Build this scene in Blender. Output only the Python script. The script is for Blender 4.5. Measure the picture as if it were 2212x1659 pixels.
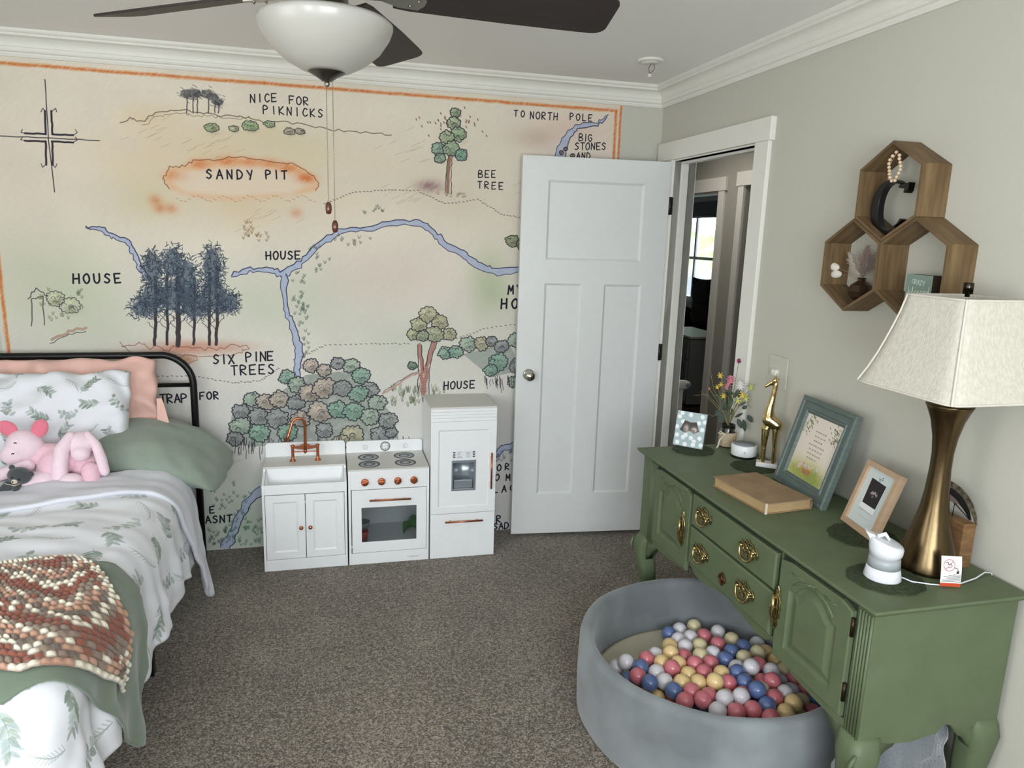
import bpy, bmesh, math, random
import numpy as np
from mathutils import Vector, Matrix, noise as mnoise

# ------------------------------------------------------------------ clear, camera, light, exposure
for o in list(bpy.data.objects):
    bpy.data.objects.remove(o)
SC = bpy.context.scene
COL = SC.collection
random.seed(7)
PI = math.pi

CAM_F, CAM_YAW, CAM_PITCH, CAM_ROLL = 1565.281, 0.25246, -0.20058, 0.03115
CAM_LOC = Vector((-1.7625, -3.7755, 1.6419))
cp, sp = math.cos(CAM_PITCH), math.sin(CAM_PITCH)
F_ = Vector((math.sin(CAM_YAW) * cp, math.cos(CAM_YAW) * cp, sp))
R0 = Vector((math.cos(CAM_YAW), -math.sin(CAM_YAW), 0))
U0 = R0.cross(F_)
R_ = R0 * math.cos(CAM_ROLL) + U0 * math.sin(CAM_ROLL)
U_ = U0 * math.cos(CAM_ROLL) - R0 * math.sin(CAM_ROLL)
cam = bpy.data.cameras.new('camera')
cam.sensor_width = 36.0
cam.lens = CAM_F / 2212.0 * 36.0
cam.clip_start = 0.02
cam_ob = bpy.data.objects.new('camera', cam)
cam_ob.matrix_world = Matrix(((R_.x, U_.x, -F_.x, CAM_LOC.x), (R_.y, U_.y, -F_.y, CAM_LOC.y), (R_.z, U_.z, -F_.z, CAM_LOC.z), (0, 0, 0, 1)))
COL.objects.link(cam_ob)
SC.camera = cam_ob

SC.view_settings.view_transform = 'Standard'
SC.view_settings.look = 'None'
SC.view_settings.gamma = 1
SC.view_settings.exposure = 0.0
SC.view_settings.use_curve_mapping = False

world = bpy.data.worlds.new('sky')
SC.world = world
world.use_nodes = True
world.node_tree.nodes['Background'].inputs[0].default_value = (0.80, 0.90, 1.0, 1)
world.node_tree.nodes['Background'].inputs[1].default_value = 6.0


def area(name, loc, target, sx, sy, power, color, spread=PI):
    l = bpy.data.lights.new(name, 'AREA')
    l.shape = 'RECTANGLE'; l.size = sx; l.size_y = sy; l.energy = power; l.color = color
    l.spread = spread
    o = bpy.data.objects.new(name, l)
    o.location = loc
    o.rotation_euler = (Vector(target) - Vector(loc)).to_track_quat('-Z', 'Y').to_euler()
    COL.objects.link(o)
    return o


# daylight through the two windows in the wall behind the camera and the one on the left
# (cool sky light comes in downwards, warm light bounced off the ground outside goes upwards)
COOL, WARM = (0.80, 0.90, 1.0), (1.0, 0.92, 0.80)
area('window_light', (-1.55, -4.78, 1.45), (-1.55, -1.2, 0.2), 1.5, 1.25, 46, COOL)
area('window_light', (-1.55, -4.76, 1.40), (-1.55, -1.5, 2.6), 1.5, 1.15, 20, WARM)
area('window_light', (-3.3, -4.78, 1.45), (-2.7, -1.2, 0.2), 0.9, 1.25, 24, COOL)
area('window_light', (-3.3, -4.76, 1.40), (-2.7, -1.5, 2.6), 0.9, 1.15, 11, WARM)
area('window_light', (-3.86, -2.9, 1.45), (0, -2.4, 0.3), 1.1, 1.2, 15, COOL)
area('window_light', (-3.84, -2.9, 1.40), (0, -2.4, 2.4), 1.1, 1.2, 9, WARM)
area('hall_fill', (0.62, 0.9, 2.38), (0.62, 0.9, 0), 0.5, 1.2, 7, (1.0, 0.95, 0.88))  # unseen fill added to brighten the hall, no fixture there


# ------------------------------------------------------------------ helpers
def lin(c):
    c = c / 255.0
    return c / 12.92 if c <= 0.04045 else ((c + 0.055) / 1.055) ** 2.4


def rgb(r, g, b):
    return (lin(r), lin(g), lin(b), 1)


def mat(name, color, rough=0.6, metal=0.0, var=0.0, vscale=20, bump=0.0, bscale=80, sheen=0, coat=0, trans=0, stretch=None,
        spec=0.5, sss=0, alpha=1, color2=None, detail=3, emit=None, estr=0):
    m = bpy.data.materials.new(name)
    m.use_nodes = True
    nt = m.node_tree
    b = nt.nodes['Principled BSDF']
    b.inputs['Base Color'].default_value = color
    b.inputs['Roughness'].default_value = rough
    b.inputs['Metallic'].default_value = metal
    b.inputs['Specular IOR Level'].default_value = spec
    b.inputs['Sheen Weight'].default_value = sheen
    b.inputs['Coat Weight'].default_value = coat
    b.inputs['Transmission Weight'].default_value = trans
    b.inputs['Alpha'].default_value = alpha
    if sss:
        b.inputs['Subsurface Weight'].default_value = sss
        b.inputs['Subsurface Scale'].default_value = 0.01
    if emit:
        b.inputs['Emission Color'].default_value = emit
        b.inputs['Emission Strength'].default_value = estr
    co = nt.nodes.new('ShaderNodeTexCoord')
    src = co.outputs['Object']
    if stretch:
        mp = nt.nodes.new('ShaderNodeMapping')
        mp.inputs['Scale'].default_value = stretch
        nt.links.new(src, mp.inputs['Vector'])
        src = mp.outputs['Vector']
    if var or color2:
        n = nt.nodes.new('ShaderNodeTexNoise')
        n.inputs['Scale'].default_value = vscale
        n.inputs['Detail'].default_value = detail
        nt.links.new(src, n.inputs['Vector'])
        mx = nt.nodes.new('ShaderNodeMix')
        mx.data_type = 'RGBA'
        c2 = color2 or tuple(min(1, v * (1 - var)) for v in color[:3]) + (1,)
        c1 = color if color2 else tuple(min(1, v * (1 + var)) for v in color[:3]) + (1,)
        mx.inputs[6].default_value = c1
        mx.inputs[7].default_value = c2
        rp = nt.nodes.new('ShaderNodeMapRange')
        rp.inputs[1].default_value = 0.35; rp.inputs[2].default_value = 0.65
        nt.links.new(n.outputs['Fac'], rp.inputs[0])
        nt.links.new(rp.outputs[0], mx.inputs[0])
        nt.links.new(mx.outputs[2], b.inputs['Base Color'])
    if bump:
        n2 = nt.nodes.new('ShaderNodeTexNoise')
        n2.inputs['Scale'].default_value = bscale
        n2.inputs['Detail'].default_value = 2
        nt.links.new(src, n2.inputs['Vector'])
        bp = nt.nodes.new('ShaderNodeBump')
        bp.inputs['Strength'].default_value = bump
        bp.inputs['Distance'].default_value = 0.005
        nt.links.new(n2.outputs['Fac'], bp.inputs['Height'])
        nt.links.new(bp.outputs['Normal'], b.inputs['Normal'])
    return m


class MB:
    """collects shapes in world coordinates into one mesh"""
    def __init__(s):
        s.v = []; s.f = []; s.sm = []

    def add(s, vs, fs, smooth=False):
        n = len(s.v)
        s.v += [tuple(v) for v in vs]
        s.f += [tuple(i + n for i in f) for f in fs]
        s.sm += [smooth] * len(fs)
        return s

    def box(s, x0, x1, y0, y1, z0, z1, M=None):
        x0, x1 = min(x0, x1), max(x0, x1); y0, y1 = min(y0, y1), max(y0, y1); z0, z1 = min(z0, z1), max(z0, z1)
        vs = [Vector((x, y, z)) for z in (z0, z1) for y in (y0, y1) for x in (x0, x1)]
        if M: vs = [M @ v for v in vs]
        return s.add(vs, [(0, 2, 3, 1), (4, 5, 7, 6), (0, 1, 5, 4), (2, 6, 7, 3), (0, 4, 6, 2), (1, 3, 7, 5)])

    def lathe(s, prof, c=(0, 0, 0), n=32, M=None, closed=False, smooth=True):
        vs = []
        for r, z in prof:
            for i in range(n):
                a = 2 * PI * i / n
                v = Vector((r * math.cos(a), r * math.sin(a), z))
                vs.append(v)
        if M: vs = [M @ v for v in vs]
        vs = [v + Vector(c) for v in vs]
        fs = []
        m = len(prof)
        for j in range(m if closed else m - 1):
            j2 = (j + 1) % m
            for i in range(n):
                fs.append((j * n + i, j * n + (i + 1) % n, j2 * n + (i + 1) % n, j2 * n + i))
        if not closed:
            if prof[0][0] > 1e-5: fs.append(tuple(reversed(range(n))))
            if prof[-1][0] > 1e-5: fs.append(tuple((m - 1) * n + i for i in range(n)))
        return s.add(vs, fs, smooth)

    def tube(s, pts, r, n=10, smooth=True, caps=True):
        pts = [Vector(p) for p in pts]
        rs = r if isinstance(r, (list, tuple)) else [r] * len(pts)
        vs = []; prev = None
        for i, p in enumerate(pts):
            t = (pts[min(i + 1, len(pts) - 1)] - pts[max(i - 1, 0)]).normalized()
            if prev is None:
                up = Vector((0, 0, 1)) if abs(t.z) < 0.9 else Vector((1, 0, 0))
                u = t.cross(up).normalized()
            else:
                u = (prev - t * prev.dot(t)).normalized()
            prev = u
            w = t.cross(u)
            for k in range(n):
                a = 2 * PI * k / n
                vs.append(p + (u * math.cos(a) + w * math.sin(a)) * rs[i])
        fs = []
        for j in range(len(pts) - 1):
            for i in range(n):
                fs.append((j * n + i, j * n + (i + 1) % n, (j + 1) * n + (i + 1) % n, (j + 1) * n + i))
        if caps:
            fs.append(tuple(reversed(range(n))))
            fs.append(tuple((len(pts) - 1) * n + i for i in range(n)))
        return s.add(vs, fs, smooth)

    def ball(s, c, r, n=12, M=None):
        if not isinstance(r, (list, tuple)): r = (r, r, r)
        vs = []; fs = []
        for j in range(n + 1):
            th = PI * j / n
            for i in range(2 * n):
                a = PI * i / n
                v = Vector((r[0] * math.sin(th) * math.cos(a), r[1] * math.sin(th) * math.sin(a), r[2] * math.cos(th)))
                if M: v = M @ v
                vs.append(v + Vector(c))
        m = 2 * n
        for j in range(n):
            for i in range(m):
                fs.append((j * m + i, (j + 1) * m + i, (j + 1) * m + (i + 1) % m, j * m + (i + 1) % m))
        return s.add(vs, fs, True)

    def prism(s, poly, a, b, f3, smooth=False):
        """poly: 2D points; f3(u,v,w) -> world; extruded w from a to b"""
        n = len(poly)
        vs = [f3(u, v, a) for u, v in poly] + [f3(u, v, b) for u, v in poly]
        fs = [tuple(reversed(range(n))), tuple(range(n, 2 * n))]
        fs += [(i, (i + 1) % n, n + (i + 1) % n, n + i) for i in range(n)]
        return s.add(vs, fs, smooth)

    def grid(s, fn, nu, nv, smooth=True, wrap=False):
        vs = [fn(i / nu, j / nv) for j in range(nv + 1) for i in range(nu + 1)]
        fs = [(j * (nu + 1) + i, j * (nu + 1) + i + 1, (j + 1) * (nu + 1) + i + 1, (j + 1) * (nu + 1) + i) for j in range(nv) for i in range(nu)]
        return s.add(vs, fs, smooth)

    def build(s, name, m=None, parent=None, bevel=0, seg=2, uv=None, weld=False, fixn=True, loc=None):
        me = bpy.data.meshes.new(name)
        if parent is not None:
            org = Vector(parent['_o'])
        elif loc is not None:
            org = Vector(loc)
        else:
            xs = [v[0] for v in s.v]; ys = [v[1] for v in s.v]; zs = [v[2] for v in s.v]
            org = Vector(((min(xs) + max(xs)) / 2, (min(ys) + max(ys)) / 2, min(zs)))
        me.from_pydata([tuple(Vector(v) - org) for v in s.v], [], s.f)
        me.polygons.foreach_set('use_smooth', s.sm)
        if uv:
            l = me.uv_layers.new(name='uv')
            idx = np.zeros(len(me.loops), dtype=np.int32); me.loops.foreach_get('vertex_index', idx)
            U = np.array([uv(v) for v in s.v], dtype=np.float32)
            l.data.foreach_set('uv', U[idx].ravel())
        if fixn or weld:
            bm = bmesh.new(); bm.from_mesh(me)
            if weld: bmesh.ops.remove_doubles(bm, verts=bm.verts, dist=1e-5)
            if fixn: bmesh.ops.recalc_face_normals(bm, faces=bm.faces)
            bm.to_mesh(me); bm.free()
        if m: me.materials.append(m)
        o = bpy.data.objects.new(name, me)
        COL.objects.link(o)
        o['_o'] = tuple(org)
        if parent is not None:
            o.parent = parent
            o['_o'] = tuple(parent['_o'])
        else:
            o.location = org
        if bevel:
            bv = o.modifiers.new('bevel', 'BEVEL'); bv.width = bevel; bv.segments = seg; bv.limit_method = 'ANGLE'; bv.angle_limit = 0.6
            bv.harden_normals = False
        return o


def thing(name, label, cat, loc, group=None):
    o = bpy.data.objects.new(name, None)
    o.empty_display_size = 0.05
    COL.objects.link(o)
    o.location = loc
    o['_o'] = tuple(loc)
    o['label'] = label; o['category'] = cat
    if group: o['group'] = group
    return o


def tag(o, label, cat, group=None):
    o['label'] = label; o['category'] = cat
    if group: o['group'] = group
    return o


def struct(o):
    o['kind'] = 'structure'
    return o


def bake(o):
    """apply the modifiers of o into its mesh"""
    dg = bpy.context.evaluated_depsgraph_get()
    me = bpy.data.meshes.new_from_object(o.evaluated_get(dg))
    o.modifiers.clear()
    o.data = me
    me.polygons.foreach_set('use_smooth', [True] * len(me.polygons))
    return o


def capsule(mb, p0, r0, p1, r1, k=6):
    p0 = Vector(p0); p1 = Vector(p1)
    mb.tube([p0.lerp(p1, i / k) for i in range(k + 1)], [r0 + (r1 - r0) * i / k for i in range(k + 1)], n=12)
    mb.ball(p0, r0 * 0.995, 8); mb.ball(p1, r1 * 0.995, 8)


def melt(mb, name, m, parent=None, voxel=0.006, smooth=4, fac=0.6):
    o = mb.build(name, m, parent, fixn=True)
    r = o.modifiers.new('remesh', 'REMESH'); r.mode = 'VOXEL'; r.voxel_size = voxel
    s_ = o.modifiers.new('smooth', 'SMOOTH'); s_.iterations = smooth; s_.factor = fac
    return bake(o)


def rot(axis, deg):
    return Matrix.Rotation(math.radians(deg), 3, axis)


# ------------------------------------------------------------------ a small painter for flat print
class Canvas:
    def __init__(s, w, h, ppm, base, seed=1):
        s.ppm = ppm; s.W = int(w * ppm); s.H = int(h * ppm)
        s.A = np.ones((s.H, s.W, 3), np.float32) * (np.array(base, np.float32) / 255)
        s.rng = np.random.default_rng(seed)
        s.N1 = s.field(0.12); s.N2 = s.field(0.02); s.P = s.pencil()

    def up(s, a, H, W):
        y = np.linspace(0, a.shape[0] - 1.001, H); x = np.linspace(0, a.shape[1] - 1.001, W)
        yi = y.astype(int); xi = x.astype(int); fy = (y - yi)[:, None].astype(np.float32); fx = (x - xi)[None].astype(np.float32)
        r0 = a[yi]; r1 = a[yi + 1]
        r = r0 * (1 - fy) + r1 * fy
        return r[:, xi] * (1 - fx) + r[:, xi + 1] * fx

    def field(s, cell):
        g = s.rng.random((int(s.H / s.ppm / cell) + 3, int(s.W / s.ppm / cell) + 3)).astype(np.float32)
        return s.up(g, s.H, s.W)

    def pencil(s):
        a = s.rng.random((s.H // 2 + 2, s.W // 2 + 2)).astype(np.float32)
        k = np.zeros_like(a)
        for i in range(7):
            k += np.roll(np.roll(a, i, 0), i * 1, 1)
        k = (k - k.mean()) / k.std() * 0.2 + 0.5
        return np.clip(s.up(k, s.H, s.W), 0, 1)

    def win(s, x0, y0, x1, y1):
        i0 = max(0, int(x0 * s.ppm)); i1 = min(s.W, int(x1 * s.ppm) + 2)
        j0 = max(0, int(y0 * s.ppm)); j1 = min(s.H, int(y1 * s.ppm) + 2)
        if i1 <= i0 or j1 <= j0: return None
        X = (np.arange(i0, i1) + 0.5)[None] / s.ppm; Y = (np.arange(j0, j1) + 0.5)[:, None] / s.ppm
        return (slice(j0, j1), slice(i0, i1)), X.astype(np.float32), Y.astype(np.float32)

    def mixin(s, sl, col, a):
        c = np.array(col, np.float32) / 255
        s.A[sl] = s.A[sl] * (1 - a[..., None]) + c * a[..., None]

    def stroke(s, pts, w, col, alpha=1.0, rough=0.0):
        pts = [(float(p[0]), float(p[1])) for p in pts]
        n = len(pts)
        ws = w if isinstance(w, (list, tuple)) else [w] * n
        step = 24
        for k in range(0, n - 1, step):
            seg = pts[k:k + step + 1]; sw = ws[k:k + step + 1]
            xs = [p[0] for p in seg]; ys = [p[1] for p in seg]; m = max(sw) + 2 / s.ppm
            W_ = s.win(min(xs) - m, min(ys) - m, max(xs) + m, max(ys) + m)
            if not W_: continue
            sl, X, Y = W_
            best = np.full((Y.shape[0], X.shape[1]), -9.0, np.float32)
            for (ax, ay), (bx, by), wa, wb in zip(seg[:-1], seg[1:], sw[:-1], sw[1:]):
                dx, dy = bx - ax, by - ay; L = dx * dx + dy * dy + 1e-12
                t = np.clip(((X - ax) * dx + (Y - ay) * dy) / L, 0, 1)
                d = np.hypot(X - ax - t * dx, Y - ay - t * dy)
                best = np.maximum(best, (wa + (wb - wa) * t) / 2 - d)
            a = np.clip(best * s.ppm + 0.5, 0, 1)
            if rough: a = a * np.clip(1.4 - rough * 2 * s.P[sl], 0, 1)
            s.mixin(sl, col, a * alpha)

    def poly(s, pts, col, alpha=1.0, pencil=0.0, vary=0.0, soft=0.0):
        pts = np.array(pts, np.float32)
        m = soft + 1 / s.ppm
        W_ = s.win(pts[:, 0].min() - m, pts[:, 1].min() - m, pts[:, 0].max() + m, pts[:, 1].max() + m)
        if not W_: return
        sl, X, Y = W_
        ins = np.zeros((Y.shape[0], X.shape[1]), bool)
        n = len(pts)
        for i in range(n):
            x0, y0 = pts[i]; x1, y1 = pts[(i + 1) % n]
            if y0 == y1: continue
            c = ((y0 <= Y) & (Y < y1)) | ((y1 <= Y) & (Y < y0))
            ins ^= c & (X < x0 + (Y - y0) * (x1 - x0) / (y1 - y0))
        a = ins.astype(np.float32)
        if soft:
            k = max(1, int(soft * s.ppm / 2))
            for _ in range(3):
                for ax in (0, 1):
                    cs = np.cumsum(np.pad(a, [(k + 1, k)] if ax == 0 else [(0, 0), (k + 1, k)], mode='constant') if ax else np.pad(a, [(k + 1, k), (0, 0)]), axis=ax)
                    if ax == 0: a = (cs[2 * k + 1:] - cs[:-2 * k - 1]) / (2 * k + 1)
                    else: a = (cs[:, 2 * k + 1:] - cs[:, :-2 * k - 1]) / (2 * k + 1)
        if pencil: a = a * np.clip(1 - pencil + pencil * 2 * s.P[sl], 0, 1)
        if vary: a = a * np.clip(1 - vary + vary * 2 * s.N2[sl], 0, 1)
        s.mixin(sl, col, np.clip(a * alpha, 0, 1))

    def blob(s, x, y, rx, ry, col, alpha, pencil=0.4):
        W_ = s.win(x - 2.2 * rx, y - 2.2 * ry, x + 2.2 * rx, y + 2.2 * ry)
        if not W_: return
        sl, X, Y = W_
        g = np.exp(-(((X - x) / rx) ** 2 + ((Y - y) / ry) ** 2) * 1.2)
        g = np.clip(g - 0.003, 0, 1)
        a = alpha * g * (0.45 + 1.1 * s.N1[sl]) * np.clip(1 - pencil + pencil * 2 * s.P[sl], 0, 1)
        s.mixin(sl, col, np.clip(a, 0, 1))

    def image(s, name):
        im = bpy.data.images.new(name, s.W, s.H)
        px = np.ones((s.H, s.W, 4), np.float32)
        px[..., :3] = np.clip(s.A, 0, 1)
        im.pixels.foreach_set(px.ravel())
        im.update(); im.pack()
        return im


FONT = {
 'A': [[(0, 0), (.5, 1), (1, 0)], [(.2, .38), (.82, .38)]], 'B': [[(0, 0), (0, 1), (.7, .92), (.75, .65), (0, .52), (.85, .4), (.8, .08), (0, 0)]],
 'C': [[(.95, .85), (.5, 1), (.1, .7), (.1, .3), (.5, 0), (.95, .15)]], 'D': [[(0, 0), (0, 1), (.6, .9), (.95, .5), (.6, .1), (0, 0)]],
 'E': [[(.9, 1), (0, 1), (0, 0), (.9, 0)], [(0, .5), (.7, .5)]], 'F': [[(.9, 1), (0, 1), (0, 0)], [(0, .52), (.7, .52)]],
 'G': [[(.9, .85), (.5, 1), (.1, .7), (.1, .3), (.5, 0), (.9, .2), (.9, .45), (.55, .45)]], 'H': [[(0, 0), (.03, 1)], [(.9, 0), (.93, 1)], [(0, .5), (.9, .52)]],
 'I': [[(.5, 0), (.5, 1)]], 'K': [[(0, 0), (0, 1)], [(.85, 1), (0, .42), (.9, 0)]], 'L': [[(0, 1), (0, 0), (.85, 0)]],
 'M': [[(0, 0), (.1, 1), (.5, .35), (.9, 1), (1, 0)]], 'N': [[(0, 0), (.05, 1), (.85, 0), (.9, 1)]],
 'O': [[(.5, 1), (.1, .8), (0, .45), (.2, .08), (.55, 0), (.9, .25), (.95, .65), (.7, .95), (.5, 1)]], 'P': [[(0, 0), (0, 1), (.75, .9), (.75, .6), (0, .45)]],
 'R': [[(0, 0), (0, 1), (.75, .9), (.72, .6), (0, .5), (.85, 0)]], 'S': [[(.85, .85), (.45, 1), (.1, .75), (.5, .52), (.85, .28), (.45, 0), (.05, .12)]],
 'T': [[(0, 1), (1, 1)], [(.5, 1), (.5, 0)]], 'U': [[(0, 1), (.05, .25), (.45, 0), (.85, .25), (.9, 1)]], 'W': [[(0, 1), (.2, 0), (.5, .7), (.75, 0), (1, 1)]],
 'X': [[(0, 0), (.9, 1)], [(0, 1), (.9, 0)]], 'Y': [[(0, 1), (.45, .5)], [(.9, 1), (.4, 0)]], 'Z': [[(0, 1), (.9, 1), (0, 0), (.9, 0)]],
 'a': [[(.8, .55), (.3, .6), (.1, .25), (.4, 0), (.8, .25)], [(.8, .6), (.85, 0)]], 'b': [[(.1, 1), (.1, 0), (.6, .02), (.85, .3), (.5, .6), (.1, .4)]],
 'd': [[(.85, 1), (.85, 0), (.4, 0), (.1, .3), (.4, .6), (.85, .45)]], 'e': [[(.1, .32), (.85, .35), (.6, .62), (.2, .55), (.1, .2), (.45, 0), (.85, .1)]],
 'l': [[(.4, 0), (.3, .5), (.5, 1), (.6, .8), (.45, .1)]], 'm': [[(0, 0), (.05, .6)], [(.05, .4), (.3, .6), (.45, .4), (.45, 0)], [(.45, .4), (.75, .6), (.9, .4), (.9, 0)]],
 's': [[(.8, .5), (.4, .62), (.2, .45), (.75, .2), (.5, 0), (.1, .08)]], 't': [[(.4, .95), (.4, .1), (.7, 0)], [(.1, .62), (.75, .62)]],
 'o': [[(.45, .6), (.1, .4), (.2, .05), (.6, 0), (.85, .3), (.65, .58), (.45, .6)]], 'n': [[(.1, 0), (.1, .6)], [(.1, .4), (.5, .62), (.8, .4), (.8, 0)]],
}


def write(cv, word, x0, y0, x1, y1, h, w, col=(28, 26, 40), asp=0.62, jit=0.03, alpha=1):
    """letters spread evenly from (x0,y0) to (x1,y1) (baseline centres of the first and last letter)"""
    n = len(word)
    rg = cv.rng
    for i, ch in enumerate(word):
        t = i / max(1, n - 1)
        cx = x0 + (x1 - x0) * t; cy = y0 + (y1 - y0) * t
        for st in FONT.get(ch, []):
            pts = []
            for a, b in st:
                pts.append((cx + (a - 0.5) * h * asp + rg.normal(0, jit) * h * 0.5, cy + (b - 0.5) * h + rg.normal(0, jit) * h * 0.5 + 0.04 * (a - .5) * h))
            if len(pts) > 3:   # round it off
                q = [pts[0]]
                for k in range(len(pts) - 1):
                    p0 = pts[max(0, k - 1)]; p1 = pts[k]; p2 = pts[k + 1]; p3 = pts[min(len(pts) - 1, k + 2)]
                    if ch in 'EFHKLMNTWXYZ':
                        q.append(p2); continue
                    for u in (0.33, 0.66, 1):
                        q.append(tuple(0.5 * (2 * p1[d] + (p2[d] - p0[d]) * u + (2 * p0[d] - 5 * p1[d] + 4 * p2[d] - p3[d]) * u * u + (3 * p1[d] - p0[d] - 3 * p2[d] + p3[d]) * u ** 3) for d in (0, 1)))
                pts = q
            cv.stroke(pts, w, col, alpha)


def image_mat(name, im, rough=0.7, bump=0.0, bscale=300, sheen=0, spec=0.3):
    m = mat(name, (1, 1, 1, 1), rough=rough, bump=bump, bscale=bscale, sheen=sheen, spec=spec)
    nt = m.node_tree
    t = nt.nodes.new('ShaderNodeTexImage'); t.image = im; t.extension = 'REPEAT'
    u = nt.nodes.new('ShaderNodeUVMap'); u.uv_map = 'uv'
    nt.links.new(u.outputs[0], t.inputs[0])
    nt.links.new(t.outputs[0], nt.nodes['Principled BSDF'].inputs['Base Color'])
    return m

# ------------------------------------------------------------------ materials
M_ceil = mat('ceiling_paint', rgb(240, 238, 235), 0.9, bump=0.25, bscale=160)
M_wall = mat('wall_paint', rgb(198, 196, 184), 0.85, bump=0.08, bscale=220)
M_trim = mat('white_trim', rgb(232, 230, 222), 0.45, var=0.01)
M_door = mat('door_white', rgb(222, 224, 222), 0.4, var=0.01, bump=0.05, bscale=120)
M_hall = mat('hall_paint', rgb(170, 168, 158), 0.85)
M_darkfloor = mat('hall_floor', rgb(74, 62, 52), 0.5, var=0.25, vscale=6, stretch=(1, 8, 1))
M_toy = mat('toy_white', rgb(243, 244, 245), 0.4, var=0.01)
M_toygrey = mat('toy_top', rgb(215, 214, 208), 0.45)
M_copper = mat('copper', rgb(190, 118, 86), 0.28, 0.9)
M_green = mat('green_chalk_paint', rgb(92, 105, 76), 0.55, var=0.06, vscale=14, bump=0.15, bscale=60)
M_greendark = mat('dark_green_print', rgb(66, 82, 54), 0.6, var=0.06, vscale=30)
M_shadowgap = mat('dark_gap', rgb(35, 42, 32), 0.9)
M_brass = mat('aged_brass', rgb(178, 160, 112), 0.25, 1.0, var=0.35, vscale=60)
M_gold = mat('polished_gold', rgb(214, 190, 140), 0.14, 1.0, bump=0.25, bscale=45)
M_lampbrass = mat('antique_brass', rgb(98, 83, 60), 0.27, 1.0, var=0.2, vscale=8, stretch=(6, 6, 0.6))
M_nickel = mat('brushed_nickel', rgb(150, 146, 138), 0.32, 1.0)
M_black = mat('black_metal', rgb(16, 17, 18), 0.35, 0.3)
M_steel = mat('silver_plastic', rgb(172, 180, 188), 0.25, 0.6)
M_wood = mat('shelf_wood', rgb(128, 104, 70), 0.65, color2=rgb(98, 76, 48), vscale=5, stretch=(9, 1, 1), bump=0.1, bscale=60)
M_woodh = mat('shelf_wood_sloped', rgb(122, 98, 66), 0.65, color2=rgb(96, 74, 48), vscale=6, stretch=(9, 1, 1), bump=0.1, bscale=60)
M_glassbowl = mat('frosted_glass', rgb(176, 173, 166), 0.35, sss=0.0, coat=0.2)
M_blade = mat('dark_walnut_blade', rgb(40, 31, 28), 0.55, var=0.2, vscale=5, stretch=(1, 8, 1))
M_dark = mat('dark_fabric', rgb(60, 60, 56), 0.9, var=0.25, vscale=18)


def tri_wave(x): return 2 * abs(x - math.floor(x + 0.5))


# carpet: twisted pile colour and relief
def carpet_mat():
    m = mat('carpet', rgb(128, 116, 102), 0.95, sheen=0.3, spec=0.1)
    nt = m.node_tree; b = nt.nodes['Principled BSDF']
    co = nt.nodes.new('ShaderNodeTexCoord')
    n1 = nt.nodes.new('ShaderNodeTexNoise'); n1.inputs['Scale'].default_value = 165; n1.inputs['Detail'].default_value = 4; n1.inputs['Roughness'].default_value = 0.8
    n2 = nt.nodes.new('ShaderNodeTexNoise'); n2.inputs['Scale'].default_value = 3.5; n2.inputs['Detail'].default_value = 4
    v = nt.nodes.new('ShaderNodeTexNoise'); v.inputs['Scale'].default_value = 60; v.inputs['Detail'].default_value = 5
    cr = nt.nodes.new('ShaderNodeValToRGB')
    e = cr.color_ramp.elements
    e[0].position = 0.40; e[0].color = rgb(64, 56, 48)
    e[1].position = 0.59; e[1].color = rgb(170, 158, 142)
    x = cr.color_ramp.elements.new(0.49); x.color = rgb(108, 98, 86)
    for n in (n1, n2, v): nt.links.new(co.outputs['Object'], n.inputs['Vector'])
    mx = nt.nodes.new('ShaderNodeMath'); mx.operation = 'MULTIPLY_ADD'; mx.inputs[1].default_value = 0.10; mx.inputs[2].default_value = -0.045
    nt.links.new(n2.outputs['Fac'], mx.inputs[0])
    m2 = nt.nodes.new('ShaderNodeMath'); m2.operation = 'MULTIPLY_ADD'; m2.inputs[1].default_value = 0.22; m2.inputs[2].default_value = -0.125
    nt.links.new(v.outputs['Fac'], m2.inputs[0])
    a0 = nt.nodes.new('ShaderNodeMath'); nt.links.new(m2.outputs[0], a0.inputs[0]); nt.links.new(mx.outputs[0], a0.inputs[1])
    ad = nt.nodes.new('ShaderNodeMath'); nt.links.new(n1.outputs['Fac'], ad.inputs[0]); nt.links.new(a0.outputs[0], ad.inputs[1])
    nt.links.new(ad.outputs[0], cr.inputs[0]); nt.links.new(cr.outputs[0], b.inputs['Base Color'])
    bp = nt.nodes.new('ShaderNodeBump'); bp.inputs['Strength'].default_value = 0.7; bp.inputs['Distance'].default_value = 0.003
    nt.links.new(ad.outputs[0], bp.inputs['Height']); nt.links.new(bp.outputs[0], b.inputs['Normal'])
    return m


M_carpet = carpet_mat()

# ------------------------------------------------------------------ room shell
H = 2.438
XL, YF = -3.95, -4.9          # left wall and the wall behind the camera
T = 0.12
struct(MB().box(XL - T, 0.02, YF - T, 0.12, -0.1, 0.0).build('floor', M_carpet))
struct(MB().box(XL - T, T, YF - T, T, H, H + 0.1).build('ceiling', M_ceil))
struct(MB().box(XL - T, T, 0.0, T, 0, H).build('wall_back', M_wall))
struct(MB().box(XL - T, XL, YF, 0, 0, H).build('wall_left', M_wall))
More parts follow.
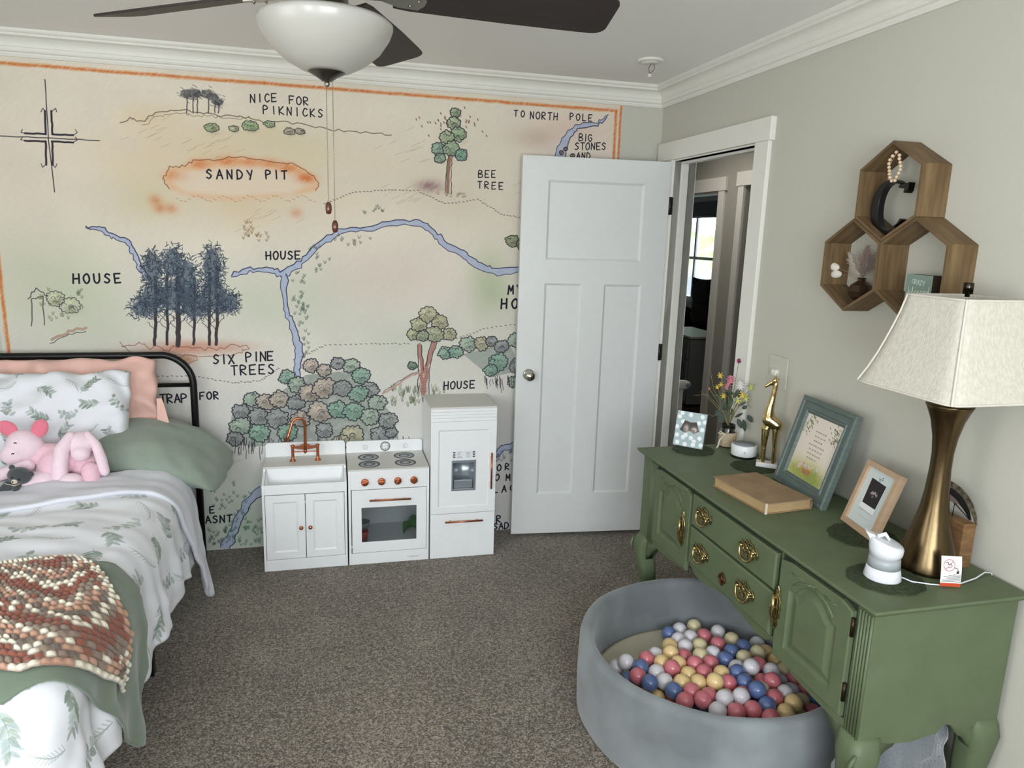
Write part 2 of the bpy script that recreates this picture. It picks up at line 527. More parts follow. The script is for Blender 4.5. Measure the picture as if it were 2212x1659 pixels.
# front wall (behind the camera) in pieces round two windows
w = MB()
w.box(XL, T, YF - T, YF, 0, 0.85).box(XL, T, YF - T, YF, 2.1, H).box(XL, -3.75, YF - T, YF, 0.85, 2.1).box(-2.85, -2.3, YF - T, YF, 0.85, 2.1).box(-0.8, T, YF - T, YF, 0.85, 2.1)
struct(w.build('wall_front', M_wall))
M_pane = mat('window_pane', rgb(235, 242, 245), 0.05, trans=1.0)
for i, (a, b_) in enumerate([(-3.75, -2.85), (-2.3, -0.8)]):
    wn = MB()
    for q in ((a, a + 0.05), (b_ - 0.05, b_)): wn.box(q[0], q[1], YF - 0.09, YF - 0.03, 0.85, 2.1)
    for q in ((0.85, 0.9), (2.05, 2.1), (1.45, 1.5)): wn.box(a + .05, b_ - .05, YF - 0.09, YF - 0.03, q[0], q[1])
    wo = struct(wn.build('window_%d' % (i + 1), M_trim))
    MB().box(a + 0.05, b_ - 0.05, YF - 0.066, YF - 0.06, 0.9, 2.05).build('pane', M_pane, wo)
# right wall with the doorway
D0, D1, DH = -0.186, -0.943, 2.05
w = MB()
w.box(0, T, D0, 0, 0, H).box(0, T, D1, D0, DH, H).box(0, T, YF, D1, 0, H)
struct(w.build('wall_right', M_wall))
# door jamb lining + stop
w = MB()
w.box(-0.004, T + 0.004, D0, D0 + 0.018, 0, DH + .018).box(-0.004, T + 0.004, D1 - 0.018, D1, 0, DH + .018).box(-0.004, T + 0.004, D1, D0, DH, DH + 0.018)
w.box(0.035, 0.075, D0 - 0.012, D0, 0, DH).box(0.035, 0.075, D1, D1 + 0.012, 0, DH).box(0.035, 0.075, D1 + .012, D0 - .012, DH - 0.012, DH)
struct(w.build('trim_1', M_trim, bevel=0.002))
# craftsman casing: legs and a wider head
w = MB()
w.box(-0.019, 0, D1 - 0.105, D1 - 0.006, 0, DH + 0.006)
w.box(-0.019, 0, D0 + 0.006, D0 + 0.105, 0, DH + 0.006)
struct(w.build('trim_2', M_trim, bevel=0.002))
struct(MB().box(-0.026, 0, D1 - 0.122, D0 + 0.16, DH + 0.006, DH + 0.098).build('trim_3', M_trim, bevel=0.002))

# crown moulding, mitred in the corner
prof = [(0, 2.336), (0.010, 2.336), (0.016, 2.346), (0.016, 2.352), (0.024, 2.356), (0.027, 2.362), (0.027, 2.372)]
for i in range(9):
    a = i / 8 * PI / 2
    prof.append((0.030 + 0.034 * (1 - math.cos(a)), 2.374 + 0.036 * math.sin(a)))
prof += [(0.068, 2.412), (0.068, 2.420), (0.074, 2.423), (0.078, 2.428), (0.078, H), (0, H)]
prof = [(a * 1.05, b) for a, b in prof]


def crown(name, ends, f):
    mb = MB(); n = len(prof)
    vs = [f(e, o_, z, o_ if e == ends[0] else o_) for e in ends for o_, z in prof]
    fs = [(i, (i + 1) % n, n + (i + 1) % n, n + i) for i in range(n)] + [tuple(range(n)), tuple(range(2 * n - 1, n - 1, -1))]
    mb.add(vs, fs)
    return struct(mb.build(name, M_trim, bevel=0))


crown('trim_4', [XL, 0], lambda e, o_, z, m_: (e - o_ if e == 0 else e + o_, -o_, z))
crown('trim_5', [0, YF], lambda e, o_, z, m_: (-o_, e - o_ if e == 0 else e + o_, z))
crown('trim_6', [XL, 0], lambda e, o_, z, m_: (e - o_ if e == 0 else e + o_, YF + o_, z))
crown('trim_7', [0, YF], lambda e, o_, z, m_: (XL + o_, e - o_ if e == 0 else e + o_, z))
struct(MB().box(-0.013, 0, YF, D1 - 0.106, 0, 0.13).build('baseboard_right', M_trim, bevel=0.003))
struct(MB().box(XL, XL + 0.013, YF, 0, 0, 0.13).build('baseboard_left', M_trim, bevel=0.003))

# ------------------------------------------------------------------ hall and the room beyond the doorway
struct(MB().box(0.02, 3.52, -2.2, 7.4, -0.1, 0.0).build('floor_hall', M_darkfloor))
struct(MB().box(T, 3.52, -2.2, 7.4, H, H + 0.1).build('ceiling_hall', M_ceil))
w = MB()   # far wall of the hall with the second doorway
HX = 1.16
w.box(HX, HX + T, -2.2, 0.28, 0, H).box(HX, HX + T, 0.28, 1.02, 2.05, H).box(HX, HX + T, 1.02, 1.38, 0, H).box(HX, HX + T, 1.38, 2.14, 2.03, H).box(HX, HX + T, 2.14, 7.4, 0, H)
struct(w.build('wall_hall', M_hall))
struct(MB().box(T, 3.52, -2.3, -2.2, 0, H).build('wall_hall_end', M_hall))
struct(MB().box(T, 3.52, 7.4, 7.5, 0, H).build('wall_hall_far', M_hall))
struct(MB().box(0, T, T, 7.4, 0, H).build('wall_hall_left', M_hall))
w = MB()
WX = 3.4
w.box(WX, WX + T, -2.2, 5.25, 0, H).box(WX, WX + T, 6.6, 7.4, 0, H).box(WX, WX + T, 5.25, 6.6, 0, 0.80).box(WX, WX + T, 5.25, 6.6, 2.05, H)
struct(w.build('wall_bedroom', M_hall))
w = MB()
w.box(HX - 0.018, HX, 1.29, 1.375, 0, 2.03).box(HX - 0.018, HX, 2.145, 2.23, 0, 2.03).box(HX - 0.024, HX, 1.27, 2.25, 2.03, 2.13)
w.box(HX, HX + T, 1.375, 1.39, 0, 2.03).box(HX, HX + T, 1.39, 2.13, 2.015, 2.03)
w.box(HX - 0.018, HX, 1.025, 1.10, 0, 2.05).box(HX - 0.018, HX, 0.2, 0.275, 0, 2.05).box(HX - 0.024, HX, 0.18, 1.12, 2.05, 2.15)
struct(w.build('trim_8', M_trim, bevel=0.002))
d2 = struct(MB().box(HX + 0.03, HX + 0.065, 0.285, 1.015, 0.01, 2.04).build('door_2', mat('dark_brown_door', rgb(74, 60, 50), 0.5, var=0.2, vscale=4, stretch=(6, 6, 1)), bevel=0.003))
for z0, z1 in ((0.2, 0.95), (1.1, 1.9)):
    for y0, y1 in ((0.38, 0.61), (0.69, 0.92)):
        MB().box(HX + 0.022, HX + 0.031, y0, y1, z0, z1).build('panel', d2.data.materials[0], d2, bevel=0.004)
# window with muntins and blind head
wn = MB()
for y0, y1 in ((5.25, 5.30), (6.55, 6.6), (5.88, 5.93)): wn.box(WX, WX + 0.05, y0, y1, 0.80, 2.05)
for z0, z1 in ((0.80, 0.86), (1.40, 1.44), (2.0, 2.05)): wn.box(WX + .002, WX + 0.048, 5.26, 6.59, z0, z1)
wo = struct(wn.build('window_3', M_trim))
for y0, y1 in ((5.30, 5.88), (5.93, 6.55)):
    MB().box(WX + 0.02, WX + 0.025, y0, y1, 0.86, 2.0).build('pane', M_pane, wo)
bl = thing('roller_blind', 'dark grey roller blind rolled up over the bright bedroom window', 'blind', (WX - 0.03, 5.92, 1.98))
MB().box(WX - 0.06, WX - 0.01, 5.2, 6.65, 2.02, 2.2).build('valance', mat('blind_grey', rgb(88, 90, 90), 0.7), bl)
MB().tube([(WX - 0.035, 5.22, 2.0), (WX - 0.035, 6.63, 2.0)], 0.02).build('roll', mat('blind_roll', rgb(120, 120, 116), 0.7), bl)
# greenery and a white neighbour house seen through that window
M_leafout = mat('garden_foliage', rgb(150, 180, 110), 0.8, color2=rgb(205, 220, 160), vscale=8)
mb = MB(); rg = random.Random(4)
for i in range(110):
    c = Vector((rg.uniform(6.0, 7.6), rg.uniform(8.2, 12.5), rg.uniform(0.6, 4.0)))
    mb.ball(c, rg.uniform(0.12, 0.3), 4)
tr = tag(mb.build('garden_tree', M_leafout), 'sunlit green tree foliage outside the bedroom window', 'tree'); tr['kind'] = 'stuff'
hs = thing('neighbour_house', 'pale clapboard house outside the bedroom window', 'house', (9, 14, 0))
for k in range(14):
    MB().box(8.0, 10.0, 12.2, 15.5, -2.6 + 0.2 * k, -2.6 + 0.2 * k + 0.19).build('clapboard', mat('clapboard', rgb(214, 214, 210), 0.7) if k == 0 else bpy.data.materials['clapboard'], hs)
MB().add([(7.8, 12, 0.2), (10.2, 12, 0.2), (10.2, 15.7, 0.2), (7.8, 15.7, 0.2), (7.8, 13.85, 1.1), (10.2, 13.85, 1.1)], [(0, 1, 2, 3), (0, 4, 5, 1), (3, 2, 5, 4), (0, 3, 4), (1, 5, 2)]).build('roof', mat('roof_grey', rgb(120, 120, 120), 0.8), hs)
# bed with dark pillows and a white chest in that room
bd = thing('far_bed', 'bed with rumpled dark grey bedding under the bedroom window', 'bed', (2.85, 4.9, 0))
MB().box(2.35, 3.35, 3.8, 5.7, 0.15, 0.42).build('mattress', mat('dark_sheet', rgb(48, 48, 46), 0.9), bd, bevel=0.03)
MB().grid(lambda u, v: (2.3 + 1.08 * u, 3.75 + 2.0 * v, 0.42 + 0.16 * math.sin(u * PI) ** 0.4 * (0.7 + 0.5 * mnoise.noise((u * 4, v * 6, 1)))), 26, 40).build('comforter', M_dark, bd)


def pillow(name, c, w, h, t, M, m, parent=None, rnd=0.0, nu=36, nv=28, uvs=1.0, sag=0.0, seed=0, wr=0.006, pinch=0.10, ex=2.6, bend=None):
    """cushion: width w along local x, height h along local y, thickness t along z"""
    M = M.to_3x3()
    mb = MB(); uvl = []
    for side in (1, -1):
        def fn(a, b):
            u = a * 2 - 1; v = b * 2 - 1
            e = (1 - abs(u) ** ex) * (1 - abs(v) ** ex)
            z = side * t / 2 * max(0, e) ** 0.55
            px = u * w / 2 * (1 - rnd * abs(v) ** 3) * (1 - pinch * (1 - abs(v) ** 2) * 0 - pinch * 0.5 * (1 - v * v) * abs(u) ** 6)
            py = v * h / 2 * (1 - rnd * abs(u) ** 3) * (1 - pinch * 0.5 * (1 - u * u) * abs(v) ** 6)
            z += wr * mnoise.noise((u * 2.3 + seed, v * 2.6, seed)) * min(1, e * 4) * 2
            z += wr * 0.8 * math.sin((u * 3 + v * 1.2) * 5 + 3 * mnoise.noise((u + seed, v, 0))) * (1 - max(0, e)) * min(1, e * 6)
            px += wr * 1.1 * mnoise.noise((u * 2 + seed, v * 3, 7)) * abs(u); py += wr * 1.4 * mnoise.noise((u * 3.1, v + seed, 9)) * abs(v)
            q = Vector((px, py, z))
            if bend: q = bend(q)
            return M @ q + Vector(c)
        mb.grid(fn, nu, nv)
        for j in range(nv + 1):
            for i in range(nu + 1):
                uvl.append(((i / nu) * w / uvs, (j / nv) * h / uvs))
    it = iter(range(len(mb.v)))
    o = mb.build(name, m, parent, uv=lambda v: uvl[next(it)], weld=True)
    return o


MM = rot('Z', 10).to_4x4()
pillow('pillow', (2.9, 4.6, 0.86), 0.7, 0.5, 0.2, (rot('Y', 80)).to_4x4(), M_dark, bd)
pillow('pillow', (2.75, 4.2, 0.72), 0.7, 0.5, 0.24, (rot('Y', 30) @ rot('Z', 60)).to_4x4(), mat('grey_green_pillow', rgb(80, 84, 74), 0.9), bd)
pillow('pillow', (2.7, 4.9, 0.72), 0.8, 0.6, 0.24, (rot('Y', 20) @ rot('Z', 80)).to_4x4(), mat('dark_knit', rgb(40, 40, 38), 0.95), bd)
ch = thing('white_chest', 'white chest of drawers in the bedroom across the hall', 'chest', (1.95, 3.0, 0))
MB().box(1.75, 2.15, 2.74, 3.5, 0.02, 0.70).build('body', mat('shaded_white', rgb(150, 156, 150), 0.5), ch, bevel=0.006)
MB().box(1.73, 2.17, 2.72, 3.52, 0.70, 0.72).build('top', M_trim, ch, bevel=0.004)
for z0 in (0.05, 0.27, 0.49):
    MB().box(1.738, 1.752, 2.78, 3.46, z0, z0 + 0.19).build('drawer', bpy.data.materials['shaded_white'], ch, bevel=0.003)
# column scale standing in the hall
cs = thing('column_scale', 'white column scale with an oval display head standing in the hall', 'scale', (0.40, 0.3, 0.0))
MB().box(0.26, 0.54, 0.14, 0.46, 0.0, 0.05).build('platform', M_trim, cs, bevel=0.02)
MB().tube([(0.40, 0.32, 0.05), (0.405, 0.32, 0.74)], 0.013).build('pole', M_trim, cs)
hd = MB().ball((0.40, 0.31, 0.757), (0.062, 0.022, 0.032), 12).build('display_head', M_trim, cs)
MB().ball((0.435, 0.292, 0.757), (0.022, 0.008, 0.014), 8).build('display', mat('blue_grey_lcd', rgb(130, 145, 165), 0.3), hd)


# ------------------------------------------------------------------ mural
MW, MX0, MZ1 = 2.985, -3.22, 2.337
ox, oz = CAM_LOC.x, CAM_LOC.z


def wp(px, py):
    """pixel of the photograph -> metres on the mural wall"""
    d = F_ + R_ * ((px - 1106) / CAM_F) - U_ * ((py - 829.5) / CAM_F)
    t = -CAM_LOC.y / d.y
    return (CAM_LOC.x + d.x * t - MX0, CAM_LOC.z + d.z * t)


def paint_mural():
    cv = Canvas(MW, MZ1, 760, (216, 200, 184), 5)
    # washes
    yy = np.linspace(0, 1, cv.H)[:, None, None]; xx = np.linspace(0, 1, cv.W)[None, :, None]
    low = np.array((214, 212, 206)) / 255.; top = np.array((228, 216, 197)) / 255.
    t = np.clip((yy - 0.25) / 0.5, 0, 1)
    cv.A[:] = (low * (1 - t) + top * t).astype(np.float32)
    pk = np.clip((xx - 0.75) * 3, 0, 1) * np.clip((yy - 0.6) * 3, 0, 1) * 0.5
    cv.A[:] = (cv.A * (1 - pk) + np.array((224, 202, 188)) / 255. * pk).astype(np.float32)
    for px, py, rx, ry, c, a in [
        (420, 330, .42, .14, (222, 190, 140), .75), (520, 430, .45, .16, (214, 186, 140), .7), (720, 360, .5, .18, (214, 196, 160), .6),
        (330, 250, .15, .07, (222, 192, 140), .5), (600, 300, .3, .1, (205, 190, 140), .5), (300, 430, .2, .12, (206, 190, 140), .6),
        (90, 600, .3, .25, (186, 194, 160), .7), (220, 680, .25, .2, (184, 196, 165), .6), (560, 650, .25, .18, (186, 198, 168), .6),
        (700, 640, .25, .2, (186, 200, 172), .5), (830, 600, .3, .15, (222, 196, 182), .6), (980, 430, .3, .15, (202, 188, 160), .5),
        (1060, 620, .12, .2, (160, 180, 130), .7), (1000, 330, .3, .2, (206, 196, 172), .5), (880, 740, .3, .15, (186, 200, 178), .5),
        (500, 1130, .25, .2, (168, 190, 160), .8), (460, 1030, .2, .15, (200, 205, 180), .5), (1090, 980, .1, .4, (206, 196, 190), .5),
        (400, 850, .2, .2, (214, 205, 205), .5), (60, 400, .2, .2, (220, 200, 180), .4), (1160, 300, .15, .06, (180, 150, 130), .5),
            (1240, 280, .2, .08, (214, 176, 160), .5), (250, 900, .4, .2, (205, 208, 196), .5)]:
        x, y = wp(px, py); cv.blob(x, y, rx, ry, c, a * .8, .55)
    g_ = cv.A.mean(2, keepdims=True); cv.A[:] = cv.A * .86 + g_ * .14
    cv.A *= (1 + (cv.P[..., None] - .5) * .05 + (cv.N1[..., None] - .5) * .04)
    P = lambda L: [wp(a, b) for a, b in L]
    ink = (44, 40, 52)
    # orange pencil border
    for x0, y0, x1, y1 in [(0.02, MZ1 - .03, MW - .035, MZ1 - .03), (MW - .035, 0, MW - .035, MZ1 - .03), (0.025, 0, 0.025, MZ1 - .03), (MW - .008, 0, MW - .008, MZ1 - .008)]:
        n = 60
        for k, (c, w_, al) in enumerate([((214, 128, 62), .020, .45), ((200, 104, 46), .010, .75)]):
            cv.stroke([(x0 + (x1 - x0) * i / n + cv.rng.normal(0, .0012), y0 + (y1 - y0) * i / n + cv.rng.normal(0, .0012)) for i in range(n + 1)], w_, c, al, rough=0.6)

    def wig(L, amp=3, n=6):
        out = []
        for (a, b), (c, d) in zip(L[:-1], L[1:]):
            for i in range(n):
                t_ = i / n
                out.append((a + (c - a) * t_ + cv.rng.normal(0, amp), b + (d - b) * t_ + cv.rng.normal(0, amp)))
        out.append(L[-1]); return out

    def line(L, w_=.004, c=ink, al=.8, amp=2, n=5): cv.stroke(P(wig(L, amp, n)), w_, c, al)

    def river(L, widths):
        up = []; dn = []
        for i, (a, b) in enumerate(L):
            p = L[max(0, i - 1)]; q = L[min(len(L) - 1, i + 1)]
            dx, dy = q[0] - p[0], q[1] - p[1]; m = math.hypot(dx, dy) + 1e-6
            w_ = widths[i] * .82 / 2
            up.append((a - dy / m * w_, b + dx / m * w_)); dn.append((a + dy / m * w_, b - dx / m * w_))
        up = wig(up, 1.9, 5); dn = wig(dn, 1.9, 5)
        cv.poly(P(up + dn[::-1]), (178, 186, 206), .8, pencil=.3)
        cv.poly(P(up + dn[::-1]), (150, 164, 202), .35, vary=1)
        cv.stroke(P(up), .0035, (40, 44, 78), .85); cv.stroke(P(dn), .0045, (40, 44, 78), .9)

    def cloud(px, py, r, col, lobes=7, sq=.85, ol=True, w_=.0045):
        x, y = wp(px, py); r_ = r / 540.
        pts = []; n = int(lobes * 1.7) if r > 12 else lobes; ph = cv.rng.random() * 6
        for k in range(n):
            a0 = 2 * PI * k / n + ph; a1 = 2 * PI * (k + 1) / n + ph
            rr = r_ * (0.88 + .24 * cv.rng.random())
            for i in range(7):
                t_ = i / 7; a = a0 + (a1 - a0) * t_
                q = rr * (0.88 + 0.15 * math.sin(PI * t_) + cv.rng.normal(0, .012))
                pts.append((x + q * math.cos(a), y + q * math.sin(a) * sq))
        cv.poly(pts, col, .85, pencil=.35)
        dk = tuple(int(c * .62) for c in col)
        cv.blob(x + r_ * .2, y - r_ * .45, r_ * .7, r_ * .38, dk, .45, 1.0)
        cv.blob(x - r_ * .2, y + r_ * .3, r_ * .5, r_ * .35, tuple(min(255, int(c * 1.25)) for c in col), .5, .8)
        for _ in range(int(r * 1.3)):
            a = cv.rng.random() * 6.28; q = r_ * .8 * cv.rng.random() ** .5
            sx = x + q * math.cos(a); sy = y + q * math.sin(a) * sq
            cv.stroke([(sx, sy), (sx + .010, sy + .008)], .0018, dk, .38)
        for _ in range(int(r / 5)):
            a = cv.rng.random() * 6.28; q = r_ * .6 * cv.rng.random() ** .5; sx = x + q * math.cos(a); sy = y + q * math.sin(a) * sq; e = r_ * .22
            cv.stroke([(sx + e * math.cos(k), sy + e * math.sin(k)) for k in (0, .6, 1.2, 1.9, 2.6, 3.1)], .0026, ink, .6)
        if ol:
            cv.stroke(pts + [pts[0]], w_, ink, .85)

    # hill line
    hill = [(262, 266), (280, 256), (305, 264), (335, 245), (370, 240), (400, 238), (440, 244), (480, 250), (530, 252), (560, 262), (620, 262), (680, 274), (730, 284), (790, 286), (845, 292)]
    line(hill, .004, (90, 78, 66), .8, 2, 5); line([(a + 4, b + 6) for a, b in hill[2:9]], .003, (110, 92, 70), .6, 3)
    for px, py, r, c in [(456, 276, 18, (150, 165, 120)), (505, 278, 12, (176, 180, 140)), (540, 272, 20, (150, 172, 128)), (582, 268, 14, (160, 176, 134)), (625, 284, 14, (170, 160, 140)), (648, 284, 13, (170, 160, 140))]:
        cloud(px, py, r, c, 6, .6, True, .003)
    for px, top in [(404, 205), (417, 202), (426, 204), (450, 205), (464, 212), (472, 222)]:
        line([(px, 244), (px + 1, top)], .005, (84, 76, 78), .9, .5)
        cloud(px - 3, top - 2, 14, (118, 118, 116), 6, .7, False)
        for _ in range(26):
            a = cv.rng.normal(px - 3, 9); b = cv.rng.normal(top - 2, 6); line([(a, b), (a + 5, b + 3)], .0025, (66, 64, 72), .7, 1, 1)
    # sandy pit
    pit = [(352, 385), (366, 362), (400, 358), (424, 344), (470, 346), (500, 340), (545, 343), (590, 350), (640, 356), (672, 376), (690, 396), (682, 412), (640, 420), (560, 428), (480, 432), (410, 424), (365, 408)]
    cv.poly(P(pit), (226, 172, 126), .75, soft=.015, pencil=.5, vary=.4)
    cv.poly(P([(385, 372), (470, 358), (560, 358), (640, 374), (676, 398), (630, 418), (500, 426), (400, 416), (366, 392)]), (224, 206, 184), .98, soft=.02)
    for px, py in [(380, 380), (430, 355), (540, 350), (490, 348), (620, 362), (580, 352), (660, 385)]:
        x, y = wp(px, py); cv.blob(x, y, .05, .025, (210, 112, 60), .65, .9)
    line(pit[:12], .0035, (120, 66, 44), .8, 1.5); line([(365, 408), (352, 385)], .0035, (120, 66, 44), .8, 1.5)
    for k in range(34):
        a = 380 + k * 9; b = 428 + 6 * math.sin(k) ; line([(a, b), (a + 5, b + 2)], .003, (170, 110, 70), .6, 1, 1)
    for px, py in [(335, 432), (370, 450), (345, 450), (640, 460)]:
        x, y = wp(px, py); cv.blob(x, y, .03, .025, (204, 124, 80), .7, .9)
    # streams
    river([(186, 490), (215, 494), (240, 510), (275, 520), (292, 548), (300, 575), (318, 600)], [2, 9, 10, 12, 12, 12, 12])
    river([(500, 597), (540, 582), (580, 584), (612, 592)], [10, 10, 12, 16])
    river([(612, 594), (650, 566), (690, 528), (735, 498), (790, 494), (850, 482), (905, 482), (935, 500), (955, 524), (1000, 548), (1030, 572), (1075, 588), (1140, 578)], [20, 14, 12, 13, 12, 12, 14, 14, 14, 16, 18, 18, 16])
    river([(612, 594), (614, 630), (618, 670), (630, 700), (640, 730), (645, 765), (640, 800), (650, 830), (640, 880), (625, 950), (610, 985)], [18, 12, 12, 16, 20, 20, 14, 14, 18, 20, 20])
    river([(1312, 250), (1290, 268), (1245, 272), (1222, 300), (1208, 340), (1190, 390)], [3, 8, 12, 18, 26, 28])
    river([(566, 1055), (535, 1085), (515, 1120), (502, 1150), (486, 1186)], [22, 20, 20, 18, 26])
    river([(1060, 1000), (1085, 968), (1112, 962), (1160, 962)], [12, 16, 14, 14])
    for px, py in [(1221, 322), (1212, 330), (1236, 336)]: cloud(px, py, 6, (140, 120, 110), 5)
    # grass ticks
    def grass(cx, cy, sx, sy, n, c=(70, 84, 70), L_=7):
        for _ in range(n):
            a = cx + cv.rng.uniform(-sx, sx); b = cy + cv.rng.uniform(-sy, sy)
            for dx in (-3, 0, 3): cv.stroke(P([(a + dx * .4, b), (a + dx, b - L_ * cv.rng.uniform(.5, 1))]), .0022, c, .75)
    grass(645, 650, 14, 60, 30); grass(690, 560, 25, 30, 16); grass(760, 520, 40, 12, 12); grass(500, 1080, 40, 40, 30, (66, 96, 80)); grass(530, 1150, 40, 30, 50, (66, 104, 90)); grass(470, 1160, 20, 20, 30)
    grass(555, 500, 30, 22, 22, (130, 96, 60)); grass(900, 860, 60, 18, 50, (84, 96, 66), 16); grass(800, 455, 30, 8, 8); grass(1085, 985, 22, 12, 20, (50, 60, 80))
    grass(660, 700, 8, 80, 20)
    # dotted footpaths
    for L in ([(700, 440), (760, 415), (830, 410), (900, 412), (960, 440), (1030, 430), (1080, 462), (1140, 474)], [(650, 770), (700, 745), (800, 742), (880, 742)], [(985, 730), (1050, 708), (1140, 696)], [(330, 812), (420, 812), (500, 826), (560, 822), (600, 795)]):
        q = wig(L, .6, 9)
        for a, b in q[::1]: cv.stroke(P([(a, b), (a + 3.5, b + 1)]), .004, (84, 76, 70), .7)
    # pines
    for px, py, rx, ry in [(400, 752, .22, .035), (470, 750, .14, .03)]:
        x, y = wp(px, py); cv.blob(x, y, rx, ry, (200, 150, 130), .9, .5)
    line([(262, 748), (300, 742), (345, 752), (400, 748), (450, 758), (505, 742), (535, 752), (515, 764), (420, 772), (360, 764), (300, 770), (262, 748)], .003, (120, 70, 60), .8, 3, 6)
    for px, py, r in [(295, 782, 40), (405, 776, 24)]:
        x, y = wp(px, py); cv.blob(x, y, r / 540., .02, (204, 158, 130), .9, .5); line([(px - r, py - 4), (px, py - 12), (px + r, py - 2), (px, py + 10), (px - r, py - 4)], .003, (120, 76, 60), .7, 2, 4)
    for px, w_, ttop in [(335, .014, 600), (361, .012, 590), (384, .022, 600), (419, .012, 600), (452, .013, 590), (467, .014, 580)]:
        line([(px, 744), (px + 1, 700), (px + 1, ttop)], w_, (58, 50, 54), .95, .8)
        for k in range(5):
            b = 660 + k * 9; sgn = 1 if k % 2 else -1
            line([(px, b + 16), (px + sgn * 16, b)], .003, (58, 50, 54), .8, 1)
    def needles(px, py, rx, ry, n):
        for _ in range(n):
            a = cv.rng.random() * 6.28; q = cv.rng.random() ** .5
            x = px + rx * q * math.cos(a); y = py + ry * q * math.sin(a)
            an = cv.rng.normal(-PI / 2 if cv.rng.random() < .4 else (0.3 if x > px else PI - .3), .7)
            L_ = cv.rng.uniform(5, 11)
            c = [(58, 66, 84), (44, 52, 66), (84, 98, 112), (66, 84, 92), (38, 44, 58)][cv.rng.integers(5)]
            cv.stroke(P([(x, y), (x + L_ * math.cos(an), y + L_ * math.sin(an))]), .0032, c, .85)
    for px, py, rx, ry in [(310, 665, 34, 26), (330, 580, 26, 44), (332, 640, 34, 34), (374, 568, 26, 44), (372, 640, 36, 44), (405, 600, 24, 50), (420, 660, 34, 34), (458, 575, 28, 52), (460, 640, 36, 44), (492, 655, 30, 30), (404, 640, 26, 30)]:
        cv.poly(P([(px + rx * .8 * math.cos(k / 14 * 6.283) * cv.rng.uniform(.8, 1.05), py + ry * .8 * math.sin(k / 14 * 6.283) * cv.rng.uniform(.8, 1.05)) for k in range(14)]), (78, 90, 104), .8, soft=.006, pencil=.4)
        needles(px, py, rx, ry, int(rx * ry * .16))
    # single round topped tree with specks round it
    line([(966, 416), (968, 370), (972, 330)], .016, (150, 112, 88), .95, .6); line([(961, 418), (964, 370), (969, 330)], .0035, ink, .9, .6); line([(975, 418), (974, 370), (977, 330)], .0035, ink, .9, .6)
    for px, py, r, c in [(984, 244, 15, (150, 172, 140)), (980, 266, 20, (158, 178, 142)), (990, 290, 22, (150, 172, 140)), (965, 296, 20, (164, 178, 144)), (948, 322, 20, (136, 166, 146)), (976, 322, 24, (146, 168, 138)), (996, 334, 18, (122, 160, 140)), (950, 342, 16, (140, 164, 140))]:
        cloud(px, py, r, c, 7)
    for _ in range(40):
        a = 975 + cv.rng.normal(0, 40); b = 262 + cv.rng.normal(0, 14)
        cv.stroke(P([(a, b), (a + 1.5, b + 3)]), .0055, (120, 84, 74), .8)
    x, y = wp(930, 402); cv.blob(x, y, .07, .03, (150, 120, 120), .8, .9); grass(975, 424, 30, 4, 12, (120, 104, 84), 5)
    # tree with a thick reddish trunk
    line([(912, 850), (912, 800), (906, 745)], .02, (176, 128, 116), .95, 1); line([(914, 850), (922, 790), (938, 735)], .022, (176, 128, 116), .95, 1)
    for L in ([(903, 850), (904, 800), (902, 745)], [(926, 850), (926, 800), (944, 738)], [(914, 800), (910, 745)], [(918, 790), (932, 738)]): line(L, .004, ink, .9, 1)
    for k in range(14): line([(906, 800 + k * 4), (924, 797 + k * 4)], .002, (110, 60, 60), .6, 1, 2)
    line([(828, 850), (850, 836), (880, 815), (908, 806)], .010, (190, 150, 140), .9, 1); line([(828, 846), (850, 832), (880, 811), (906, 800)], .003, ink, .8, 1)
    for px, py, r, c in [(893, 722, 20, (176, 176, 140)), (905, 700, 24, (180, 180, 146)), (925, 680, 26, (186, 184, 150)), (950, 696, 24, (176, 170, 138)), (970, 722, 22, (176, 172, 142)), (938, 722, 26, (168, 172, 142)), (912, 726, 18, (160, 168, 142)), (890, 790, 14, (110, 140, 112))]:
        cloud(px, py, r, c, 7)
    # wooded clumps
    cv.poly(P([(490, 950), (500, 900), (530, 860), (600, 850), (660, 810), (760, 800), (810, 850), (850, 900), (860, 945), (800, 962), (650, 958), (540, 965)]), (132, 142, 134), .75, pencil=.4, vary=.4)
    cv.poly(P([(1000, 765), (1100, 740), (1125, 800), (1060, 815)]), (140, 152, 142), .7, pencil=.4)
    g1, g2, g3, g4, g5 = (162, 178, 160), (136, 168, 150), (184, 170, 156), (146, 150, 148), (178, 174, 144)
    for px, py, r, c in [(620, 815, 22, g2), (640, 830, 24, g1), (672, 790, 22, g3), (700, 800, 20, g3), (730, 785, 20, g4), (760, 790, 24, g1), (780, 812, 26, g2), (800, 840, 24, g4),
                         (545, 862, 22, g1), (575, 868, 26, g3), (604, 862, 26, g3), (640, 870, 24, g4), (668, 850, 28, g3), (700, 838, 32, g3), (740, 838, 28, g4), (775, 850, 28, g2), (815, 870, 26, g1),
                         (520, 890, 24, g4), (520, 920, 28, g1), (508, 948, 22, g4), (560, 900, 28, g4), (600, 905, 30, g4), (560, 935, 28, g2), (620, 935, 28, g2), (650, 905, 26, g3), (690, 890, 34, g3), (730, 885, 28, g2), (765, 888, 30, g2), (800, 900, 28, g1), (838, 908, 26, g4),
                         (760, 940, 34, g5), (820, 940, 28, g4), (700, 930, 24, g4), (735, 955, 24, g5), (845, 935, 18, g4)]:
        cloud(px, py, r, c, 8, .9, True, .005)
    for cx, n in [(530, 16), (600, 20), (720, 26), (850, 12)]:
        for _ in range(n):
            a = cx + cv.rng.uniform(-35, 35); b = 955 + cv.rng.uniform(-14, 10)
            line([(a, b), (a + cv.rng.uniform(-3, 3), b + cv.rng.uniform(14, 34))], .0032, ink, .8, 1, 2)
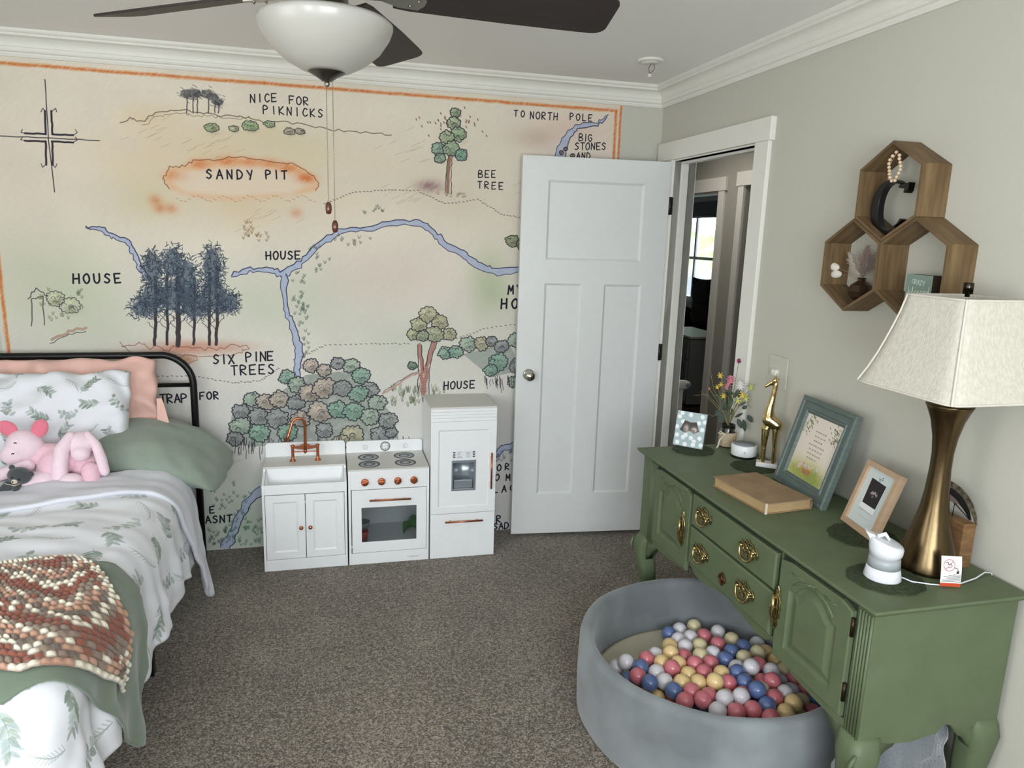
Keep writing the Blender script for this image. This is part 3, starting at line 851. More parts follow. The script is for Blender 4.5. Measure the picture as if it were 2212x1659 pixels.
    for px, py, r, c in [(962, 762, 22, g2), (985, 760, 22, g2), (1012, 744, 26, g1), (1040, 742, 24, g5), (1062, 738, 18, g4), (1084, 748, 22, g4), (1115, 735, 26, g1), (1118, 790, 26, g4), (1076, 782, 32, g2), (1060, 800, 22, g2), (1110, 825, 20, g1), (1106, 520, 20, (140, 150, 112)), (1128, 528, 18, (140, 150, 112))]:
        cloud(px, py, r, c, 8, .85)
    for _ in range(30):
        a = cv.rng.uniform(1045, 1120); b = 812 + cv.rng.uniform(-4, 8); line([(a, b), (a + 2, b + cv.rng.uniform(10, 30))], .003, ink, .8, 1, 2)
    # little cottage on the left, drawn plainly, and log
    line([(70, 705), (68, 645), (92, 640), (96, 702)], .004, ink, .8, 1); line([(60, 645), (80, 622), (104, 640)], .004, ink, .8, 1.5); line([(110, 735), (150, 715), (186, 708)], .012, (178, 150, 130), .9, 1.5); line([(108, 742), (150, 722), (186, 716)], .003, ink, .8, 1)
    grass(130, 660, 50, 35, 30, (110, 120, 84), 8)
    cloud(150, 660, 26, (196, 198, 170), 8, .8, True, .003); cloud(120, 645, 22, (190, 192, 160), 8, .8, True, .003)
    # compass: plain crossed lines with scrolled ends, no letters
    line([(97, 172), (105, 300), (118, 415)], .004, ink, .9, .4); line([(-10, 294), (105, 298), (215, 304)], .004, ink, .9, .4)
    for sx in (-1, 1):
        for sy in (-1, 1):
            c0 = (106 + 7 * sx, 298 + 8 * sy)
            line([(c0[0], c0[1]), (c0[0] - 3 * (sy == -1) + 1, c0[1] + sy * 50)], .008, ink, .95, .4); line([(c0[0], c0[1] + sy * 50), (c0[0] + sx * 7, c0[1] + sy * 56), (c0[0] + sx * 10, c0[1] + sy * 48)], .003, ink, .9, .3)
            line([(c0[0], c0[1]), (c0[0] + sx * 45, c0[1] + sx * 2)], .008, ink, .95, .4); line([(c0[0] + sx * 45, c0[1] + sx * 2), (c0[0] + sx * 54, c0[1] - 4), (c0[0] + sx * 50, c0[1] - 10)], .003, ink, .9, .3)
    # faint pencil smudges
    for px, py in [(560, 480), (470, 320), (330, 300), (880, 430), (1150, 420), (440, 990), (880, 330)]:
        for _ in range(14):
            a = px + cv.rng.normal(0, 34); b = py + cv.rng.normal(0, 16); line([(a, b), (a + 18, b - 8)], .002, (130, 110, 80), .35, 1, 1)
    # lettering
    def W(word, x0, y0, x1, y1, h, w_=.0068):
        a = wp(x0, y0); b = wp(x1, y1); hh = (wp(x0, y0 - h / 2)[1] - wp(x0, y0 + h / 2)[1])
        write(cv, word, a[0], a[1], b[0], b[1], hh, w_)
    W('NICE', 546, 213, 592, 211, 17, .005); W('FOR', 630, 216, 661, 219, 17, .005); W('PIKNICKS', 574, 237, 692, 245, 17, .005)
    W('TO', 1114, 245, 1129, 246, 13, .005); W('NORTH', 1149, 249, 1200, 252, 15, .005); W('POLE', 1235, 252, 1275, 255, 14, .005)
    W('BIG', 1255, 297, 1274, 298, 15, .005); W('STONES', 1246, 316, 1304, 316, 15, .005); W('AND', 1249, 336, 1271, 337, 13, .005)
    W('BEE', 1038, 376, 1066, 376, 15, .005); W('TREE', 1036, 399, 1082, 402, 15, .005)
    W('SANDY', 452, 376, 540, 378, 19, .0065); W('PIT', 580, 377, 614, 378, 18, .0065)
    W('HOUSE', 580, 552, 643, 551, 17); W('HOUSE', 165, 602, 254, 601, 20, .0075)
    W('SIX', 467, 776, 500, 776, 19); W('PINE', 538, 771, 584, 769, 19); W('TREES', 506, 800, 586, 797, 20)
    W('MY', 1103, 626, 1122, 625, 18, .0085); W('HOUSE', 1089, 656, 1180, 656, 20, .0095)
    W('TRAP', 352, 861, 398, 860, 18); W('FOR', 437, 855, 467, 854, 15)
    W('HOUSE', 964, 833, 1020, 830, 16)
    W('HE', 434, 1101, 458, 1101, 14); W('WASNT', 434, 1123, 496, 1120, 15)
    W('ORE', 1078, 1010, 1113, 1006, 13); W('OM', 1074, 1031, 1097, 1031, 13); W('LAC', 1071, 1057, 1106, 1054, 14)
    W('R', 1077, 1121, 1078, 1121, 14); W('SAD', 1070, 1137, 1094, 1135, 13)
    return cv.image('storybook_map')


mural_im = paint_mural()
M_mural = image_mat('mural_paper', mural_im, 0.8, bump=0.04, bscale=400)
mo = MB().box(MX0, MX0 + MW, -0.0015, 0.0, 0.002, MZ1).build('wall_mural', M_mural, uv=lambda v: ((v[0] - MX0) / MW, v[2] / MZ1), fixn=True)
tag(mo, 'hand-drawn countryside map mural with orange border papered on the back wall', 'mural')

# ------------------------------------------------------------------ door slab (open against the mural wall)
th = 0.0939
dd = Vector((-math.cos(th), math.sin(th), 0)); dn = Vector((-math.sin(th), -math.cos(th), 0))   # along the slab, towards the room
DP = Vector((-0.02, -0.186, 0))
DWid = 0.78


def dpt(u, v, w): return DP + dd * (DWid - u) + dn * w + Vector((0, 0, v))


def ring(mb, outer, inner, w0, w1, f3):
    n = len(outer)
    vs = [f3(a, b, w1) for a, b in outer] + [f3(a, b, w1) for a, b in inner] + [f3(a, b, w0) for a, b in outer] + [f3(a, b, w0) for a, b in inner]
    fs = []
    for i in range(n):
        j = (i + 1) % n
        fs += [(i, j, n + j, n + i), (2 * n + i, 3 * n + i, 3 * n + j, 2 * n + j), (i, 2 * n + i, 2 * n + j, j), (n + i, n + j, 3 * n + j, 3 * n + i)]
    return mb.add(vs, fs)


def rect(x0, x1, y0, y1): return [(x0, y0), (x1, y0), (x1, y1), (x0, y1)]


door = thing('door_1', 'white three-panel door standing open against the mural wall', 'door', (-0.4, -0.15, 0.02))
door['kind'] = 'structure'
mb = MB()
holes = [(0.135, 0.645, 1.53, 1.93), (0.135, 0.335, 0.25, 1.41), (0.455, 0.66, 0.25, 1.41)]
us = [0, 0.135, 0.335, 0.455, 0.645, 0.66, DWid]; vs_ = [0.02, 0.25, 1.41, 1.53, 1.93, 2.045]
for i in range(len(us) - 1):
    for j in range(len(vs_) - 1):
        cu = (us[i] + us[i + 1]) / 2; cv_ = (vs_[j] + vs_[j + 1]) / 2
        if any(a < cu < b and c < cv_ < d for a, b, c, d in holes): continue
        mb.add([dpt(u, v, w_) for w_ in (0.0, -0.034) for u, v in rect(us[i], us[i + 1], vs_[j], vs_[j + 1])], [(0, 1, 2, 3), (7, 6, 5, 4), (0, 4, 5, 1), (1, 5, 6, 2), (2, 6, 7, 3), (3, 7, 4, 0)])
mb.build('frame', M_door, door)
for a, b, c, d in holes:
    mb = MB()
    k = 0.012
    o4 = rect(a, b, c, d); i4 = rect(a + k, b - k, c + k, d - k)
    mb.add([dpt(u, v, 0) for u, v in o4] + [dpt(u, v, -0.009) for u, v in i4] + [dpt(u, v, -0.034) for u, v in o4],
           [(0, 1, 5, 4), (1, 2, 6, 5), (2, 3, 7, 6), (3, 0, 4, 7), (4, 5, 6, 7), (11, 10, 9, 8)])
    mb.build('panel', M_door, door)
kb = MB(); c0 = dpt(0.066, 0.925, 0)
Mk = dn.to_track_quat('Z', 'Y').to_matrix()
kb.lathe([(0.0, 0), (0.031, 0), (0.031, 0.004), (0.026, 0.009), (0.012, 0.012), (0.011, 0.03), (0.016, 0.036), (0.026, 0.046), (0.028, 0.056), (0.022, 0.066), (0.0, 0.070)], c0, 28, Mk)
kb.build('knob', mat('satin_nickel', rgb(206, 204, 198), 0.22, 1.0), door)
MB().add([dpt(-0.001, v, w_) for v in (0.90, 0.95) for w_ in (-0.028, -0.006)], [(0, 1, 3, 2)]).build('latch_plate', M_nickel, door)
for z in (0.254, 1.05, 1.824):
    hg = MB(); p = dpt(DWid + 0.006, 0, 0.004)
    hg.tube([(p.x, p.y, z - 0.045), (p.x, p.y, z + 0.045)], 0.0065, 12)
    hg.box(-0.018, 0.0, -0.192, -0.184, z - 0.044, z + 0.044)
    hg.build('hinge', mat('dark_hinge', rgb(70, 66, 60), 0.4, 0.9) if z < 0.3 else bpy.data.materials['dark_hinge'], door)

# ------------------------------------------------------------------ ceiling fan
FX, FY = -1.753, -1.86
fan = thing('ceiling_fan', 'brushed nickel ceiling fan with dark walnut blades and a frosted glass bowl light', 'ceiling fan', (FX, FY, 1.98))
MB().lathe([(0.0, H - .001), (0.085, H - .001), (0.09, H - 0.03), (0.07, H - 0.05), (0.105, H - 0.07), (0.125, H - 0.11), (0.12, H - 0.17), (0.09, 2.235), (0.0, 2.235)], (FX, FY, 0), 40).build('motor_housing', M_nickel, fan)
MB().lathe([(0.0, 2.24), (0.052, 2.24), (0.054, 2.14), (0.085, 2.132), (0.09, 2.124), (0.0, 2.124)], (FX, FY, 0), 40).build('light_neck', M_nickel, fan)
MB().lathe([(0.086, 2.136), (0.148, 2.134), (0.158, 2.126), (0.158, 2.119), (0.150, 2.098), (0.128, 2.066), (0.094, 2.038), (0.060, 2.020), (0.036, 2.013), (0.034, 2.016), (0.058, 2.024), (0.092, 2.042), (0.125, 2.069), (0.146, 2.099), (0.153, 2.119), (0.146, 2.129), (0.086, 2.131)], (FX, FY, 0), 56, closed=True).build('glass_bowl', M_glassbowl, fan)
MB().lathe([(0.0, 2.034), (0.044, 2.032), (0.050, 2.024), (0.043, 2.014), (0.024, 2.004), (0.011, 1.995), (0.0, 1.994)], (FX, FY, 0), 32).build('cap', mat('dark_nickel', rgb(105, 102, 96), 0.3, 1.0), fan)
MB().ball((FX, FY, 1.989), 0.0068, 10).build('finial', M_nickel, fan)
for dx, zb in ((-0.002, 1.712), (0.013, 1.668)):
    mb = MB(); z = 1.985 if dx < 0 else 2.005; k = 0
    while z > zb:
        mb.ball((FX + dx, FY - 0.006 + (0.004 if dx > 0 else 0), z), 0.0016, 3); z -= 0.0042
    mb.tube([(FX + dx, FY - .006 + (0.004 if dx > 0 else 0), 1.99), (FX + dx, FY - .006 + (0.004 if dx > 0 else 0), zb)], 0.0005, 4)
    ch_ = mb.build('pull_chain', mat('chain_silver', rgb(170, 165, 150), 0.3, 1.0) if dx < 0 else bpy.data.materials['chain_silver'], fan)
    MB().lathe([(0, 0), (0.004, 0), (0.0075, -0.008), (0.0078, -0.018), (0.006, -0.028), (0.0, -0.030)], (FX + dx, FY - .006 + (0.004 if dx > 0 else 0), zb), 14).build('fob', mat('dark_wood_fob', rgb(86, 48, 34), 0.25, 0.2) if dx < 0 else bpy.data.materials['dark_wood_fob'], ch_)
for k in range(5):
    A = rot('Z', -2 + 72 * k) @ rot('X', -15)
    c = Vector((FX, FY, 2.202))
    pts = []
    L0, L1 = 0.16, 0.715
    for i in range(9): pts.append((L0 + 0.02 * 0, 0))
    out = [(L0, -0.052), (L0 + 0.04, -0.060), (0.45, -0.074), (0.64, -0.080)]
    for i in range(7):
        a = -PI / 2 + i / 6 * PI / 2; out.append((L1 - 0.035 + 0.035 * math.cos(a), -0.048 + 0.032 * math.sin(a)))
    out2 = [(x, -y) for x, y in reversed(out)]
    poly = out + out2
    mb = MB().prism(poly, -0.003, 0.003, lambda u, v, w_: A @ Vector((u, v, w_)) + c)
    bl_ = mb.build('blade', M_blade, fan, bevel=0.0015)
    br = MB()
    B = rot('Z', -2 + 72 * k)
    br.prism([(0.075, -0.016), (0.13, -0.014), (0.17, -0.034), (0.22, -0.040), (0.235, -0.02), (0.24, 0), (0.235, 0.02), (0.22, 0.040), (0.17, 0.034), (0.13, 0.014), (0.075, 0.016)], -0.010, -0.004, lambda u, v, w_: (A if u > 0.14 else A) @ Vector((u, v, w_)) + c)
    for y in (-0.022, 0.022, 0):
        br.ball(A @ Vector((0.2 + (0.02 if y == 0 else 0), y, -0.011)) + c, 0.004, 5)
    br.build('blade_arm', M_nickel, fan, bevel=0.001)

# bare smoke detector base
sd = thing('smoke_detector_base', 'white round smoke detector base on the ceiling with its wires hanging out', 'detector base', (-0.335, -0.55, 2.37))
MB().lathe([(0, H), (0.058, H), (0.060, H - 0.004), (0.056, H - 0.010), (0.048, H - 0.012), (0.046, H - 0.008), (0.040, H - 0.008), (0.038, H - 0.014), (0.0, H - 0.014)], (-0.335, -0.55, 0), 40).build('base_plate', M_trim, sd)
for sx in (-1, 1):
    MB().tube([(-0.322 + sx * 0.004, -0.545, H - 0.010), (-0.325 + sx * 0.014, -0.545, 2.404), (-0.328 + sx * 0.009, -0.545, 2.392), (-0.334, -0.545, 2.380)], 0.0012, 6).build('wire', M_black, sd)
MB().box(-0.340, -0.328, -0.551, -0.539, 2.366, 2.380).build('connector', M_trim, sd, bevel=0.001)

# ------------------------------------------------------------------ play kitchen
KY, KB = -0.307, -0.006
M_gapline = mat('groove_dark', rgb(70, 80, 92), 0.8)


def door_panel(parent, x0, x1, z0, z1, y, inset, name='door'):
    """thin slab proud of the cabinet with a shallow sunk centre panel"""
    mb = MB(); t = 0.009; k = 0.007
    f3 = lambda u, v, w_: Vector((u, y - w_, v))
    o4 = rect(x0, x1, z0, z1); a4 = rect(x0 + inset, x1 - inset, z0 + inset, z1 - inset); b4 = rect(x0 + inset + k, x1 - inset - k, z0 + inset + k, z1 - inset - k)
    ring(mb, o4, a4, 0, t, f3)
    mb.add([f3(u, v, t) for u, v in a4] + [f3(u, v, t - 0.0035) for u, v in b4], [(0, 1, 5, 4), (1, 2, 6, 5), (2, 3, 7, 6), (3, 0, 4, 7), (4, 5, 6, 7)])
    return mb.build(name, M_toy, parent, bevel=0.0012)


def knob(parent, x, y, z, r=0.0095):
    M = rot('X', 90)
    return MB().lathe([(0, 0), (r * .5, 0), (r * .45, 0.008), (r, 0.012), (r * 1.05, 0.016), (r * .7, 0.021), (0, 0.022)], (x, y, z), 20, M).build('knob', M_copper, parent)


def bar_handle(parent, p0, p1, off=0.02):
    mb = MB(); p0 = Vector(p0); p1 = Vector(p1)
    d = (p1 - p0)
    q0 = p0 + Vector((0, -off, 0)); q1 = p1 + Vector((0, -off, 0))
    mb.tube([q0, q1], 0.0048, 12)
    for t in (0.15, 0.85):
        m_ = p0.lerp(p1, t); mb.tube([m_, m_ + Vector((0, -off, 0))], 0.003, 8)
    return mb.build('handle', M_copper, parent)


# sink unit
sk = thing('toy_sink_cabinet', 'white toy kitchen sink cabinet with two doors and a copper tap', 'play kitchen', (-1.885, -0.16, 0))
X0, X1 = -2.085, -1.688
mb = MB()
mb.box(X0, X0 + 0.012, KY, KB, 0, 0.487).box(X1 - 0.012, X1, KY, KB, 0, 0.487)
mb.box(X0 + .012, X1 - .012, KY + .0005, KY + 0.012, 0, 0.058).box(X0 + .012, X1 - .012, KY + .0005, KY + 0.012, 0.392, 0.441).box(X0 + .012, X1 - .012, KB - 0.008, KB, 0, 0.487)
mb.box(X0 + 0.012, X1 - 0.012, KY + 0.012, KB - 0.008, 0.03, 0.042)
# slanted top of the side walls: front part lower
mb2 = MB()
for x in (X0, X1 - 0.012):
    mb2.prism([(KY, 0), (KB, 0), (KB, 0.487), (KY + 0.115, 0.487), (KY + 0.112, 0.478), (KY, 0.441)], x, x + 0.012, lambda u, v, w_: Vector((w_, u, v)))
mb2.v = mb2.v; 
m3 = MB().add(mb2.v, mb2.f)
m3.box(X0 + .012, X1 - .012, KY + .0005, KY + 0.012, 0, 0.058).box(X0 + .012, X1 - .012, KY + .0005, KY + 0.012, 0.392, 0.4405).box(X0 + .012, X1 - .012, KB - 0.008, KB, 0, 0.487).box(X0 + 0.012, X1 - 0.012, KY + 0.012, KB - 0.008, 0.03, 0.042)
m3.box(X0 + .012, X1 - .012, KY + .012, KB - .008, 0.34, 0.35)
m3.build('carcass', M_toy, sk, bevel=0.0015)
MB().box(X0 + 0.0, X1 - 0.0, KY + 0.12, KB, 0.487, 0.495).build('back_shelf', M_toygrey, sk, bevel=0.002)
mb = MB()   # basin
bx0, bx1, by0, by1 = X0 + 0.013, X1 - 0.013, KY + 0.013, KY + 0.14
top4 = [(bx0, by0, 0.436), (bx1, by0, 0.436), (bx1, by1, 0.486), (bx0, by1, 0.486)]
bot4 = [(bx0 + 0.02, by0 + 0.012, 0.385), (bx1 - 0.02, by0 + 0.012, 0.385), (bx1 - 0.02, by1 - 0.012, 0.385), (bx0 + 0.02, by1 - 0.012, 0.385)]
mb.add(top4 + bot4, [(0, 1, 5, 4), (1, 2, 6, 5), (2, 3, 7, 6), (3, 0, 4, 7), (4, 5, 6, 7)])
mb.build('basin', M_toy, sk, bevel=0.004, fixn=False)
mb = MB().prism([(X0, 0.495), (X1, 0.495), (X1, 0.555), (X1 - .004, 0.565), (X1 - .012, 0.569), (X0 + .012, 0.569), (X0 + .004, 0.565), (X0, 0.555)], KB - 0.012, KB, lambda u, v, w_: Vector((u, w_, v)))
mb.build('splashback', M_toy, sk, bevel=0.001)
MB().box(X0 + .013, X1 - .013, KY + 0.013, KY + 0.015, 0.059, 0.391).build('door_recess', M_gapline, sk)
for a, b, kx in ((-2.071, -1.8875, -1.907), (-1.8845, -1.702, -1.864)):
    d_ = door_panel(sk, a, b, 0.061, 0.389, KY + 0.008, 0.036)
    knob(d_, kx, KY - 0.001, 0.222)
mb = MB().prism([(-1.944, 0.562), (-1.944, 0.572), (-1.915, 0.573), (-1.895, 0.582), (-1.886, 0.592), (-1.877, 0.582), (-1.857, 0.573), (-1.828, 0.572), (-1.828, 0.562), (-1.857, 0.556), (-1.886, 0.551), (-1.915, 0.556)], -0.105, -0.095, lambda u, v, w_: Vector((u, w_, v)))
mb.tube([(-1.945, -0.10, 0.542), (-1.827, -0.10, 0.542)], 0.0028, 10).ball((-1.886, -0.10, 0.545), (0.009, 0.008, 0.014), 10)
tp = mb.build('tap', M_copper, sk, bevel=0.001)
tp['label'] = 'copper bridge tap with a tall curved spout'
for x in (-1.947, -1.825):
    MB().lathe([(0, 0.495), (0.016, 0.495), (0.016, 0.499), (0.009, 0.505), (0.0075, 0.515), (0.0075, 0.568), (0.010, 0.571), (0.010, 0.578), (0, 0.580)], (x, -0.10, 0), 20).build('pillar', M_copper, tp)
pts = [(-1.886, -0.10, 0.55), (-1.884, -0.10, 0.66)]
for i in range(13):
    a = i / 12 * PI * 0.92
    pts.append((-1.916 + 0.032 * math.cos(a), -0.10 - 0.012 * i / 12, 0.682 + 0.036 * math.sin(a)))
pts += [(-1.962, -0.128, 0.642), (-1.975, -0.138, 0.607)]
MB().tube(pts, [0.0085, 0.0075] + [0.0068] * 13 + [0.008, 0.0095], 14).build('spout', M_copper, tp)

# stove
st = thing('toy_stove', 'white toy stove with four burners, copper knobs and a see-through oven door', 'play kitchen', (-1.482, -0.16, 0))
X0, X1 = -1.681, -1.283
mb = MB()
mb.box(X0, X0 + 0.012, KY, KB, 0, 0.492).box(X1 - 0.012, X1, KY, KB, 0, 0.492).box(X0 + .012, X1 - .012, KB - 0.008, KB, 0.0, 0.492)
mb.box(X0 + .012, X1 - .012, KY + .0005, KY + 0.012, 0, 0.060).box(X0 + .012, X1 - .012, KY + .0005, KY + 0.012, 0.395, 0.492).box(X0 + .012, X1 - .012, KY + 0.012, KB - 0.008, 0.085, 0.096)
mb.build('carcass', M_toy, st, bevel=0.0015)
hole = MB().lathe([(0.0, 0), (0.017, 0), (0.017, 0.002), (0, 0.002)], (-1.49, KB - 0.0085, 0.205), 24, rot('X', 90)).build('back_hole', mat('hole_grey', rgb(120, 122, 122), 0.8), st)
MB().box(X0, X1, KY - 0.001, KB, 0.492, 0.499).build('hob_top', M_toygrey, st, bevel=0.002)
for (bx, by) in ((-1.572, -0.105), (-1.388, -0.102), (-1.574, -0.225), (-1.393, -0.222)):
    b_ = MB()
    for r0, r1 in ((0.046, 0.053), (0.020, 0.028)):
        b_.lathe([(r0, 0.4992), (r0, 0.5005), (r1, 0.5005), (r1, 0.4992)], (bx, by, 0), 40, closed=True)
    bo = b_.build('burner_ring', mat('burner_dark', rgb(58, 62, 68), 0.5) if bx == -1.572 else bpy.data.materials['burner_dark'], st)
    MB().lathe([(0.0, 0.4992), (0.052, 0.4992), (0.052, 0.4998), (0, 0.4998)], (bx, by, 0), 40).build('burner_plate', mat('burner_grey', rgb(165, 170, 172), 0.5) if bx == -1.572 else bpy.data.materials['burner_grey'], bo)
mb = MB().prism([(X0, 0.499), (X1, 0.499), (X1, 0.550), (X1 - .004, 0.558), (X1 - .012, 0.562), (X0 + .012, 0.562), (X0 + .004, 0.558), (X0, 0.550)], KB - 0.012, KB, lambda u, v, w_: Vector((u, w_, v)))
sb = mb.build('splashback', M_toy, st, bevel=0.001)
YF_ = KB - 0.012
rx = rot('X', 90)
M_ink = mat('grey_print', rgb(120, 124, 130), 0.6)
for x in (-1.584, -1.373):
    mb = MB().lathe([(0.0115, 0), (0.0115, 0.0006), (0.0125, 0.0006), (0.0125, 0)], (x, YF_, 0.527), 32, rx, closed=True)
    mb.box(x - 0.0035, x - 0.0028, YF_ - 0.0006, YF_, 0.517, 0.537).box(x + 0.0028, x + 0.0035, YF_ - 0.0006, YF_, 0.517, 0.537)
    mb.build('dial_mark', M_ink, sb)
ck = MB().lathe([(0.0, 0), (0.026, 0), (0.026, 0.0008), (0, 0.0008)], (-1.479, YF_, 0.529), 40, rx).build('clock_face', mat('clock_white', rgb(240, 244, 242), 0.5), sb)
mb = MB().lathe([(0.0205, 0.0008), (0.0205, 0.0016), (0.0262, 0.0016), (0.0262, 0.0008)], (-1.479, YF_, 0.529), 40, rx, closed=True)
mb.build('clock_rim', M_ink, ck)
mb = MB()
for k in range(12):
    a = k / 12 * 2 * PI; big = k % 3 == 0
    s_ = 0.0022 if big else 0.0011
    x, z = -1.479 + 0.0155 * math.sin(a), 0.529 + 0.0155 * math.cos(a)
    mb.box(x - s_, x + s_, YF_ - 0.0014, YF_ - 0.0008, z - s_ * 1.3, z + s_ * 1.3)
mb.tube([(-1.479 - .006, YF_ - .0014, 0.5265), (-1.479 + 0.013, YF_ - .0014, 0.5355)], 0.0005, 4).tube([(-1.479, YF_ - .0014, 0.529), (-1.4835, YF_ - .0014, 0.531)], 0.0006, 4)
mb.build('clock_hands', M_ink, ck)
for i, (kx, an) in enumerate(((-1.601, 70), (-1.52, 88), (-1.44, 35), (-1.36, 2))):
    k_ = MB().lathe([(0, 0), (0.0185, 0), (0.0185, 0.010), (0.0165, 0.014), (0, 0.014)], (kx, KY, 0.4345), 28, rx)
    R2 = rot('Y', an)
    k_.box(-0.0035, 0.0035, -0.021, -0.013, -0.0165, 0.0165, M=Matrix.Translation((kx, KY, 0.4345)) @ R2.to_4x4())
    ko = k_.build('control_knob', M_copper, st, bevel=0.001)
    mk = MB()
    for k in range(6):
        a = math.radians(-140 + 50 * k); mk.box(kx + 0.026 * math.sin(a) - .001, kx + 0.026 * math.sin(a) + .001, KY - 0.0006, KY, 0.4345 + 0.026 * math.cos(a) - .001, 0.4345 + 0.026 * math.cos(a) + .001)
    mk.build('dial_ticks', M_ink, ko)
MB().box(X0 + .013, X1 - .013, KY + 0.0135, KY + 0.015, 0.061, 0.070).build('door_recess', M_gapline, st)
mb = MB()
f3 = lambda u, v, w_: Vector((u, KY + 0.009 - w_, v))
ring(mb, rect(X0 + 0.016, X1 - 0.014, 0.063, 0.392), rect(-1.618, -1.346, 0.118, 0.300), 0, 0.010, f3)
od = mb.build('oven_door', M_toy, st, bevel=0.0012)
MB().box(-1.619, -1.345, KY + 0.003, KY + 0.005, 0.117, 0.301).build('oven_window', mat('clear_acrylic', rgb(225, 230, 232), 0.04, trans=1.0), od)
bar_handle(od, (-1.580, KY, 0.343), (-1.376, KY, 0.341))
# small printed name at the foot of the stove
mb = MB()
def letters(mb, word, x0, x1, z, h, y, r=0.0006):
    for i, c_ in enumerate(word):
        cx = x0 + (x1 - x0) * i / (len(word) - 1)
        for s_ in FONT.get(c_, []):
            mb.tube([(cx + (a - .5) * h * .7, y, z + (b - .5) * h) for a, b in s_], r, 4)
letters(mb, 'teamson', -1.388, -1.337, 0.025, 0.009, KY - 0.0001)
mb.build('printed_name', M_ink, st)
# toys in the oven
M_red = mat('red_plastic', rgb(205, 90, 86), 0.25); M_grn = mat('green_plastic', rgb(70, 130, 74), 0.35)
o = MB().lathe([(0, 0.097), (0.026, 0.097), (0.032, 0.14), (0.034, 0.150), (0.030, 0.150), (0.028, 0.14), (0.022, 0.101), (0, 0.101)], (-1.615, -0.235, 0), 24)
tag(o.build('toy_cup', M_red), 'red plastic toy cup at the left inside the toy oven', 'toy')
o = MB().lathe([(0, 0.1515), (0.022, 0.152), (0.036, 0.170), (0.040, 0.192), (0.037, 0.192), (0.033, 0.172), (0.02, 0.156), (0, 0.156)], (-1.612, -0.215, 0), 24)
tag(o.build('toy_bowl', mat('grey_toy', rgb(150, 155, 160), 0.2)), 'grey toy bowl stacked on the red cup in the toy oven', 'toy')
mb = MB()
mb.grid(lambda u, v: (-1.40 + 0.10 * u, -0.22 + 0.08 * v + 0.01 * math.sin(u * 5), 0.125 + 0.030 * math.sin(u * 3) + 0.028 * math.sin(v * 3.1) + 0.012 * math.sin(9 * u + 4 * v)), 14, 12)
mb.grid(lambda u, v: (-1.40 + 0.10 * u, -0.22 + 0.08 * v + 0.01 * math.sin(u * 5), 0.125 + 0.030 * math.sin(u * 3) - 0.028 * math.sin(v * 3.1) * 1.0), 14, 12)
tag(mb.build('toy_vegetable', M_grn), 'green plastic toy vegetable at the right inside the toy oven', 'toy')
o = MB().lathe([(0, 0.0965), (0.022, 0.0965), (0.024, 0.100), (0, 0.101)], (-1.592, -0.272, 0), 20)
tag(o.build('toy_dish', mat('dark_toy', rgb(70, 68, 72), 0.4)), 'small dark round toy dish lying low in the toy oven', 'toy')

# fridge
fr = thing('toy_fridge', 'tall white toy fridge with copper handles and a silver water dispenser', 'play kitchen', (-1.109, -0.16, 0))
X0, X1 = -1.276, -0.941
mb = MB()
mb.box(X0, X0 + 0.012, KY + 0.004, KB, 0, 0.792).box(X1 - 0.012, X1, KY + 0.004, KB, 0, 0.792).box(X0 + .012, X1 - .012, KB - 0.008, KB, 0, 0.792)
ring(mb, rect(X0 + .012, X1 - .012, 0.0, 0.792), rect(-1.168, -1.047, 0.365, 0.524), 0, 0.010, lambda u, v, w_: Vector((u, KY + 0.014 - w_, v)))
mb.build('carcass', M_toy, fr, bevel=0.0015)
MB().box(X0, X1, KY + 0.0, KB, 0.792, 0.802).build('top_board', M_toygrey, fr, bevel=0.0015)
for k in range(4):
    z0 = 0.731 + k * 0.0155
    MB().box(X0, X1, KY - 0.002, KY + 0.004, z0, z0 + 0.0148).build('grille_slat', M_toy, fr, bevel=0.001)
mb = MB()
f3 = lambda u, v, w_: Vector((u, KY + 0.004 - w_, v))
x0, x1, z0, z1 = X0, X1, 0.244, 0.728
ring(mb, rect(x0, x1, z0, z1), rect(x0 + .038, x1 - .038, z0 + .036, z1 - .044), 0, 0.009, f3)
a4 = rect(x0 + .038, x1 - .038, z0 + .036, z1 - .044); b4 = rect(x0 + .044, x1 - .044, z0 + .042, z1 - .050)
hx = (-1.168, -1.047, 0.365, 0.524)
h4 = rect(*hx)
mb.add([f3(u, v, 0.009) for u, v in a4] + [f3(u, v, 0.0055) for u, v in b4], [(0, 1, 5, 4), (1, 2, 6, 5), (2, 3, 7, 6), (3, 0, 4, 7)])
ring(mb, b4, h4, 0.002, 0.0055, f3)
fd = mb.build('fridge_door', M_toy, fr, bevel=0.0008)
# dispenser niche
mb = MB()
xa, xb, za, zb = hx
n = 12
arc = [(xa + 0.004 + (xb - xa - 0.008) * i / n, KY + 0.001 + 0.045 * math.sin(PI * i / n) ** 0.6) for i in range(n + 1)]
mb.add([(x, min(y, KY + .05), za + 0.006) for x, y in arc] + [(x, min(y, KY + .05), zb - 0.006) for x, y in arc], [(i, i + 1, n + 2 + i, n + 1 + i) for i in range(n)] + [tuple(range(n + 1)), tuple(reversed(range(n + 1, 2 * n + 2)))], True)
ds = mb.build('dispenser', M_steel, fd, fixn=False)
ring(MB(), rect(xa, xb, za, zb), rect(xa, xb, za, zb), 0, 0, f3)
mr = MB()
ring(mr, rect(xa - .002, xb + .002, za - .002, zb + .002), rect(xa + .006, xb - .008, za + .009, zb - .012), 0.0, 0.0095, f3)
mr.build('dispenser_rim', M_steel, fd, bevel=0.0015)
MB().box(xa + .012, xb - .012, KY + 0.01, KY + 0.03, za + 0.006, za + 0.05).build('drip_tray', M_steel, fd, bevel=0.003)
fd2 = fd
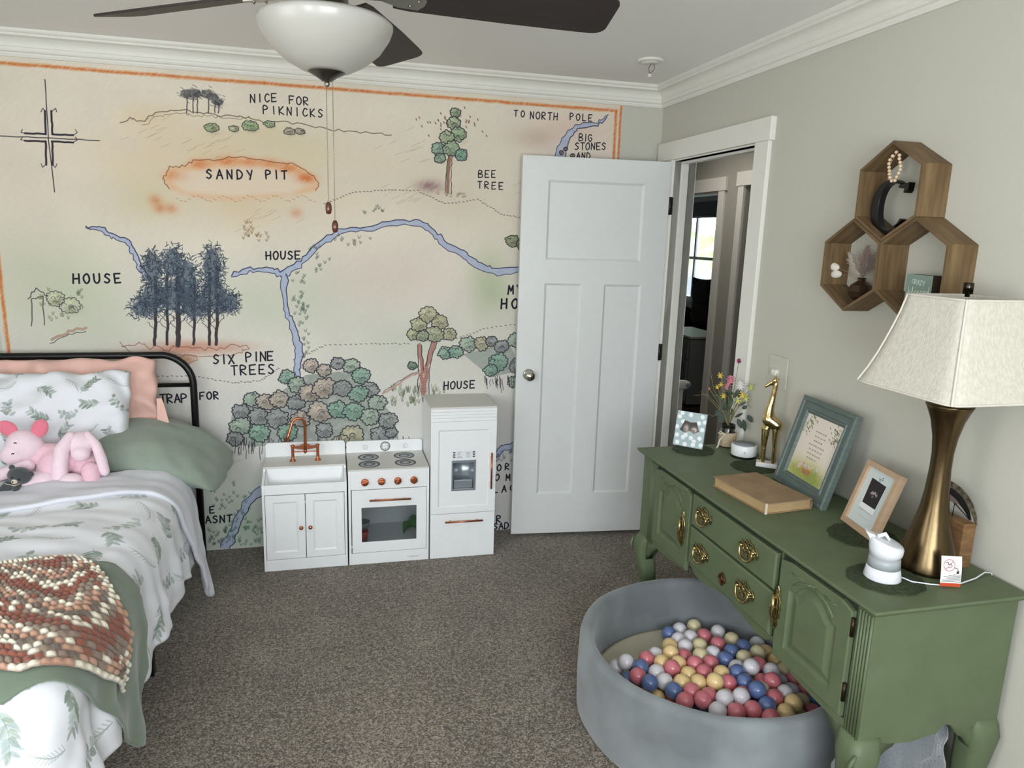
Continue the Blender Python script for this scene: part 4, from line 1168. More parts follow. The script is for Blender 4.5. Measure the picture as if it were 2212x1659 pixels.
pn = MB().box(-1.168, -1.047, KY - 0.0035, KY - 0.001, 0.533, 0.576).build('button_panel', mat('panel_white', rgb(236, 238, 240), 0.4), fd, bevel=0.001)
M_btn = mat('button_dark', rgb(50, 56, 64), 0.4)
for x in (-1.158, -1.057):
    for k in range(3): MB().box(x - 0.006, x + 0.006, KY - 0.0045, KY - 0.0035, 0.5405 + 0.0115 * k, 0.5465 + 0.0115 * k).build('button', M_btn, fd2)
rg = random.Random(2)
for x in (-1.131, -1.085):
    mb = MB()
    for k in range(5): mb.box(x - 0.012, x + 0.004 + 0.010 * rg.random(), KY - 0.0040, KY - 0.0035, 0.540 + 0.0065 * k, 0.5415 + 0.0065 * k)
    mb.build('panel_print', M_ink, fd)
fr2 = MB().box(X0, X1, KY - 0.005, KY + 0.004, 0.002, 0.241).build('freezer_drawer', M_toy, fr, bevel=0.0012)
bar_handle(fr2, (-1.203, KY - 0.005, 0.204), (-1.007, KY - 0.005, 0.203))
bar_handle(fd, (-0.967, KY - 0.005, 0.372), (-0.967, KY - 0.005, 0.563))

# ------------------------------------------------------------------ bed
BXE, BZ, BY0, BYE = -2.47, 0.60, -0.12, -2.01
bed = thing('metal_bed', 'black tubular metal bed with a rounded headboard against the mural', 'bed', (-2.9, -1.1, 0))
mb = MB()
pts = [(-2.394, -0.1, 0.01), (-2.394, -0.1, 0.90)]
for i in range(1, 10):
    a = i / 10 * PI / 2; pts.append((-2.394 - 0.145 + 0.145 * math.cos(a), -0.1, 0.90 + 0.145 * math.sin(a)))
lp = [(-5.8 - p[0], p[1], p[2]) for p in reversed(pts)]
pts += lp
mb.tube(pts, 0.0165, 16)
mb.build('headboard', M_black, bed)
MB().tube([(-2.40, -0.1, 0.898), (-3.40, -0.1, 0.898)], 0.010, 12).build('headboard_rail', M_black, bed)
for x in (-2.585, -2.9, -3.2): MB().tube([(x, -0.1, 0.35), (x, -0.1, 0.898)], 0.009, 12).build('headboard_spindle', M_black, bed)
for x in (-2.585,): MB().ball((x, -0.1, 0.80), 0.014, 8).build('spindle_collar', M_black, bed)
for x in (-2.43, -3.37):
    MB().box(x - 0.015, x + 0.015, -2.0, -0.1, 0.29, 0.33).build('side_rail', M_black, bed, bevel=0.003)
    for y in (-1.10, -1.98):
        MB().box(x - 0.017, x + 0.017, y - 0.017, y + 0.017, 0.0, 0.30).build('leg', M_black, bed, bevel=0.003)
for k in range(9): MB().box(-3.37, -2.43, -0.28 - 0.2 * k, -0.25 - 0.2 * k, 0.30, 0.325).build('slat', M_black, bed)
mt = MB().box(-3.38, -2.435, -2.0, -0.125, 0.332, 0.565)
tag(mt.build('mattress', mat('mattress_white', rgb(225, 225, 225), 0.9), bevel=0.03, seg=4), 'white mattress on the black metal bed under the leafy duvet', 'mattress')


# leafy cotton print
def leaf_canvas():
    cv = Canvas(0.9, 0.9, 760, (230, 231, 237), 9)
    rg = cv.rng
    sage = [(138, 154, 144), (162, 176, 168), (116, 132, 120), (182, 192, 188), (156, 168, 166), (134, 148, 130)]

    def leaf(x, y, an, L, wd, col, al):
        pts = []
        for k in range(17):
            t = k / 16 * 2 * PI
            px = L * (0.5 - 0.5 * math.cos(t)) ; py = wd * math.sin(t) * (0.75 + .25 * math.cos(t))
            pts.append((x + px * math.cos(an) - py * math.sin(an), y + px * math.sin(an) + py * math.cos(an)))
        cv.poly(pts, col, al, pencil=.08, vary=.25)
        cv.stroke([(x, y), (x + L * .8 * math.cos(an), y + L * .8 * math.sin(an))], .0012, tuple(int(c * .8) for c in col), .4)

    cells = [(i, j) for i in range(6) for j in range(6)]
    for n, (i, j) in enumerate(cells):
        x = (i + .5 + rg.uniform(-.25, .25)) * .15; y = (j + .5 + rg.uniform(-.25, .25)) * .15
        an = rg.uniform(0, 6.28); kind = n % 4; L = rg.uniform(.09, .13)
        c = sage[rg.integers(6)]; dx, dy = math.cos(an), math.sin(an)
        S = []
        for t in np.linspace(-.5, .5, 9): S.append((x + dx * L * t - dy * .01 * math.cos(t * 4), y + dy * L * t + dx * .01 * math.cos(t * 4)))
        def rep(f):
            for ox_ in (-.9, 0, .9):
                for oy_ in (-.9, 0, .9):
                    if -.1 < x + ox_ < 1.0 and -.1 < y + oy_ < 1.0: f(ox_, oy_)
        seeds = [(rg.uniform(-.2, .2), rg.uniform(.8, 1.1), sage[rg.integers(6)], rg.uniform(.55, .9)) for _ in range(20)]
        def f(ox_, oy_):
            cv.stroke([(a + ox_, b + oy_) for a, b in S], .0016, (110, 124, 112), .8)
            if kind in (0, 1):
                for k in range(1, 8):
                    a, b = S[k]; s1 = seeds[k]; s2 = seeds[k + 8]
                    leaf(a + ox_, b + oy_, an + .8 + s1[0], .040 * s1[1], .009, s1[2], s1[3])
                    leaf(a + ox_, b + oy_, an - .8 + s2[0], .038 * s2[1], .009, s2[2], s2[3])
            elif kind == 2:
                for k in range(0, 9, 1):
                    a, b = S[k]; s1 = seeds[k]; sd_ = 1 if k % 2 else -1
                    leaf(a + ox_, b + oy_, an + sd_ * 1.1 + s1[0], .032 * s1[1], .014, s1[2], s1[3] * .9)
            else:
                for k in range(0, 9):
                    a, b = S[k]
                    for sg in (-1, 1):
                        q = an + sg * .6
                        cv.stroke([(a + ox_, b + oy_), (a + ox_ + .022 * math.cos(q), b + oy_ + .022 * math.sin(q))], .0022, (160, 170, 164), .7)
        rep(f)
    return cv.image('eucalyptus_print')


leaf_im = leaf_canvas()
M_leafprint = image_mat('leafy_cotton', leaf_im, 0.85, bump=0.05, bscale=250, sheen=0.15)
M_sheet = mat('white_sheet', rgb(218, 219, 228), 0.9, bump=0.08, bscale=120, sheen=0.15)
M_sage = mat('sage_cotton', rgb(138, 150, 137), 0.88, var=0.04, bump=0.08, bscale=200, sheen=0.2)
M_sagew = mat('sage_throw', rgb(108, 122, 104), 0.95, var=0.08, vscale=10, bump=0.2, bscale=300, sheen=0.4)
M_peach = mat('peach_cotton', rgb(232, 188, 176), 0.9, var=0.05, vscale=6, bump=0.08, bscale=200, sheen=0.2)


def wr(x, y, s=1.0, seed=0): return mnoise.noise((x * s + seed, y * s, seed * 1.7))


def drape(s, v, lift=0.0, pleat=1.0, flare=0.07):
    """unrolled bed coordinates (s = x across, v = y along) -> world; hangs over the right side and the foot"""
    a = max(0.0, s - BXE); b = max(0.0, BYE - v)
    d = math.hypot(a, b)
    x = min(s, BXE); y = max(v, BYE)
    topz = BZ + 0.012 * wr(x, y, 3, 1) + 0.010 * wr(x * 1.0, y * 2.2, 7, 2) + 0.012 * math.sin((y * 1.0 + x * .5) * 9 + 4 * wr(x, y, 2, 3)) * 0.35
    edge = min(1, max(0, (BXE - x) / 0.12)) ; fe = min(1, max(0, (y - BYE) / 0.15))
    topz += 0.018 * edge * fe - 0.01
    if d <= 0:
        return Vector((x, y, topz + lift))
    ex, ey = a / d, b / d
    r = 0.10
    if d < r * PI / 2: f_ = r * math.sin(d / r); g = r * (1 - math.cos(d / r)); nz = math.cos(d / r)
    else: f_ = r + (d - r * PI / 2) * flare; g = r + (d - r * PI / 2) * 0.99; nz = 0
    t = v if b <= 0 else (BYE - math.atan2(b, a) * 0.18 - (s - BXE if a <= 0 else 0))
    if a <= 0: t = BYE - 0.28 - (BXE - s)
    k = min(1, d / 0.3)
    pl = pleat * k * (0.009 * math.sin(t * 30 + 5 * wr(t, 0, 2.2, 5)) + 0.004 * math.sin(t * 57 + 6 * wr(t, d, 3, 6)) + 0.030 * wr(t, d * .5, 5, 8) + 0.012 * wr(t, d, 13, 4))
    f_ += pl + lift * (1 - nz)
    return Vector((x + ex * f_, y - ey * f_, topz - g + lift * nz))


def cloth(name, m, s_fn, v_fn, nu, nv, lift, pleat=1.0, th=0.006, uvs=0.9, flare=0.07, zmin=0.012):
    mb = MB(); uvl = []
    def fn(u, v):
        s = s_fn(u, v); y = v_fn(u, v)
        p = drape(s, y, lift, pleat, flare)
        if p.z < zmin: p.z = zmin + 0.004 * abs(wr(s, y, 20, 4))
        uvl.append((s / uvs, y / uvs))
        return p
    mb.grid(fn, nu, nv)
    it = iter(range(len(mb.v)))
    o = mb.build(name, m, uv=lambda v: uvl[next(it)], fixn=True)
    so = o.modifiers.new('thick', 'SOLIDIFY'); so.thickness = th; so.offset = -1
    return o


# duvet: top, right side and foot drop in one sheet
HEM = 0.405


def dv_s(u, v): return -3.38 + (BXE + HEM + 0.012 * math.sin(v * 17 + 2 * math.sin(v * 9)) - (-3.38)) * u


def dv_v(u, v):
    lo = BYE - 0.50; return -0.62 + (lo + 0.62) * v


def corner_round(u, v):
    s = dv_s(u, v); y = dv_v(u, v)
    a = max(0, s - BXE); b = max(0, BYE - y)
    d = math.hypot(a, b)
    if a > 0 and b > 0 and d > HEM:
        s = BXE + a * HEM / d * (1 + 0.0 * d); y = BYE - b * HEM / d
    return s, y


duv = cloth('duvet', M_leafprint, lambda u, v: corner_round(u, v)[0], lambda u, v: corner_round(u, v)[1], 150, 190, 0.014)
tag(duv, 'white duvet printed with green eucalyptus sprigs draped over the side of the bed', 'duvet')
# folded-back white sheet
def sh_v(u, v):
    s = sh_s(u, v)
    t = max(0, (s - (BXE + .05)) / 0.57)
    top = -0.50 + 0.36 * (min(s, BXE) + 2.42) - 0.04 * t
    w_ = 0.29 * max(0.0, 1 - t) ** 0.8 + 0.02
    return top - w_ * v
def sh_s(u, v): return -3.36 + (BXE + 0.62 + 3.36) * u
she = cloth('folded_sheet', M_sheet, sh_s, sh_v, 120, 26, 0.030, pleat=0.7, th=0.016, flare=0.17, zmin=0.03)
tag(she, 'plain white top sheet folded back over the duvet, its corner hanging to the floor', 'sheet')
# sage throw laid across, its corner hanging down the side
def plin(t, K):
    for (t0, a0, b0), (t1, a1, b1) in zip(K[:-1], K[1:]):
        if t <= t1:
            q = (t - t0) / (t1 - t0); return a0 + (a1 - a0) * q, b0 + (b1 - b0) * q
    return K[-1][1], K[-1][2]
TWR = [(0, BXE + 0.05, -1.435), (0.30, BXE + 0.50, -1.60), (0.36, BXE + 0.525, -1.66), (0.42, BXE + 0.50, -1.71), (1.0, BXE - 0.02, -2.09)]
def tw_s(u, v): return -3.36 + (plin(v, TWR)[0] + 3.36) * u
def tw_v(u, v): return (-1.50 - 0.60 * v) * (1 - u) + plin(v, TWR)[1] * u
thr = cloth('throw_blanket', M_sagew, tw_s, tw_v, 110, 60, 0.027, pleat=0.8, th=0.008)
tag(thr, 'sage green throw blanket laid across the bed under the crochet blanket', 'blanket')
# crochet blanket: rows of puff stitches in real relief
NU, NV, RS = 46, 26, 5
def cr_s(u, v): return -3.10 + (BXE - 0.065 + 0.335 * v + 0.015 * math.sin(v * 9) + 3.10) * u
def cr_v(u, v):
    s = cr_s(u, 1.0); k = max(0.0, (s - (BXE + 0.0)) / 0.31)
    return (-1.525 + 0.10 * u) * (1 - v) + (-2.03 + 0.27 * k + 0.012 * math.sin(u * 14)) * v
mb = MB(); cols = []
palette = {'w': rgb(232, 224, 204), 'r': rgb(140, 78, 60), 't': rgb(136, 118, 104), 'p': rgb(190, 146, 122), 'g': rgb(110, 98, 88)}
rgc = random.Random(5)
stc = {}
for j in range(NV):
    for i in range(NU):
        ph = (j + 11 * abs(((i / 13.0) % 2) - 1)) % 9
        c = 'w' if ph < 2 else 'r' if ph < 4.3 else 't' if ph < 5.6 else 'w' if ph < 6.6 else 'p' if ph < 8 else 'g'
        if (i + j) % 2 and c == 'w': c = rgc.choice('wwtr')
        if j in (0, NV - 1) or i == NU - 1: c = rgc.choice('wwp')
        stc[i, j] = palette[c]
def crf(u, v):
    i = u * NU; j = v * NV
    jj = j; ii = i + (0.5 if int(min(j, NV - 1e-6)) % 2 else 0)
    fu = ii - math.floor(ii); fv = jj - math.floor(jj)
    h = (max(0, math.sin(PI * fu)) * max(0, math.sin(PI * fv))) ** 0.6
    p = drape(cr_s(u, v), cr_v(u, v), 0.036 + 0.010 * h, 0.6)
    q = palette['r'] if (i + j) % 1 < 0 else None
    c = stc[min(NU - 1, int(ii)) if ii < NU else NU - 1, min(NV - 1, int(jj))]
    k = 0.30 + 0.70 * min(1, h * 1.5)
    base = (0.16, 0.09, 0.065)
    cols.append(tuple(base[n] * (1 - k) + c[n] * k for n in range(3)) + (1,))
    return p
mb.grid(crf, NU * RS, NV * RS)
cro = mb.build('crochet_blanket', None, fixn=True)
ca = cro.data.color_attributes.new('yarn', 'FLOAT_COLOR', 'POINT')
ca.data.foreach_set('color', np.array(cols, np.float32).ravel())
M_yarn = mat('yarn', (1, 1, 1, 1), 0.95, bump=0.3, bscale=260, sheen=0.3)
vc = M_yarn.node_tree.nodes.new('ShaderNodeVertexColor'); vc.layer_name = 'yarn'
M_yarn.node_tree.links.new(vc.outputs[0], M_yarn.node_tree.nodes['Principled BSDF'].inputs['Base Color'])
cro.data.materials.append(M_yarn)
so = cro.modifiers.new('thick', 'SOLIDIFY'); so.thickness = 0.006; so.offset = -1
tag(cro, 'crochet blanket of cream, rust and taupe puff stitches across the bed', 'blanket')

# pillows
def bendr(q):
    k = max(0, q.x - 0.02)
    return Vector((q.x, q.y, q.z - 1.15 * k * k))
o = pillow('sage_pillow', (-2.575, -0.335, 0.665), 0.74, 0.46, 0.20, (rot('Z', -6) @ rot('Y', 2) @ rot('X', 8)).to_4x4(), M_sage, wr=0.010, bend=bendr, seed=3, rnd=0.10, nu=60, nv=40)
tag(o, 'sage green pillow lying flat and drooping over the right edge of the bed', 'pillow')
o = pillow('peach_pillow', (-2.905, -0.185, 0.822), 0.74, 0.44, 0.11, (rot('X', 80)).to_4x4(), M_peach, wr=0.022, seed=5, rnd=0.03, pinch=0.02, nu=60, nv=40, ex=4)
tag(o, 'peach pink pillow standing at the back against the headboard', 'pillow')
o = pillow('leafy_pillow', (-2.965, -0.36, 0.80), 0.70, 0.44, 0.17, (rot('Z', 3) @ rot('X', 66)).to_4x4(), M_leafprint, wr=0.020, seed=8, rnd=0.02, pinch=0.06, uvs=0.62, nu=60, nv=40, ex=3)
tag(o, 'white pillow printed with green sprigs propped in front of the peach pillow', 'pillow')
# the loose hem flap of the peach case
mb = MB().grid(lambda u, v: (-2.535 + 0.02 * u * (1 - v) + 0.075 * v * u, -0.22 - 0.05 * v + 0.01 * math.sin(6 * v + u), 0.86 - 0.16 * v - 0.03 * (1 - u) * v), 10, 14)
o_p = bpy.data.objects['peach_pillow']
fl_ = mb.build('case_flap', M_peach, None, loc=tuple(o_p.location)); fl_.location = (0, 0, 0); fl_.parent = o_p; so = fl_.modifiers.new('thick', 'SOLIDIFY'); so.thickness = 0.006
# plush toys
M_pinkpl = mat('pink_plush', rgb(240, 214, 224), 0.95, var=0.03, vscale=30, bump=0.5, bscale=300, sheen=0.3)
M_pinkbody = mat('pink_plush_body', rgb(238, 194, 208), 0.95, var=0.03, vscale=30, bump=0.5, bscale=300, sheen=0.3)
M_hotpink = mat('hot_pink_ear', rgb(226, 120, 140), 0.95, bump=0.5, bscale=260, sheen=0.5)
PY = -0.60
pg = thing('plush_pig', 'pale pink plush animal with hot pink ears lying against the leafy pillow', 'soft toy', (-2.93, PY, 0.62))
mb = MB()
mb.ball((-2.945, PY, 0.765), (0.070, 0.058, 0.062), 14, rot('Y', 35)); mb.ball((-2.985, PY - 0.02, 0.735), (0.045, 0.042, 0.040), 10)
melt(mb, 'head', M_pinkpl, pg, 0.006)
mb = MB()
capsule(mb, (-2.90, PY + .01, 0.72), 0.050, (-2.80, PY + 0.01, 0.70), 0.062)
capsule(mb, (-2.84, PY - 0.02, 0.69), 0.060, (-2.86, PY - 0.04, 0.645), 0.05)
melt(mb, 'body', M_pinkbody, pg, 0.006)
mb = MB()
capsule(mb, (-2.93, PY - 0.04, 0.69), 0.028, (-3.03, PY - 0.05, 0.66), 0.024); melt(mb, 'arm', M_pinkpl, pg, 0.006)
mb = MB(); capsule(mb, (-2.86, PY - 0.08, 0.640), 0.038, (-2.91, PY - 0.10, 0.645), 0.040); melt(mb, 'foot', M_pinkpl, pg, 0.006)
for x, z, a, yy_ in ((-3.00, 0.835, -50, 0.0), (-2.888, 0.832, 25, 0.0)):
    e = MB().ball((x, PY, z), (0.030, 0.012, 0.040), 12, rot('Y', a)); e.build('ear', M_hotpink, pg)
for x, z in ((-2.958, 0.790), (-2.966, 0.750)):
    MB().tube([(x - 0.004, PY - 0.064 + (0.006 if z > .77 else -.004), z), (x, PY - 0.066 + (0.006 if z > .77 else -.004), z + 0.003), (x + 0.005, PY - 0.064 + (0.006 if z > .77 else -.004), z)], 0.002, 6).build('stitched_eye', M_black, pg)
bn = thing('plush_bunny', 'pale pink plush animal with long floppy ears hanging over its face', 'soft toy', (-2.74, PY, 0.62))
mb = MB()
mb.ball((-2.745, PY, 0.765), (0.058, 0.052, 0.050), 14); mb.ball((-2.737, PY - 0.04, 0.735), (0.036, 0.034, 0.034), 12)
melt(mb, 'head', M_pinkpl, bn, 0.006)
mb = MB(); mb.ball((-2.735, PY + 0.01, 0.665), (0.058, 0.055, 0.060), 14)
melt(mb, 'body', M_pinkbody, bn, 0.006)
for p in ([(-2.775, PY - 0.02, 0.800), (-2.800, PY - 0.05, 0.755), (-2.808, PY - 0.065, 0.70), (-2.810, PY - 0.07, 0.645)], [(-2.715, PY - 0.01, 0.805), (-2.682, PY - 0.03, 0.765), (-2.665, PY - 0.04, 0.71), (-2.655, PY - 0.045, 0.655)]):
    mb = MB(); big_ = p[0][0] < -2.75
    for q0, q1, r0_, r1_ in zip(p[:-1], p[1:], (0.022, 0.028, 0.032), (0.028, 0.032, 0.030)):
        k_ = 1.0 if big_ else 0.68
        capsule(mb, q0, r0_ * k_, q1, r1_ * k_)
    melt(mb, 'ear', M_pinkpl, bn, 0.006)
mb = MB(); capsule(mb, (-2.705, PY - 0.05, 0.665), 0.035, (-2.70, PY - 0.065, 0.635), 0.036); melt(mb, 'arm', M_pinkbody, bn, 0.006)
mb = MB(); mb.ball((-2.765, PY - 0.09, 0.640), (0.045, 0.035, 0.028), 12); melt(mb, 'foot', M_pinkpl, bn, 0.006)
# small dark bear
M_bear = mat('charcoal_plush', rgb(66, 70, 72), 0.95, bump=0.5, bscale=300, sheen=0.4)
BYy = -0.735
br_ = thing('plush_bear', 'small charcoal grey plush bear with a pale muzzle in front of the pink toys', 'soft toy', (-2.94, BYy, 0.61))
mb = MB(); mb.ball((-2.925, BYy, 0.682), (0.042, 0.036, 0.033), 14, rot('Y', 18)); melt(mb, 'head', M_bear, br_, 0.004)
mb = MB(); capsule(mb, (-2.945, BYy, 0.650), 0.026, (-2.965, BYy, 0.615), 0.034); melt(mb, 'body', M_bear, br_, 0.004)
for p, q in (((-2.965, BYy - 0.01, 0.655), (-2.99, BYy - 0.02, 0.625)), ((-2.935, BYy - .015, 0.65), (-2.93, BYy - 0.03, 0.63)), ((-2.98, BYy - 0.02, 0.605), (-3.00, BYy - 0.04, 0.60)), ((-2.95, BYy - 0.02, 0.605), (-2.945, BYy - 0.045, 0.605))):
    mb = MB(); capsule(mb, p, 0.013, q, 0.014); melt(mb, 'limb', M_bear, br_, 0.004)
for x, z in ((-2.948, 0.716), (-2.886, 0.686)): MB().ball((x, BYy, z), (0.011, 0.007, 0.011), 8).build('ear', M_bear, br_)
MB().ball((-2.932, BYy - 0.032, 0.669), (0.011, 0.010, 0.010), 8).build('muzzle', mat('cream_felt', rgb(214, 200, 180), 0.9), br_)
for c_ in ((-2.938, BYy - 0.032, 0.686), (-2.915, BYy - 0.034, 0.677)): MB().ball(c_, 0.0042, 6).build('eye', mat('glossy_black', rgb(8, 8, 8), 0.1) if c_[0] < -2.93 else bpy.data.materials['glossy_black'], br_)
MB().ball((-2.934, BYy - 0.042, 0.671), 0.003, 6).build('nose', bpy.data.materials['glossy_black'], br_)
MB().tube([(-2.965, BYy - 0.035, 0.664), (-2.945, BYy - 0.04, 0.660), (-2.93, BYy - 0.04, 0.655), (-2.915, BYy - 0.035, 0.660)], 0.0015, 5).build('ribbon', bpy.data.materials['cream_felt'], br_)

# ------------------------------------------------------------------ green dresser
DXF, DXB, DYA, DYB = -0.465, -0.022, -1.045, -2.412     # body front, back, far end, near end
DZ0, DZ1, DT = 0.388, 0.752, 0.775
dr = thing('green_dresser', 'long sage green painted sideboard with brass pulls and cabriole legs along the right wall', 'dresser', (-0.25, -1.72, 0))
fx = lambda u, v, w_: Vector((DXF - w_, u, v))       # u = y, v = z, w = outwards
# top with moulded edge
mb = MB()
lv = [(0.752, 0.006), (0.756, 0.012), (0.764, 0.022), (0.770, 0.026), (0.775, 0.024)]
vs = []
for z, e in lv:
    vs += [(DXF - e, DYA + e, z), (DXF - e, DYB - e, z), (DXB + 0.01, DYB - e, z), (DXB + 0.01, DYA + e, z)]
fs = [(0, 1, 2, 3), tuple(reversed([16, 17, 18, 19]))]
for j in range(4):
    for i in range(4): fs.append((j * 4 + i, j * 4 + (i + 1) % 4, j * 4 + 4 + (i + 1) % 4, j * 4 + 4 + i))
mb.add(vs, fs); mb.build('top', M_green, dr, bevel=0.002)
# carcass: ends, back, face frame with scalloped skirt
mb = MB()
ye = [(DXF, 0.388), (DXF, DZ1), (DXB, DZ1), (DXB, 0.388), (-0.12, 0.388), (-0.15, 0.392), (-0.19, 0.408), (-0.205, 0.402), (-0.22, 0.385), (-0.30, 0.372), (-0.37, 0.378), (-0.40, 0.388)]
for y0, y1 in ((DYB, DYB + 0.016), (DYA - 0.016, DYA)):
    mb.prism(ye, y0, y1, lambda u, v, w_: Vector((u, w_, v)))
sk_ = [(DYA - .016, DZ1), (DYA - .016, 0.392), (-1.17, 0.396), (-1.30, 0.400), (-1.40, 0.408), (-1.455, 0.428), (-1.485, 0.452), (-1.505, 0.455), (-1.53, 0.438), (-1.58, 0.432), (-1.66, 0.446), (-1.76, 0.462), (-1.86, 0.446), (-1.94, 0.432), (-1.99, 0.438), (-2.015, 0.455), (-2.04, 0.452), (-2.075, 0.428), (-2.13, 0.408), (-2.24, 0.400), (-2.36, 0.394), (DYB + .016, 0.392), (DYB + .016, DZ1)]
mb.prism(sk_, -0.016, -0.0005, fx)
mb.box(DXB - 0.008, DXB, DYB + .016, DYA - .016, 0.40, DZ1)
mb.box(DXF + 0.016, DXB - .008, DYB + .016, DYA - .016, 0.47, 0.482)
mb.build('carcass', M_green, dr, bevel=0.0015)
# dark reveal behind the fronts
mb = MB()
for a, b, c, d in ((-1.185, -1.493, 0.425, 0.748), (-1.499, -2.026, 0.472, 0.748), (-2.040, -2.352, 0.425, 0.748)):
    mb.box(DXF - 0.0012, DXF, b, a, c, d)
mb.build('reveal', M_shadowgap, dr)
# fluted corner pilasters
for y0, y1 in ((DYB + 0.002, -2.358), (-1.178, DYA - 0.004)):
    n = 5; wd = (abs(y1 - y0)) / n if y0 < -2 else 0.011
    base = min(y0, y1) if y0 < -2 else -1.178
    for k in range(n):
        a = base + k * wd
        MB().tube([(DXF - 0.0005, a + wd / 2, 0.40), (DXF - 0.0005, a + wd / 2, 0.745)], wd * 0.40, 8).build('flute', M_green, dr)


def arch(y0, y1, z0, z1, n=14):
    """cathedral-topped outline, counter-clockwise, y decreasing = towards the camera"""
    c = (y0 + y1) / 2; hw = (y1 - y0) / 2
    pts = [(y0, z0), (y1, z0), (y1, z1 - 0.050)]
    for i in range(n + 1):
        t = 1 - 2 * i / n
        sh = 0.050 * (1 - min(1, abs(t) / 0.78) ** 2.2) if abs(t) < 0.78 else 0
        pts.append((c + hw * t * 0.985, z1 - 0.050 + sh))
    pts.append((y0, z1 - 0.050))
    return pts


def shrink(pts, k):
    cy = sum(p[0] for p in pts) / len(pts); ys = [p[0] for p in pts]; zs = [p[1] for p in pts]
    cy = (max(ys) + min(ys)) / 2; cz = (max(zs) + min(zs)) / 2; hy = (max(ys) - min(ys)) / 2; hz = (max(zs) - min(zs)) / 2
    return [(cy + (p[0] - cy) * (hy - k) / hy, cz + (p[1] - cz) * (hz - k) / hz) for p in pts]


def loft(mb, rings, f3, cap=True):
    n = len(rings[0][0]); vs = []
    for pts, w_ in rings: vs += [f3(u, v, w_) for u, v in pts]
    fs = []
    for j in range(len(rings) - 1):
        for i in range(n): fs.append((j * n + i, j * n + (i + 1) % n, (j + 1) * n + (i + 1) % n, (j + 1) * n + i))
    if cap: fs.append(tuple((len(rings) - 1) * n + i for i in range(n)))
    return mb.add(vs, fs)


def outer_match(pts, y0, y1, z0, z1):
    """project every point of pts outwards onto the rectangle"""
    cy, cz = (y0 + y1) / 2, (z0 + z1) / 2; hy, hz = (y1 - y0) / 2, (z1 - z0) / 2
    ys = [p[0] for p in pts]; zs = [p[1] for p in pts]
    iy = (max(ys) - min(ys)) / 2; iz = (max(zs) - min(zs)) / 2; izc = (max(zs) + min(zs)) / 2
    out = []
    for p in pts:
        a = (p[0] - cy) / iy; b = (p[1] - izc) / iz
        m = max(abs(a), abs(b))
        out.append((cy + a / m * hy, cz + b / m * hz))
    return out


def filigree(mb, f3, cy, cz, s=1.0, kind='bail'):
    """pierced rococo backplate drawn with thin brass ribs, and its bail"""
    r = 0.0021 * s
    if kind == 'bail':
        lo = [(-.040, .004), (-.034, .016), (-.022, .012), (-.016, .022), (-.006, .020), (0, .028), (.006, .020), (.016, .022), (.022, .012), (.034, .016), (.040, .004), (.036, -.006), (.024, -.004), (.018, -.016), (.008, -.012), (0, -.020), (-.008, -.012), (-.018, -.016), (-.024, -.004), (-.036, -.006), (-.040, .004)]
        mb.tube([f3(cy + u * s, cz + v * s, 0.003) for u, v in lo], r, 6, caps=False)
        mb.tube([f3(cy + u * .55 * s, cz + v * .6 * s, 0.004) for u, v in lo], r, 6, caps=False)
        for a in (-1, 1):
            mb.tube([f3(cy + a * .030 * s, cz + .006 * s, 0.003), f3(cy + a * .014 * s, cz + .014 * s, 0.005), f3(cy, cz + .004 * s, 0.004), f3(cy + a * .016 * s, cz - .008 * s, 0.005), f3(cy + a * .028 * s, cz + .0 * s, 0.003)], r, 6)
            mb.tube([f3(cy + a * .026 * s, cz + .006 * s, 0.0), f3(cy + a * .026 * s, cz + .006 * s, 0.014)], 0.0035 * s, 8)
        bl = []
        for i in range(13):
            t = i / 12 * PI
            bl.append(f3(cy + .027 * s * math.cos(t) * (1 + .15 * math.sin(t) ** 2), cz + .006 * s - .030 * s * math.sin(t) ** .8, 0.013 + 0.004 * math.sin(t)))
        mb.tube(bl, [0.0020 * s + 0.0016 * s * math.sin(i / 12 * PI) for i in range(13)], 8)
    elif kind == 'vertical':
        lo = [(0, .052), (.006, .040), (.003, .030), (.012, .020), (.009, .008), (.014, 0), (.009, -.008), (.012, -.020), (.003, -.030), (.006, -.042), (0, -.054), (-.006, -.042), (-.003, -.030), (-.012, -.020), (-.009, -.008), (-.014, 0), (-.009, .008), (-.012, .020), (-.003, .030), (-.006, .040), (0, .052)]
        mb.tube([f3(cy + u * s, cz + v * s, 0.003) for u, v in lo], r, 6, caps=False)
        mb.tube([f3(cy + u * s * .4, cz + v * s * .85, 0.005) for u, v in lo], r, 6, caps=False)
        pts = [f3(cy + 0.010 * s, cz + .030 * s, 0.004), f3(cy + .003 * s, cz + .018 * s, 0.014), f3(cy - .004 * s, cz + .004 * s, 0.018), f3(cy + .003 * s, cz - .012 * s, 0.016), f3(cy, cz - .034 * s, 0.012), f3(cy - .002 * s, cz - .046 * s, 0.006)]
        mb.tube(pts, [.003 * s, .0042 * s, .005 * s, .0048 * s, .004 * s, .0025 * s], 8)
        mb.ball(f3(cy + .002 * s, cz, 0.014), 0.008 * s, 8)
    else:
        lo = [(-.014, 0), (-.008, .008), (0, .014), (.008, .008), (.014, 0), (.007, -.006), (0, -.014), (-.007, -.006), (-.014, 0)]
        mb.tube([f3(cy + u * s, cz + v * s, 0.002) for u, v in lo], r * 1.3, 6, caps=False)
        mb.tube([f3(cy, cz + .011, 0.002), f3(cy, cz - .011, 0.002)], r * 1.4, 6)
        mb.tube([f3(cy - .011, cz, 0.002), f3(cy + .011, cz, 0.002)], r * 1.4, 6)


